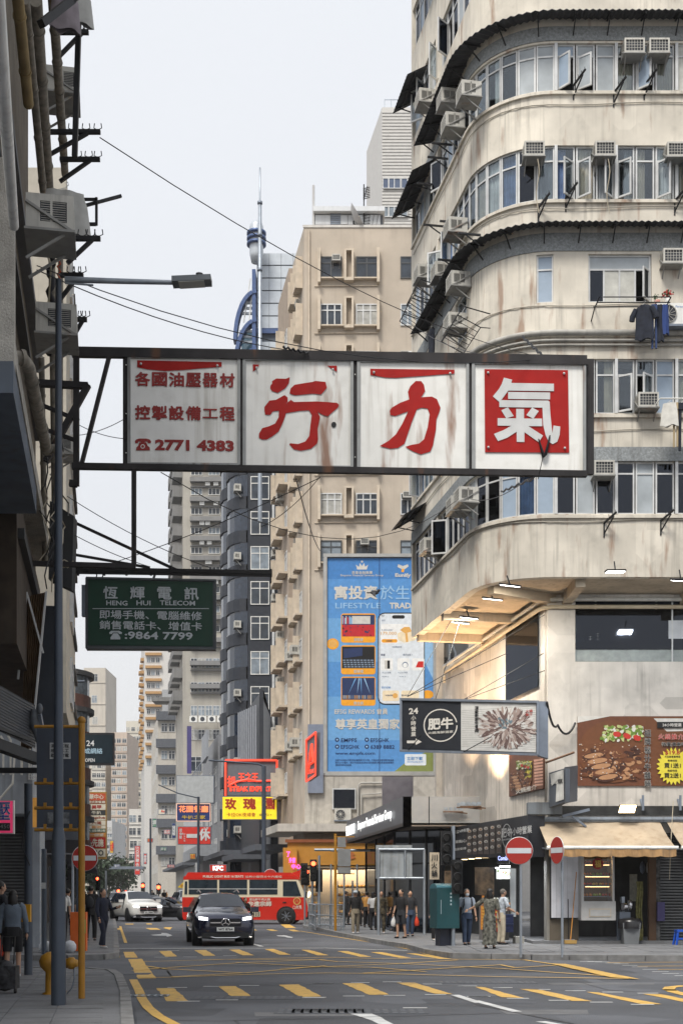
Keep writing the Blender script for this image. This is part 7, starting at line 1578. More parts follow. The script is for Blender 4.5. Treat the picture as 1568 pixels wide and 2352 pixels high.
m.add([c+Vector((x*.8,y*.8,0)) for x, y in a]+[c+Vector((x,y,.62)) for x, y in a], [(0,3,2,1),(4,5,6,7),(0,1,5,4),(1,2,6,5),(2,3,7,6),(3,0,4,7)]); m.build('body', mat('bin_grey', (.16,.17,.18), .5), tb_)
m = M(); rn = random.Random(1)
for zz, r_ in ((.45,.33),(.62,.34),(.7,.3),(.74,.22)): m.v += [tuple(c+Vector((r_*math.cos(k*.524)*(1+.1*rn.random()), r_*math.sin(k*.524)*(1+.1*rn.random()), zz+.03*rn.random()))) for k in range(12)]
b0 = 0; m.f += [(i*12+k, i*12+(k+1) % 12, (i+1)*12+(k+1) % 12, (i+1)*12+k) for i in range(3) for k in range(12)]+[tuple(36+k for k in range(12))]; m.m += [0]*37; m.sm += [True]*37; m.build('bag', mat('black_bag', (.012,.012,.014), .3, spec=.6), tb_)
jm = thing('juice_machine', 'stainless sugarcane press on a stand beside the fridge', 'machine', (fx(1440,38.7),38.7,.1)); M().box(fx(1420,38.7), fx(1445,38.7), 38.6, 39, .15, 1.05).build('stand', STEEL, jm); m = M(); m.lathe((fx(1425,38.6),38.6,1.2), [(.0,0),(.12,0),(.12,.28),(0,.28)], 12, ax=(1,0,0)); m.lathe((fx(1440,38.6),38.6,1.25), [(0,0),(.17,0),(.17,.1),(0,.1)], 14, ax=(1,0,0)); m.build('roller', mat('chrome', (.6,.6,.62), .15, .9), jm)
M().box(fx(1425,38.8), fx(1432,38.8), 38.7, 38.9, 1.05, 1.5).build('housing', GALV, jm)
m = M(); 
for i in range(3): 
    bx = fx(1462+i*5,38.8); pts = [(bx+.02*math.sin(j), 38.8, .15+j*.2) for j in range(10)]; M().tube(pts, .035, 7).build('sugarcane', mat('cane', (.16,.15,.05), .6, var=.5, scale=9), loc=(bx,38.8,.15), label='tall sugarcane stalk leaning in the bundle beside the doorway', cat='sugarcane', group='sugarcane stalks at the fruit stall')
for i, (x0, x1, y0, y1, nm, c, lb) in enumerate(((1468,1480,1975,2010,'plastic_bag',(.12,.15,.2),'bluish plastic bag hanging in the fruit stall'),(1484,1492,1980,2005,'plastic_bag',(.35,.35,.35),'pale plastic bag hanging in the fruit stall'),(1445,1462,2008,2070,'notice_sheet',(.38,.38,.33),'pale notice sheet pasted inside the fruit stall'))):
    o = M().ball((fx((x0+x1)/2,39.4),39.4,fz((y0+y1)/2,39.4)), (.08,.06,.2), 8) if nm == 'plastic_bag' else M().box(fx(x0,39.9), fx(x1,39.9), 39.9, 39.92, fz(y1,39.9), fz(y0,39.9)); o.build(nm, mat('bag_%d' % i, c, .4, var=.3, scale=9), loc=(fx(x0,39.4),39.4,2), label=lb, cat='bag' if nm == 'plastic_bag' else 'notice')
M().box(fx(1486), fx(1502), 38.7, 38.9, .12, 3.4).build('brown_pier', mat('brown_pier', (.10,.055,.03), .7, streak=.5), ten); M().box(fx(1502), fx(1512), 38.75, 38.9, .12, 3.4).build('poster_pier', mat('poster_pier', (.09,.09,.09), .7, var=.8, scale=9), ten); M().box(fx(1503), fx(1520), 38.6, 38.7, fz(2115), fz(2072)).build('purple_board', mat('purple_board', (.07,.06,.16), .6), loc=(fx(1510),38.6,.2), label='small purple board leaning by the right roller shutter', cat='board')
m = M()
for i in range(36): z = .2+i*.088; m.prism([(fx(1512),38.95,z),(14,38.95,z),(14,38.9,z+.045),(fx(1512),38.9,z+.045)], (0,0,.04))
m.build('shutter_slat', mat('shutter_steel', ()), ten)
stl = thing('plastic_stool', 'bright blue plastic stool at the right edge of the pavement', 'stool', (fx(1565,37.4),37.4,.12)); BS = mat('stool_blue', (.01,.07,.42), .4); c = Vector((fx(1566,37.4),37.5,.12))
M().box(c.x-.17,c.x+.17,c.y-.17,c.y+.17,.50,.56).build('seat', BS, stl)
for sx in (-1,1):
    for sy in (-1,1): M().bar((c.x+sx*.19,c.y+sy*.19,.12),(c.x+sx*.13,c.y+sy*.13,.51),.05).build('leg', BS, stl)
M().box(c.x-.16,c.x+.16,c.y-.18,c.y-.16,.28,.33).build('rung', BS, stl)
# awnings
def awning(x0, x1, label, y0=1885, rz=0):
    a0, a1 = fx(x0,38.7), fx(x1,38.7); AM = mat('beige_awning', (.36,.29,.21), .8, var=.15, scale=2, streak=.5, dirt=(.2,.13,.07), sscale=.8); AV = mat('stained_valance', (.40,.24,.11), .85, var=.25, scale=5, streak=.6)
    o = thing('awning', label, 'awning', (a0,38.7,3.7)); n = 14; m = M(); vs = []
    for i in range(n+1):
        t = i/n; x = a0+(a1-a0)*t; 
        for j in range(5): u_ = j/4; vs.append((x+.08*u_, 38.7-1.55*u_, 3.72-.82*u_-.05*math.sin(u_*math.pi)+.012*math.sin(t*22+j)))
    m.add(vs, [(i*5+j, i*5+j+1, (i+1)*5+j+1, (i+1)*5+j) for i in range(n) for j in range(4)], 0, True); m.build('fabric', AM, o)
    M().tube([(a0+.02,37.13,2.9),(a1+.14,37.13,2.9)], .055, 10).build('front_bar', WHITE, o)
    m = M(); vs = []; k = 48
    for i in range(k+1): t = i/k; x = a0+.08+(a1-a0)*t; vs += [(x,37.1+.01*math.sin(i),2.86),(x,37.1+.012*math.sin(i*1.3),2.66-.03*abs(math.sin(t*math.pi*8)))]
    m.add(vs, [(2*i,2*i+1,2*i+3,2*i+2) for i in range(k)]); m.build('valance', AV, o)
    M().tube([(a0-.1,38.72,3.75),(a1+.1,38.72,3.75)], .06, 8).build('roller', GALV, o)
    for x in (a0+.1, a1-.1): M().bar((x,38.7,2.95),(x,37.2,2.86),.035).build('arm', GALV, o)
awning(1234, 1514, 'wide beige retractable awning with a stained valance over the fruit shop'); awning(1530, 1800, 'second beige awning at the right edge of the picture')
M().box(fx(1212), 14, 38.6, 38.9, 3.78, 3.86).build('awning_rail', GALV, ten); M().box(fx(1262), 14, 38.86, 38.9, 3.92, 4.2).build('grime_band', mat('black_grime', (.03,.03,.03), .9, var=.5, scale=4), ten)
o = thing('floodlight', 'lit warm floodlight above the beige awning', 'floodlight', (fx(1440,38.3),38.4,4.1)); M().obox((fx(1440,38.3),38.35,fz(1858,38.3)), (.26,0,0), (0,.03,.0), (0.03,0,.13)).build('housing', BLACK, o); M().obox((fx(1440,38.3),38.31,fz(1858,38.3)), (.23,0,0), (0,.01,0), (.03,0,.11)).build('lens', mat('warm_led', (1,.72,.38), emis=5, var=0), o)
for i, x in enumerate((1470,1555)): m = M(); m.bar((fx(x),38.9,4.4),(fx(x),38.6,4.1),.05); m.bar((fx(x),38.6,4.05),(fx(x),38.6,4.5),.06); m.build('steel_bracket', STEEL, loc=(fx(x),38.6,4.1), label='grey steel bracket over the awning, '+('beside the warm floodlight' if i == 0 else 'with hanging strings'), cat='bracket')
p = P(1290,1875,38.4); m = M(); m.bar(p, p+Vector((.8,0,.2)), .08); m.bar(p+Vector((.3,0,.0)), p+Vector((.7,0,-.3)), .06); m.build('steel_bracket', STEEL, loc=p, label='grey steel bracket beneath the torn box sign', cat='bracket')
M().tube([(fx(1545,38),38,4.3),(fx(1540,37.8),37.8,3.2),(fx(1536,37.8),37.8,2.0)], .012, 5).build('string', hose, loc=(fx(1540,38),38,2), label='loose pale string hanging between the two awnings', cat='string')
# crockery inside the first-floor window
for i, (x0, x1, y0, y1, nm, mt_, lb) in enumerate(((1323,1377,1475,1489,'carton',mat('cardboard', (.28,.16,.08), .8),'brown carton behind the dark restaurant window'),(1323,1341,1464,1475,'napkin_stack',WHITE,'stack of pale napkins on the brown carton'))):
    M().box(fx(x0,39.1), fx(x1,39.1), 39.1, 39.4, fz(y1,39.1), fz(y0,39.1)).build(nm, mt_, loc=(fx(x0,39.1),39.1,fz(y1,39.1)), label=lb, cat='box' if i == 0 else 'napkins')
for i, (x, y, k) in enumerate(((1353,1475,3),(1370,1475,5))):
    m = M()
    for j in range(k): m.lathe((fx(x,39.05),39.06,fz(y,39.05)+j*.045), [(.06,0),(.12,.05),(.125,.06)], 14)
    m.build('bowl_stack', WHITE, loc=(fx(x,39.05),39.06,fz(y,39.05)), label=['low stack of white bowls on the carton','taller stack of white bowls on the carton'][i], cat='bowls')
M().box(fx(1534,38.92), 11, 38.915, 38.925, fz(1467,38.92), fz(1425,38.92)).build('paper_sheet', mat('white_paper', (.55,.57,.6), .6), loc=(fx(1534,38.92),38.92,9.2), label='blank white sheet pasted on the dark restaurant window', cat='paper')
# ---------------- street furniture ----------------
YELP = mat('yellow_post_paint', (.36,.17,.015), .55, var=.15, scale=6, streak=.35, sscale=3); SGB = mat('sign_back', (.045,.055,.075), .55, .3, var=.2, streak=.4)
def post(name, label, cat, x, y, top, r_, m_, Y=None, zb=.12, group=None):
    Y = Y or (CY-zb)*3000/(y-2048); b = Vector(((x-784)/3000*Y, Y, zb)); o = thing(name, label, cat, b, 0, group)
    h = CY+(2048-top)/3000*Y-zb; M().tube([(0,0,-.05),(0,0,h)], r_, 14).build('pole', m_, o, local=True); return o, Y, h
lp, Y, h = post('street_lamp', 'tall blue-grey street lamp with a long arm on the left pavement', 'street lamp', 135, 2310, 642, [.076,.04], LG)
M().tube([(0,0,-.05),(0,0,2.25),(0,0,2.4)], [.1,.094,.065], 16).build('base_sleeve', LG, lp, local=True)
hz = lp.location.z; M().tube([P(150,642,Y)-lp.location, P(280,646,Y)-lp.location, P(402,649,Y)-lp.location], [.04,.036,.03], 10).build('arm', GALV, lp, local=True)
m = M(); c = P(441,646,Y)-lp.location; m.obox(c, (.26,0,.012), (0,.11,0), (0,0,.036)); m.build('lamp_head', mat('lamp_head_grey', (.12,.135,.15), .4, .4), lp, local=True); M().obox(c-UP*.04, (.17,0,.01), (0,.1,0), (0,0,.008)).build('lens', mat('lamp_lens', (.45,.45,.42), .3), lp, local=True); M().lathe(c+Vector((.1,0,.05)), [(.04,0),(.05,.05),(.0,.07)], 10).build('sensor', BLACK, lp, local=True)
lp.rotation_euler = (0,0,0); m = M(); m.bar(P(150,650,Y)-lp.location, P(215,655,Y)-lp.location, .02); m.build('gusset', GALV, lp, local=True)
yp, Y, h = post('panel_stand', 'yellow tubular frame carrying the backs of three traffic panels', 'sign frame', 188, 2295, 1655, .047, YELP)
L_ = yp.location; M().ball((0,0,h), .062, 12).build('cap', YELP, yp, local=True)
for y in (1669,1799,1856,1906): a, b = P(80,y,Y)-L_, P(188,y,Y)-L_; M().tube([a, b], .024, 8).build('crossbar', YELP, yp, local=True)
for y0, y1 in ((1673,1796),(1803,1852),(1860,1901)):
    a, b = P(86,y1,Y)-L_, P(184,y0,Y)-L_; o = M().box(a.x, b.x, -.03, -.015, a.z, b.z).build('panel_back', SGB, yp, local=True)
    for x in (.2,.8): M().box(a.x+(b.x-a.x)*x-.02, a.x+(b.x-a.x)*x+.02, -.05, -.028, a.z-.02, a.z+.05).build('clamp', YELP, o, local=True)
TPL = PL((P(86,1,Y).x,Y-.05),(P(184,1,Y).x,Y-.05)); m = M(); TPL.rect(m, 115, 163, 1706, 1743, 0, .0)
for r_, s_ in enumerate(('漏水工程','牆紙水工','歡迎致電')): TPL.text(m, s_, 138, 1713+r_*11, 42, 9, .02, 1, .004)
m.build('flyer', [mat('old_flyer', (.42,.43,.43), .7, var=.2, scale=20), BLACK], yp); m = M(); TPL.rect(m, 110, 160, 1866, 1892, 0, .0); m.build('paste_patch', mat('paste_grime', (.14,.15,.16), .8, var=.6, scale=18), yp)
# hydrant
hy = thing('fire_hydrant', 'rusty yellow fire hydrant with a chained cap behind the street lamp', 'fire hydrant', (P(116,1,19.4).x,19.4,.12)); HYM = mat('hydrant_yellow', (.35,.17,.01), .5, var=.25, scale=6, streak=.5)
M().lathe((0,0,0), [(.12,0),(.12,.02),(.075,.04),(.07,.33),(.15,.42),(.165,.5),(.13,.58),(.05,.63),(0,.64)], 18).build('barrel', HYM, hy, local=True); M().lathe((.12,-.02,.47), [(.07,0),(.075,.16),(.09,.17),(.09,.24),(.06,.26),(.055,.3),(0,.3)], 12, ax=(1,-.15,0)).build('nozzle', HYM, hy, local=True); M().tube([(.36,-.05,.44),(.37,-.05,.25),(.33,-.05,.1),(.26,-.05,.02)], .01, 5).build('chain', STEEL, hy, local=True)
RDS = mat('road_sign_red', (.36,.025,.018), .5, var=.08); RDW = mat('road_sign_white', (.58,.62,.66), .5, var=.05)
def noentry(label, x, yb, yc, r_, Y=None, rz=0, px=None, pole=GALV, zb=.12):
    o, Y, h = post('no_entry_sign', label, 'road sign', px or x, yb, yc, .032, pole, Y, zb); c = P(x,yc,Y)-o.location; c.y = 0; ax = Vector((math.sin(rz), -math.cos(rz), 0)); u_ = Vector((math.cos(rz), math.sin(rz), 0)); c += ax*.04
    m = M(); m.lathe(c, [(0,-.015),(r_,-.015),(r_,.0),(0,0)], 32, 2, ax=ax); m.lathe(c, [(0,.002),(r_*.965,.002)], 32, 0, ax=ax); m.obox(c+ax*.005, u_*r_*.86, ax*.001, UP*r_*.19, 1); m.build('disc', [RDS, RDW, ALU], o, local=True); return o
noentry('round no-entry sign facing the street, in front of the kiosk', 1191, 2194, 1954, .335, px=1195); noentry('round no-entry sign turned away, right of the other one by the awning', 1281, 2194, 1953, .335, rz=-1.23, px=1290)
noentry('no-entry sign half hidden behind the yellow frame on the left pavement', 196, 2180, 1971, .34, Y=31.5+2.5, px=168); noentry('distant no-entry sign beyond the roof of the minibus', 621, 2100, 2012, .40, Y=74.5, zb=0)
for x, yb, t, r_, lab, mt_ in ((66,2240,1800,.075,'grey signal post at the left edge with a yellow push button',LG),(102,2192,1950,.065,'thin grey post with small stickers left of the street lamp',LG),(122,2190,1990,.09,'dark thick post just behind the street lamp',mat('dark_post', (.03,.035,.045), .5)),(180,2176,1990,.06,'grey post right of the bright one behind the yellow pole',LG),(346,2110,1880,.07,'slim post under the Japanese restaurant sign',LG),(606,2110,1760,.13,'tall grey lamp post in front of the yellow nightclub sign',LG),(456,2095,1830,.1,'grey lamp post beside the KFC sign',LG),(244,2090,2000,.09,'pale post on the west pavement far down',GALV)):
    o, Y, h = post('post', lab, 'post', x, yb, t, r_, mt_, None if yb > 2150 else {346:95,606:76,456:98,244:110}[x])
    if x == 606: M().tube([(0,0,h),(-.4,0,h+.15),(-3.2,0,h+.35)], .06, 6).build('arm', LG, o, local=True)
    if x == 456: M().tube([(0,0,h-.1),(-1.5,0,h+.25),(-3.0,0,h+.9)], .05, 6).build('arm', LG, o, local=True)
    if x == 66: M().box(-.09,.07,-.16,-.06,.98,1.3).build('push_button_box', mat('button_yellow', (.55,.27,.01), .4), o, local=True); M().tube([(.05,-.08,2.0),(-.1,-.1,2.35),(-.05,-.09,2.8),(.05,-.08,3.0)], .01, 5).build('cable', BLACK, o, local=True)
    if x == 102: M().box(-.05,.05,-.07,-.06,1.6,1.75).build('sticker', mat('old_flyer', ()), o, local=True)
m = M(); m.tube([P(195,1565,60), P(80,1568,60)], .06, 6); m.build('lamp_arm', LG, loc=P(195,1565,60), label='horizontal arm of a farther lamp beside the dark signboard', cat='lamp arm')
# traffic lights
RL_ = mat('red_signal', (1,.06,.02), emis=5, var=0); BK = mat('signal_black', (.012,.013,.015), .5)
def tlight(label, x, yb, yt, n_heads, Y=None, lit=True, zb=.12, sc=1.0, pole=GALV, back=False):
    o, Y, h = post('traffic_light', label, 'traffic light', x, yb, yt, .055*sc, pole, Y, zb)
    for i, (dx, z) in enumerate(n_heads):
        bx = M(); bx.box(dx-.15*sc, dx+.15*sc, -.2, .0, z-.48*sc, z+.48*sc); b_ = bx.build('signal_head', BK, o, local=True)
        for k in range(3):
            zz = z+(.3-.3*k)*sc; v = M(); v.lathe((dx,-.2,zz), [(.105*sc,0),(.12*sc,.0),(.12*sc,.2*sc),(.105*sc,.2*sc)], 12, ax=(0,-1,0)); v.build('visor', BK, b_, local=True)
            if not back: M().lathe((dx,-.205,zz), [(0,0),(.1*sc,0)], 12, ax=(0,-1,0)).build('lens', RL_ if (k == 0 and lit) else mat('dark_lens', (.03,.03,.03), .2), b_, local=True)
    return o
tlight('traffic signal pole at the island, with dark heads seen from the side', 717, 2128, 1975, [(-.35,2.3),(.3,2.0)], lit=False); tlight('signal with a lit red lamp beside the minibus front', 733, 2127, 1965, [(-.25,2.45)], 57, True); tlight('slim signal post with a lit red lamp left of another one', 700, 2125, 1985, [(.1,2.2)], 60, True, sc=.8)
tlight('large black signal heads on a grey post beside the green post box', 1040, 2172, 1897, [(-.2,2.75),(.1,1.95)], 36.8, False)
tlight('distant red signal on the west pavement behind the walking woman', 226, 2110, 2020, [(0,2.1)], 88)
for x, y, Y, lab in ((329,2036,170,'small lit red signal in the middle distance'),(273,2048,200,'tiny lit red signal far down the street'),(290,2050,230,'tiny lit red lamp among far traffic'),(365,2040,150,'small lit red signal right of the crowd')):
    p = P(x,y,Y); o = thing('traffic_light', lab, 'traffic light', (p.x,Y,0)); M().tube([(0,0,0),(0,0,p.z+.6)], .08, 6).build('pole', LG, o, local=True); M().box(-.25,.25,-.2,0,p.z-.7,p.z+.5).build('signal_head', BK, o, local=True); M().lathe((0,-.25,p.z+.1), [(0,0),(.22,0)], 10, ax=(0,-1,0)).build('lens', RL_, o, local=True)
# yellow post with plates, big sign back, railings, post box
o, Y, h = post('panel_stand', 'slim yellow post with rusty plate backs near the crossing island', 'sign frame', 770, 2138, 1915, .055, YELP)
for k, (x0, x1, y0, y1) in enumerate(((775,794,1923,1946),(775,805,1950,1990),(775,805,1992,2006))): a, b = P(x0,y1,Y)-o.location, P(x1,y0,Y)-o.location; M().box(a.x, b.x, -.05, -.02, a.z, b.z).build('plate_back', mat('rusty_plate', (.20,.21,.22), .6, .3, streak=.6, rust=.3), o, local=True)
for k, y in enumerate((1922,1948,1991,2007)): a = P(768,y,Y)-o.location; M().box(0, .75, -.02, .02, a.z-.02, a.z+.02).build('crossbar', YELP, o, local=True)
Y = 46.0; bg_ = thing('sign_back_frame', 'large peeling grey sign back in a galvanised frame on the right pavement', 'sign frame', (P(922,1,Y).x,Y,.12)); L_ = bg_.location
for x in (869, 974): a = P(x,1,Y).x-L_.x; M().tube([(a,0,0),(a,0,fz(1950,Y)-.12)], .05, 8).build('pole', GALV, bg_, local=True)
for y in (1951, 2017): M().tube([(P(869,1,Y).x-L_.x,0,fz(y,Y)-.12),(P(974,1,Y).x-L_.x,0,fz(y,Y)-.12)], .045, 8).build('crossbar', GALV, bg_, local=True)
M().tube([(P(930,1,Y).x-L_.x,0,fz(1951,Y)-.12),(P(930,1,Y).x-L_.x,0,fz(2017,Y)-.12)], .04, 8).build('upright', GALV, bg_, local=True)
m = M(); m.box(P(863,1,Y).x-L_.x, P(946,1,Y).x-L_.x, .04, .06, fz(2018,Y)-.12, fz(1941,Y)-.12); m.build('sign_back', mat('peeling_sign_back', (.26,.29,.32), .6, .2, var=.35, scale=2.2, streak=.7), bg_, local=True)
cs_ = thing('calligraphy_banner', 'pale banner with brush characters behind the signal post', 'banner', P(997,2020,43)); QB = PL((P(985,1,43).x,43),(P(1010,1,43).x,43)); QB.box(M(), 986, 1008, 1958, 2020, 0, .05).build('sheet', mat('banner_beige', (.42,.36,.28), .8), cs_); m = M(); [QB.text(m, ch, 997, 1970+i*18, 14, 15, .03, 0, .03) for i, ch in enumerate('川火鍋')]; m.build('lettering', BLACK, cs_)
pb = thing('post_box', 'dark teal pillar post box with a domed blue top on the right pavement', 'post box', (P(1020,1,37).x,37,.12)); TEAL = mat('teal_enamel', (.012,.065,.075), .4, var=.1, streak=.3, sscale=3); w_ = .33
M().box(-.2,.2,-.2,.2,0,.5).build('pedestal', mat('navy_pedestal', (.012,.016,.03), .5), pb, local=True); M().box(-w_,w_,-w_,w_,.5,1.62).build('body', TEAL, pb, local=True)
m = M(); ar = [(w_*math.cos(k*math.pi/8), 1.62+.14*math.sin(k*math.pi/8)) for k in range(9)]; m.prism([(-w_,y,z) for y, z in ar], (2*w_,0,0), 0, True); m.build('dome', mat('teal_top', (.05,.16,.2), .35, streak=.2), pb, local=True); pb.rotation_euler = (0,0,.25)
m = M(); [m.box(.06,.1,-w_-.004,-w_,1.15+.1*k,1.2+.1*k) for k in range(4)]; m.box(-.22,-.21,-w_-.02,-w_,.9,1.3); m.build('marks', mat('pale_marks', (.4,.5,.55)), pb, local=True)
def railing(x0, y0, x1, y1, n_, lab, h=1.0):
    Ya, Yb = 4590/(y0-2048), 4590/(y1-2048); a = Vector(((x0-784)/3000*Ya,Ya,.12)); b = Vector(((x1-784)/3000*Yb,Yb,.12)); o = thing('railing', lab, 'railing', a, 0, 'pedestrian railings on the island')
    for z in (.15,.55,h): M().tube([UP*z, b-a+UP*z], .025, 6).build('rail', GALV, o, local=True)
    for i in range(n_+1): q_ = (b-a)*i/n_; M().tube([q_, q_+UP*h], .028 if i in (0,n_) else .014, 6).build('post' if i in (0,n_) else 'baluster', GALV, o, local=True)
railing(710,2131,757,2133,9,'left galvanised railing at the tip of the island'); railing(757,2134,788,2137,6,'galvanised railing by the yellow post on the island'); railing(712,2128,724,2136,4,'short end railing of the island beside the traffic signal')
m = M(); a = P(640,1952,60); 
for x0, x1, y, Y_ in ((722,790,1952,60),(760,865,1953,60)): M().tube([P(x0,y,Y_), P(x1,y,Y_)], .07, 6).build('gantry_bar', GALV, loc=P(x0,y,Y_), label='horizontal grey gantry bar above the crossing island, '+('left' if x0 == 722 else 'right')+' piece', cat='gantry bar')
for x, Yx in ((760,58),(790,56),(820,60)): post('post', {760:'thin grey post left of the slim yellow one',790:'grey post just right of the slim yellow one',820:'thin post behind the man in the white cap'}[x], 'post', x, 2132, 1985, .04, GALV, Yx)
# barrier, bags
bo = thing('road_barrier', 'orange plastic barrier between the posts on the left pavement', 'barrier', (P(180,1,32.5).x-2.7,33,.12)); b0 = P(178,1,33); M().box(P(162,1,33).x, P(198,1,33).x, 33, 33.2, .15, fz(2095,33)).build('body', mat('barrier_orange', (.6,.12,.02), .5), bo); M().box(P(185,1,33).x, P(197,1,33).x, 32.97, 33, .6, .95).build('sticker', mat('sticker_green', (.1,.4,.1)), bo)
bo.location = (b0.x,33,.12); 
for c_ in bo.children: c_.matrix_parent_inverse = Matrix.Translation(-Vector((b0.x,33,.12)))
for i, (x, y) in enumerate(((168,2180),(270,2182))): M().ball((P(100+i*58,1,32.4).x, 32.6, .27), (.16,.15,.17), 10).build('white_sack', mat('white_sack', (.5,.52,.55), .6, var=.2, scale=9), loc=(P(100+i*58,1,32.4).x,32.6,.12), label=['white sack at the foot of the orange barrier','pale rounded sack behind the street lamp post'][i], cat='sack')
# trees far down the street
def tree(x, Y, h, w, lab, n=260, seed=1):
    c = P(x,1,Y).x; o = thing('tree', lab, 'tree', (c,Y,0), 0, 'trees at the far end'); M().tube([(0,0,0),(.1,0,h*.3),(-.2,0,h*.6)], [.35,.28,.12], 7).build('trunk', mat('bark', (.06,.05,.04), .9), o, local=True)
    rn = random.Random(seed); L = [M(), M()]
    for i in range(n*3):
        a = rn.uniform(0,6.28); v = rn.uniform(-1,1); r_ = rn.random()**.4*(1+.25*math.sin(a*3+seed)+.2*math.sin(v*5)); q_ = Vector((w*r_*math.cos(a)*(1-v*v)**.5, w*r_*math.sin(a)*(1-v*v)**.5, h*.62+h*.38*r_*v))
        s_ = rn.uniform(.25,.6); d1 = Vector((rn.uniform(-1,1),rn.uniform(-1,1),rn.uniform(-1,1))).normalized()*s_; d2 = Vector((rn.uniform(-1,1),rn.uniform(-1,1),rn.uniform(-1,1))).normalized()*s_
        L[i % 2].add([q_-d1, q_+d2, q_+d1, q_-d2], [(0,1,2,3)])
    for k, mm in enumerate((mat('foliage_dark', (.022,.04,.022), .8, var=.4, scale=1), mat('foliage_mid', (.03,.05,.028), .8, var=.4, scale=1))): L[k].build('crown', mm, o, local=True)
for i, (x, Y, h, w) in enumerate(((228,260,8.5,3.6),(250,300,10.5,4.6),(268,330,11.5,5),(283,300,9,4),(216,230,8,3),(104,75,7.5,1.4))): tree(x, Y, h, w, ['small dark tree behind the directory sign','dark tree in the middle of the far group','tallest of the dark far trees','dark tree right of the far group','leftmost tree of the far group','dark leafy tree glimpsed between the wall and the yellow frame'][i], 220, i)
M().box(P(240,1,240).x, P(330,1,240).x, 240, 243, P(1,1996,240).z, P(1,1990,240).z).build('footbridge', STEEL, loc=(P(285,1,240).x,240,6), label='thin footbridge crossing the far end of the street', cat='footbridge')
# ---------------- vehicles ----------------
TYRE = mat('tyre_rubber', (.015,.015,.017), .85, var=.1); RIM = mat('alloy_rim', (.32,.33,.35), .3, .8); PLATE = mat('number_plate', (.62,.64,.64), .4, var=0); HL = mat('lit_headlight', (.95,.97,1), emis=3.5, var=0)
def wheel(o, x, y, r_, w_=.22, rim=RIM):
    s_ = 1 if y > 0 else -1; t = M().lathe((x,y-s_*w_,r_), [(r_*.62,0),(r_*.93,0),(r_,.04),(r_,w_-.04),(r_*.93,w_),(r_*.62,w_)], 22, ax=(0,s_,0)); b = t.build('wheel', TYRE, o, local=True)
    m = M().lathe((x,y-s_*.05,r_), [(0,0),(r_*.63,0)], 16, 1, ax=(0,s_,0))
    for k in range(7): a = k*.8976; m.bar((x,y-s_*.02,r_), (x+r_*.6*math.cos(a),y-s_*.02,r_+r_*.6*math.sin(a)), .05, .03)
    m.build('rim', [rim, BK], b, local=True)
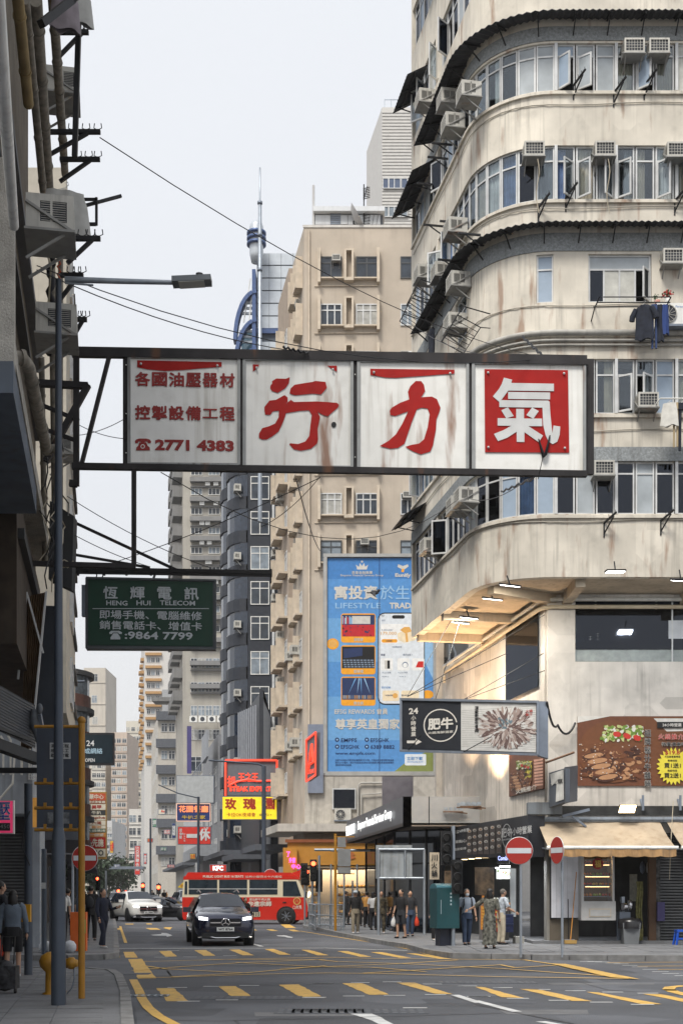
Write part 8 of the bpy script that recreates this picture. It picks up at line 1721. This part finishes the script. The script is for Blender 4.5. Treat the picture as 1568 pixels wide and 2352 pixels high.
def car(label, name, cat, pos, rz, paint, st, glass=None, plate=None, lights=True, det='suv', W=.94, wb=1.44, wr=.36, L_=2.33, group=None):
    "st: stations (x, z bottom, z belt, half width, z top, half top width); x forward"
    o = thing(name, label, cat, pos, rz, group); m = M(); n = 15
    for x, zb, zl, w1, zt, wt in st:
        half = [(0,zb),(w1*.8,zb),(w1*.97,zb+.14),(w1,zb+(zl-zb)*.6),(w1*.965,zl),(wt,zt-.06),(wt*.85,zt),(0,zt+.02)]
        m.v += [(x,y,z) for y, z in half]+[(x,-y,z) for y, z in half[1:-1]][::-1]
    n = 14
    for i in range(len(st)-1):
        for k in range(n): m.f.append((i*n+k, i*n+(k+1) % n, (i+1)*n+(k+1) % n, (i+1)*n+k)); m.m.append(0); m.sm.append(True)
    m.f += [tuple(range(n))[::-1], tuple(range((len(st)-1)*n, len(st)*n))]; m.m += [0,0]; m.sm += [True,True]
    b = m.build('body', paint, o, local=True); sb = b.modifiers.new('s', 'SUBSURF'); sb.levels = 1; sb.render_levels = 1
    for sx in (1,-1):
        for sy in (1,-1):
            wheel(o, sx*wb, sy*(W-.02), wr); M().lathe((sx*wb, sy*(W-.28), wr+.01), [(0,0),(wr*1.14,0),(wr*1.14,.27),(0,.27)], 20, ax=(0,sy,0)).build('wheel_arch', BK, o, local=True)
    gm = glass or mat('car_glass', (.015,.02,.03), .04, var=0, spec=.5)
    fi = [i for i, s_ in enumerate(st) if s_[4]-s_[2] > .3]; a, c = st[fi[0]-0], st[max(fi[0]-1,0)]; f0 = fi[0]
    # windscreen between the cowl station and the first roof station
    def S_(i, t, f=1): s_ = st[i]; return s_
    c_, r_ = st[f0-1], st[f0]
    ws = lambda t, yk: Vector((c_[0]+(r_[0]-c_[0])*t, 0, c_[4]+(r_[4]-c_[4])*t+.035))
    m = M(); wl, wh = c_[5]*.98, r_[5]*.94; m.add([ws(.05,0)+Vector((0.02,wl,0)), ws(.05,0)+Vector((.06,0,.02)), ws(.05,0)+Vector((.02,-wl,0)), ws(.93,0)+Vector((.02,-wh,-.02)), ws(.93,0)+Vector((.05,0,.01)), ws(.93,0)+Vector((.02,wh,-.02))], [(0,1,4,5),(1,2,3,4)]); m.build('windscreen', gm, o, local=True)
    e_, g_ = st[fi[-1]], st[fi[-1]+1] if fi[-1]+1 < len(st) else st[-1]
    m = M(); m.add([Vector((g_[0]+(e_[0]-g_[0])*t-.03, y, g_[4]+(e_[4]-g_[4])*t+.03)) for t, y in ((.15,g_[5]*.85),(.15,-g_[5]*.85),(.9,-e_[5]*.85),(.9,e_[5]*.85))], [(0,1,2,3)]); m.build('rear_window', gm, o, local=True)
    for sy in (1,-1):
        xs0, xs1 = c_[0]-.25, e_[0]-.15; zl = r_[2]+.03; zt = r_[4]-.1; yb, yt = W*.975, r_[5]+.05; n_ = 3
        for k in range(n_):
            u0 = xs0+(xs1-xs0)*k/n_-.03; u1 = xs0+(xs1-xs0)*(k+1)/n_+.03; q0 = u0-(.55*(c_[0]-r_[0]) if k == 0 else 0); q1 = u1+(.25 if k == 2 else 0)
            pts = [Vector((u0,sy*yb,zl)),Vector((u1,sy*yb,zl)),Vector((q1,sy*yt,zt)),Vector((q0,sy*yt,zt))]; M().add(pts if sy < 0 else pts[::-1], [(0,1,2,3)]).build('side_window', gm, o, local=True)
        M().obox((c_[0]-.3, sy*(W+.12), zl+.06), (.07,0,0), (0,.12,0), (0,0,.08)).build('mirror', paint, o, local=True)
    X = st[0][0]
    for sy in (1,-1):
        hl = M(); hl.obox((X-.15, sy*W*.70, .84 if det != 'sedan' else .66), (.1,0,0), (-.05,sy*.13,.014), (0,0,.042)); hl.build('headlight', HL if lights else mat('clear_lens', (.4,.42,.45), .1, spec=1), o, local=True)
    m = M(); m.box(X-.02, X+.05, -W*.5, W*.5, .6, .84); gr = m.build('grille', mat('grille_black', (.012,.013,.018), .35, .4), o, local=True)
    m = M(); m.box(X+.05, X+.06, -W*.48, -.14, .70, .735); m.box(X+.05, X+.06, .14, W*.48, .70, .735)
    if det == 'suv': m.lathe((X+.055,0,.72), [(.115,0),(.135,0),(.135,.02),(.115,.02)], 20, ax=(1,0,0)); [m.bar((X+.06,0,.72),(X+.06,.12*math.sin(k*2.094),.72+.12*math.cos(k*2.094)), .02) for k in range(3)]
    m.build('grille_bar', mat('chrome', ()), o, local=True)
    if plate:
        m = M(); m.box(X+.04, X+.07, -.26, .26, .46, .58); m.text(plate, (X+.072,0,.52), (0,1,0), UP, .44, .075, .03, mi=1, off=.003); m.build('number_plate', [PLATE, BK], o, local=True)
    m = M(); m.box(X-.03, X+.02, -W*.75, W*.75, .26, .42); m.build('lower_intake', BK, o, local=True); m = M(); m.tube([(X-.1,-W*.86,.27),(X+.0,-W*.5,.3),(X+.03,-.3,.26),(X+.03,.3,.26),(X+.0,W*.5,.3),(X-.1,W*.86,.27)], .018, 5); m.build('chrome_strip', mat('chrome', ()), o, local=True)
    return o
def suv_st(k=1.0): return [(x*1.0, zb, zl*k, w_, zt*k, wt) for x, zb, zl, w_, zt, wt in ((2.33,.32,.62,.70,.80,.60),(2.26,.24,.78,.84,.93,.72),(2.0,.2,.9,.92,1.02,.8),(1.5,.2,.96,.94,1.08,.8),(1.05,.2,.98,.945,1.13,.76),(.3,.2,1.0,.95,1.57,.62),(-.4,.2,1.0,.95,1.62,.61),(-1.3,.2,1.01,.95,1.58,.59),(-1.85,.22,1.02,.94,1.42,.56),(-2.2,.26,.98,.90,1.08,.68),(-2.33,.35,.8,.82,.9,.6))]
def sed_st(): return [(2.35,.3,.5,.7,.62,.6),(2.25,.2,.62,.84,.74,.72),(1.9,.18,.74,.91,.86,.78),(1.2,.18,.84,.93,.94,.78),(.9,.18,.86,.93,.97,.74),(.1,.18,.88,.94,1.34,.56),(-.6,.18,.9,.94,1.38,.55),(-1.3,.18,.92,.94,1.22,.52),(-1.9,.2,.9,.92,1.02,.66),(-2.3,.25,.84,.85,.95,.66),(-2.4,.35,.7,.8,.8,.6)]
hd = rzn(Vector((.1752,-.9845)))-math.pi/2
NAV = mat('navy_car_paint', (.010,.014,.040), .18, .5, var=0, coat=1, spec=.7)
gc = car('dark navy SUV with lit headlights driving towards the crossing', 'parked_car', 'car', (P(491,1,39.9).x,41.6,0), hd-.0, NAV, suv_st(), plate='WY 8764'); gc.name = 'suv_car'
m = M(); [m.tube([(.35,s_*.6,1.62),(-.4,s_*.62,1.70),(-1.4,s_*.6,1.64)], .02, 6) for s_ in (1,-1)]; m.build('roof_rail', mat('chrome', ()), gc, local=True)
car('white SUV with lit headlights waiting at the left of the far crossing', 'suv_car', 'car', (P(302,1,71.5).x,73,0), hd+.28, mat('white_car_paint', (.62,.62,.60), .2, 0, var=0, coat=1), suv_st(1.05), plate='VA 5898', W=.95)
car('low black coupe turning right behind the white SUV', 'coupe_car', 'car', (P(374,1,74).x,75,0), R(-14), mat('black_car_paint', (.008,.009,.012), .15, .3, var=0, coat=1), sed_st(), det='sedan', lights=False, W=.93, wr=.34)
car('grey van-like car behind the black coupe', 'estate_car', 'car', (P(425,1,84).x,86,0), hd+.1, mat('silver_car_paint', (.26,.29,.34), .25, .6, var=0, coat=1), suv_st(1.1), lights=False)
for i, (x, Y, c, lab) in enumerate(((272,105,(.03,.03,.035),'dark car in the far traffic behind the white SUV'),(300,120,(.35,.03,.03),'red taxi-like car in the far traffic'),(325,135,(.4,.4,.4),'pale car in the far queue'),(350,115,(.05,.06,.09),'dark blue car behind the black coupe in the far traffic'),(292,165,(.5,.5,.48),'tiny white car deep in the street'))):
    car(lab, 'distant_car', 'car', (P(x,1,Y).x,Y,0), hd, mat('far_car_paint_%d' % i, c, .25, .2, var=0, coat=1), sed_st() if i % 2 else suv_st(), lights=i in (1,2), det='sedan', group='cars in the far traffic')
# minibus
YB_ = 66.0; bu = thing('minibus', 'red and cream public light bus crossing the street, seen from its right side', 'minibus', (P(568,1,YB_).x,YB_+1.0,0), -R(8)); BRD = mat('minibus_red', (.50,.025,.015), .3, coat=.6, var=.05); BCR = mat('minibus_cream', (.60,.54,.40), .35, coat=.4, var=.05)
bx_ = lambda x: (x-325)/167-3.25; bz_ = lambda y: (668-y)/167
prof = [(330,600),(328,430),(340,300),(352,262),(1310,262),(1345,330),(1395,440),(1408,520),(1405,600),(1360,628),(340,628)]
def bpoly(pts, y0, y1, mt_, name, z=0): m = M(); m.prism([(bx_(x),y0,bz_(y)) for x, y in pts], (0,y1-y0,0)); return m.build(name, mt_, bu, local=True)
bpoly(prof, -1.0, 1.0, BCR, 'body'); bpoly([(330,602),(328,440),(1388,440),(1408,520),(1404,602),(1362,630),(340,630)], -1.01, 1.01, BRD, 'lower_panel'); bpoly([(350,290),(352,262),(375,228),(1260,232),(1310,262),(1338,290)], -.93, .93, BRD, 'roof'); bpoly([(336,290),(344,261),(1312,261),(1336,290)], -1.012, 1.012, BRD, 'roof_band'); bpoly([(1250,238),(1335,208),(1325,292),(1300,262)], -.6, .6, BRD, 'roof_sign')
BG_ = mat('bus_glass', (.025,.035,.045), .08, var=.3, spec=1)
for x0, x1 in ((385,632),(650,890),(910,1150)): bpoly([(x0,415),(x0,292),(x1,292),(x1,415)], -1.02, -.99, BG_, 'side_window')
m = M(); [m.box(bx_(x0),bx_(x1),-1.035,-1.02,bz_(372),bz_(367)) for x0, x1 in ((385,632),(650,890),(910,1150))]; m.build('window_rail', ALU, bu, local=True)
bpoly([(1197,430),(1197,305),(1310,305),(1352,430)], -1.02, -.99, BG_, 'driver_window'); bpoly([(348,415),(352,305),(372,305),(372,415)], -1.02, -.99, BG_, 'rear_quarter_window')
m = M(); m.add([(bx_(1340)+.02,-.9,bz_(325)),(bx_(1398)+.02,-.95,bz_(445)),(bx_(1398)+.02,.95,bz_(445)),(bx_(1340)+.02,.9,bz_(325))], [(0,1,2,3)]); m.build('windscreen', BG_, bu, local=True)
for x in (1225, 500): M().lathe((bx_(x),-1.012,.42), [(0,.01),(.5,.01)], 20, ax=(0,-1,0)).build('wheel_arch', BK, bu, local=True); wheel(bu, bx_(x), -1.06, .42, .25, STEEL); wheel(bu, bx_(x), .98, .42, .25, STEEL);
m = M(); tb2 = lambda s_, x, y, w_, h_, b_=.02, c=0: m.text(s_, (bx_(x),-1.02,bz_(y)), XX, UP, w_/167, h_/167, b_, mi=c, off=.012)
m.text('PUBLIC LIGHT BUS 16 SEATS', (bx_(685),-1.012,bz_(264)), XX, UP, 350/167, 20/167, .03, off=.012); m.text('公共小型巴士十六座位', (bx_(1032),-1.012,bz_(266)), XX, UP, 315/167, 19/167, .02, off=.012)
tb2('潮汕鮮牛肉火鍋', 998, 458, 180, 22); tb2('非遺宗師', 998, 495, 205, 44, .04); tb2('八合里', 1318, 518, 78, 22, .03); tb2('專業牛肉火鍋', 1318, 535, 78, 8, .01); m.lathe((bx_(1317),-1.02,bz_(472)), [(.14,.012),(.19,.012)], 20, 1, ax=(0,-1,0)); tb2('八', 1317, 472, 32, 30, .04, 1); m.build('lettering', [mat('bus_white_print', (.62,.58,.5)), mat('bus_gold_print', (.55,.33,.1))], bu, local=True)
m = M(); m.box(bx_(910),bx_(1003),-1.03,-1.01,bz_(603),bz_(560)); m.box(bx_(1195),bx_(1225),-1.04,-1.01,bz_(488),bz_(478),1); [m.box(bx_(915+i*15),bx_(923+i*15),-1.035,-1.03,bz_(600),bz_(563),1) for i in range(6)]; m.build('vent', [BCR, BK], bu, local=True)
M().box(bx_(1385),bx_(1415),-1.0,1.0,bz_(625),bz_(560)).build('bumper', BK, bu, local=True); M().box(bx_(1390),bx_(1412),-.95,-.6,bz_(558),bz_(527)).build('headlight', mat('clear_lens', ()), bu, local=True); M().obox((bx_(1400),-1.15,bz_(420)), (.04,0,0),(0,.08,0),(0,0,.15)).build('mirror', BK, bu, local=True)
M().ball((bx_(1265),-.4,bz_(400)), (.13,.11,.16), 8).build('driver_head', mat('skin_tan', (.35,.19,.12), .6), bu, local=True)
fl_ = thing('flag', 'yellow triangular flag with red characters behind the minibus', 'flag', P(417,2054,78)); q5 = PL((P(400,1,78).x,78),(P(430,1,78).x,78)); m = M(); q5.poly(m, [(408,2038),(436,2042),(437,2012)], 0, 0, .02); q5.text(m, '安全第一', 424, 2034, 18, 6, .02, 1, .03); m.build('cloth', [mat('flag_yellow', (.6,.42,.03), .7), RDS], fl_); M().tube([P(437,2055,78), P(437,2008,78)], .03, 6).build('staff', GALV, fl_)
# ---------------- people ----------------
SKIN = mat('skin', (.42,.25,.17), .6, var=.05); HAIR = mat('black_hair', (.010,.009,.009), .45, var=.3, scale=30)
def cloth(n, c, var=.2, sc=8): return mat(n, c, .9, var=var, scale=sc)
def person(label, x, Yp, h, rz, top, bot, shoes=None, stride=.0, arms=(.1,-.1), skirt=False, short=False, long_hair=False, zb=.12, sleeves=.5, bag=None, hat=None, mask=False, lean=0, elbow=(.25,.25), slim=1.0, hair=HAIR, reach=None, group=None):
    "local frame: faces -Y. stride: leg swing; arms: swing of left and right arm; lengths scale with the height h"
    o = thing('person', label, 'person', ((x-784)/3000*Yp if isinstance(x, int) else x, Yp, zb), rz, group); k = h/1.7; o.scale = (k,)*3
    V = Vector; hip = V((0,0,.90)); ch = V((0,-lean*.45,1.28)); nk = V((0,-lean*.6,1.45)); hdp = V((0,-lean*.66-.015,1.585)); J = {}
    for s_, nm in ((-1,'l'),(1,'r')):
        a = stride*(1 if s_ < 0 else -1); hp = V((s_*.095,0,.88)); kn = hp+V((s_*.01,-.42*math.sin(a)-.02,-.43*math.cos(a))); an = kn+V((0,.40*max(0,-math.sin(a))*.8-.1*math.sin(a)*(a > 0)+.03,-.39)); an.z = max(.07, an.z)
        J['leg'+nm] = (hp, kn, an)
        aa = arms[0 if s_ < 0 else 1]; sh = V((s_*.185*slim, ch.y*1.1, 1.385)); el = sh+V((s_*.06,-.29*math.sin(aa),-.29*math.cos(aa))); b = elbow[0 if s_ < 0 else 1]; wr = el+V((s_*.01,-.25*math.sin(aa+b),-.25*math.cos(aa+b)))
        if reach and nm == reach[0]: el = sh+V(reach[1]); wr = el+V(reach[2])
        J['arm'+nm] = (sh, el, wr)
    vs = [hip, V((0,ch.y*.4,1.08)), ch, nk, hdp, V((hdp.x,hdp.y,1.665))]; rd = [.12,.105,.125,.052,.085,.06]; ed = [(0,1),(1,2),(2,3),(3,4),(4,5)]
    for nm in 'lr':
        sh, el, wr = J['arm'+nm]; b = len(vs); vs += [sh, el, wr]; rd += [.052,.038,.027]; ed += [(2,b),(b,b+1),(b+1,b+2)]
        hp, kn, an = J['leg'+nm]; b = len(vs); vs += [hp, kn, an, an+V((0,-.14,-.035))]; rd += [.082,.055,.038,.032]; ed += [(0,b),(b,b+1),(b+1,b+2),(b+2,b+3)]
    me = bpy.data.meshes.new('body'); me.from_pydata([tuple(v) for v in vs], ed, []); me.materials.append(SKIN); bo_ = link('body', me, o, local=True)
    sk = bo_.modifiers.new('s', 'SKIN'); sl_ = me.skin_vertices[0].data
    for i, r_ in enumerate(rd): sl_[i].radius = (r_*slim if i > 5 else r_*slim, r_*(.8 if i < 3 else 1)); sl_[i].use_root = (i == 0)
    bo_.modifiers.new('u', 'SUBSURF').render_levels = 1
    m = M(); f = hdp+V((0,-.088,0)); m.ball(hdp+V((0,0,.005)), (.077,.092,.112), 12); m.lathe(f+V((0,.01,-.01)), [(.016,0),(.004,.03)], 6, ax=(0,-1,-.3)); [m.ball(hdp+V((s_*.08,.01,0)), (.012,.025,.032), 6) for s_ in (-1,1)]
    [m.ball(f+V((s_*.03,.008,.022)), (.012,.006,.006), 6, 1) for s_ in (-1,1)]; m.ball(f+V((0,.006,-.05)), (.022,.006,.006), 6, 2)
    if mask: m.ball(hdp+V((0,-.05,-.045)), (.062,.055,.05), 8, 3)
    m.build('head', [SKIN, BK, mat('lips', (.3,.1,.08)), mat('face_mask', (.6,.65,.7))], o, local=True)
    m = M(); m.ball(hdp+V((0,.02,.035)), (.088,.092,.10), 12)
    if long_hair: m.ball(hdp+V((0,.05,-.08)), (.10,.07,.20), 10); m.ball(hdp+V((0,.06,-.2)), (.085,.06,.16), 8)
    m.build('hair', hair, o, local=True)
    if hat: m = M(); m.ball(hdp+V((0,.0,.06)), (.10,.105,.085), 12); m.lathe(hdp+V((0,-.1,.05)), [(.0,0),(.085,0),(.085,.012),(0,.012)], 12); m.build('cap', hat, o, local=True)
    for nm in 'lr':
        sh, el, wr = J['arm'+nm]; d = (wr-el).normalized(); m = M(); c = wr+d*.055; m.ball(c, (.032,.022,.045), 8); sd = d.cross(V((1,0,0))).normalized()
        for j in range(4): p0 = wr+d*.085+sd*(j-1.5)*.017; p1 = p0+d*(.042-.005*abs(j-1.3)); m.tube([p0, p1, p1+d*.018+V((.012 if nm == 'l' else -.012,0,0))], [.0085,.008,.006], 5)
        p0 = wr+d*.03-sd*.03; m.tube([p0, p0-sd*.02+d*.03, p0-sd*.02+d*.055], [.011,.009,.007], 5); m.build('hand', SKIN, o, local=True)
    # clothes: torso rings, sleeves, trouser legs
    m = M(); rg = [(.86,.165,.115),(.98,.15,.105),(1.1,.15,.105),(1.25,.175,.12),(1.36,.18,.11),(1.42,.13,.085),(1.46,.065,.06)]
    if skirt: rg = [(.98,.14,.1)]+rg[2:]
    vs = [(slim*a*1.06*math.cos(t), b*1.12*math.sin(t)-lean*.45*max(0,(z-.9)/.38), z) for z, a, b in rg for t in [i*math.pi/7 for i in range(14)]]
    m.add(vs, [(i*14+j, i*14+(j+1) % 14, (i+1)*14+(j+1) % 14, (i+1)*14+j) for i in range(len(rg)-1) for j in range(14)], 0, True)
    for nm in 'lr':
        sh, el, wr = J['arm'+nm]; e_ = sh.lerp(el, min(1, sleeves*1.6)) if sleeves <= .62 else None
        inn = sh+(ch-sh)*.25+V((0,0,.05)); m.tube([inn, sh, e_] if e_ else [inn, sh, el, el.lerp(wr,.9)], [.07,.07,.066] if e_ else [.07,.066,.055,.043], 9, caps=False)
    m.build('shirt', top, o, local=True)
    m = M()
    if skirt:
        rg = [(1.02,.14,.1),(.88,.18,.13),(.6,.19,.15),(.25,.2,.17),(.12,.21,.18)]; vs = [(a*math.cos(t)*(1+.06*math.sin(t*5)), b*math.sin(t)*(1+.06*math.sin(t*4+z)), z) for z, a, b in rg for t in [i*math.pi/8 for i in range(16)]]; m.add(vs, [(i*16+j, i*16+(j+1) % 16, (i+1)*16+(j+1) % 16, (i+1)*16+j) for i in range(4) for j in range(16)], 0, True)
    else:
        rg = [(.99,.15,.11),(.9,.165,.12),(.8,.17,.12)]; vs = [(a*1.04*math.cos(t), b*1.1*math.sin(t), z) for z, a, b in rg for t in [i*math.pi/7 for i in range(14)]]; m.add(vs, [(i*14+j, i*14+(j+1) % 14, (i+1)*14+(j+1) % 14, (i+1)*14+j) for i in range(2) for j in range(14)], 0, True)
        for nm in 'lr':
            hp, kn, an = J['leg'+nm]; m.tube([hp+V((0,0,.04)), hp, kn.lerp(hp,.12)] if short else [hp+V((0,0,.04)), hp, kn, an+V((0,0,.02))], [.09,.098,.088] if short else [.09,.098,.072,.062], 10, caps=False)
    m.build('skirt' if skirt else ('shorts' if short else 'trousers'), bot, o, local=True)
    for nm in 'lr':
        an = J['leg'+nm][2]; m = M(); m.ball(an+V((0,-.06,-.035)), (.045,.125,.042), 10); m.build('shoe', shoes or BK, o, local=True)
    if bag:
        for (hn, mt_, sz) in bag:
            if hn == 'back': M().ball((0,.17,1.2), (.14,.08,.2), 10).build('backpack', mt_, o, local=True); [M().tube([(s_*.1,.1,1.42),(s_*.12,-.09,1.4),(s_*.13,-.14,1.25),(s_*.14,-.02,1.08)], .018, 5).build('strap', mt_, o, local=True) for s_ in (-1,1)]
            else:
                wr = J['arm'+hn][2]; w_ = o.matrix_basis @ (wr+V((0,0,-.09))); 
                w_ = Vector(o.location)+Matrix.Rotation(rz, 3, 'Z') @ ((wr+V((0,0,-.09)))*k); b = M(); b.v = [(sz*a_*math.cos(t), sz*a_*.6*math.sin(t), -sz*z) for z, a_ in ((0,.12),(.5,.28),(1.1,.5),(1.7,.55),(2.0,.35)) for t in [i*math.pi/4 for i in range(8)]]; b.f = [(i*8+j, i*8+(j+1) % 8, (i+1)*8+(j+1) % 8, (i+1)*8+j) for i in range(4) for j in range(8)]; b.m = [0]*32; b.sm = [True]*32
                b.build('carrier_bag', mt_, None, w_, True, label='%s carrier bag held by the %s' % (mt_.name.split('_')[0], label.split(' in ')[0].split(' with ')[0]+' on the right pavement'), cat='bag')
    return o
CH = cloth('charcoal_cloth', (.022,.024,.03)); BLK = cloth('black_cloth', (.012,.012,.014)); KHA = cloth('khaki_cloth', (.22,.19,.14)); GRT = cloth('grey_tshirt', (.26,.30,.36)); WTE = cloth('white_cloth', (.5,.5,.5)); JEA = cloth('jeans_cloth', (.035,.055,.10)); CAM = mat('camouflage_cloth', (.09,.075,.05), .9, var=.95, scale=11); PAT = mat('patterned_dress', (.13,.13,.11), .9, var=.98, scale=12); NVC = cloth('navy_coat', (.014,.018,.035)); WSH = mat('white_shoe', (.45,.45,.45)); OR_ = cloth('orange_cloth', (.4,.2,.05)); GRN_ = cloth('grey_blue_top', (.12,.15,.19))
person('woman in a long navy coat stepping off the left kerb with a phone', 237, 35.2, 1.60, .9, NVC, NVC, WSH, .28, (.1,.35), sleeves=1, long_hair=True, elbow=(.3,1.5))
person('man in black with a backpack walking away on the left pavement', 209, 40.6, 1.70, 3.1, BLK, BLK, None, .12, sleeves=.5, bag=[('back',CH,1)])
person('girl in a grey blue top and black shorts at the left edge, seen from behind', 30, 23.4, 1.55, 3.3, GRN_, BLK, WSH, .08, short=True, long_hair=True, sleeves=.9, bag=[('r',mat('red_plastic_bag', (.55,.05,.02), .4),.16)])
person('tall man with glasses at the very left edge beside the girl', 2, 25.2, 1.72, 2.2, CH, BLK, None, .05, sleeves=1)
person('man in a white cap and khaki trousers on the right pavement', 816, 47.6, 1.56, .1, BLK, KHA, WSH, .22, (-.1,.3), sleeves=1, hat=cloth('cap_cloth', (.35,.4,.45)))
person('person in a camouflage shirt behind the grey sign frame', 875, 47.4, 1.55, .15, CAM, CAM, WSH, .05, sleeves=1)
person('man in a black T-shirt and shorts carrying bags', 921, 42.9, 1.60, -.75, BLK, CH, BLK, .14, short=True, sleeves=.5, bag=[('l',mat('white_plastic_bag', (.55,.55,.55), .4),.17)])
person('person in jeans with a red bag behind the man in black T-shirt', 941, 44.6, 1.56, .2, CH, JEA, BLK, .1, sleeves=.5, bag=[('r',mat('red_plastic_bag', ()),.17)])
person('man in a grey T-shirt and face mask with a backpack', 1071, 37.3, 1.60, .25, GRT, JEA, BLK, .2, (-.15,.1), sleeves=.45, mask=True, bag=[('back',BLK,1)])
person('woman in a patterned long dress reaching out, seen from behind', 1124, 34.8, 1.60, 2.8, PAT, PAT, BLK, .1, skirt=True, long_hair=True, sleeves=.6, reach=('r',(.24,-.02,-.18),(.22,-.08,-.1)))
person('elderly man in a striped shirt and cream shorts at the kiosk', 1150, 37.8, 1.60, 1.9, mat('striped_shirt', (.38,.42,.47), .9, var=.5, scale=14), cloth('cream_trousers', (.42,.37,.28)), None, .02, (.3,.4), sleeves=.5, lean=.1, elbow=(.8,1.0), hair=cloth('grey_hair', (.12,.11,.10)))
person('dark-clothed person half hidden behind the green post box', 1001, 40.5, 1.56, .2, BLK, BLK, WSH, .06, sleeves=1)
person('cyclist-like man in black beside the navy SUV', 560, 49, 1.42, .6, BLK, BLK, None, .1, (.4,.4), zb=0, sleeves=1, lean=.2)
person('woman in an orange top at the bakery', 842, 56, 1.52, 3.0, OR_, BLK, None, .05, sleeves=.5); person('person in a white T-shirt near the bakery, left of the sign frame', 857, 52, 1.52, 2.6, WTE, BLK, None, .05, sleeves=.5, long_hair=True); person('girl in a striped top behind the sign frame', 893, 53, 1.5, 1.2, mat('striped_shirt', ()), JEA, WSH, .1); person('woman in a white shirt walking right behind the sign frame', 907, 51, 1.56, -1.2, WTE, JEA, None, .15, long_hair=True)
person('person in dark clothes at the bakery counter', 823, 58, 1.55, 2.9, BLK, BLK, None, .1, long_hair=True); person('dark figure beside the post with the yellow button box', 795, 60, 1.55, 2.0, BLK, BLK, None, .1)
person('man in a pale shirt walking between the posts on the left pavement', 142, 38, 1.65, .4, WTE, BLK, None, .15); person('dark figure behind the street lamp on the left pavement', 157, 43, 1.62, 3.0, CH, BLK, None, .1)
ps_ = [c for c in COL.objects if c.name.startswith('person') and c.parent is None]; rn = random.Random(12)
for i in range(20):
    Yp = (55,62,68,80,92,60,75,85,100,110,120,130,95,105,140,150,160,125,115,170)[i]; src = ps_[rn.choice((1,4,5,7,12,13,14,17,18))]; xx = X0(rn.uniform(-2.6,-.1), Yp) if i < 14 else X0(rn.uniform(.5,8), Yp)
    c_ = copy_tree(src, (xx,Yp,.12), rn.uniform(0,6), 'distant pedestrian in the crowd on the far west pavement' if i < 14 else 'distant pedestrian crossing far down the street'); c_['group'] = 'distant pedestrians'
sc_ = thing('wheeled_bag', 'dark floral wheeled shopping bag at the lower left edge', 'wheeled bag', (P(12,1,19.6).x,19.6,.12)); FLO = mat('floral_black', (.03,.03,.035), .6, var=.98, scale=16)
m = M(); m.ball((0,0,.27), (.2,.16,.24), 12); m.box(-.19,.19,-.13,.13,.08,.42); m.build('body', FLO, sc_, local=True); [M().lathe((s_*.15,-.03,.05), [(0,0),(.05,0),(.05,.03),(0,.03)], 12, ax=(1,0,0)).build('wheel', BK, sc_, local=True) for s_ in (-1,1)]; M().tube([(-.1,.12,.4),(-.1,.2,.85),(.1,.2,.85),(.1,.12,.4)], .012, 5).build('handle', BK, sc_, local=True)
# ---------------- air ----------------
hz_ = M().box(-260, 260, -30, 640, -1.5, 90).build('haze', [], kind='stuff'); hm = bpy.data.materials.new('haze'); hm.use_nodes = True; hn = hm.node_tree; hn.nodes.remove(hn.nodes['Principled BSDF'])
hv = hn.nodes.new('ShaderNodeVolumePrincipled'); hv.inputs['Density'].default_value = .00022; hv.inputs['Color'].default_value = (.95,.93,.91,1); hn.links.new(hv.outputs[0], hn.nodes['Material Output'].inputs['Volume']); hz_.data.materials.append(hm)
finish_texts()
for p_ in (ACP, ACS):
    for c_ in list(p_.children): bpy.data.objects.remove(c_)
    bpy.data.objects.remove(p_)
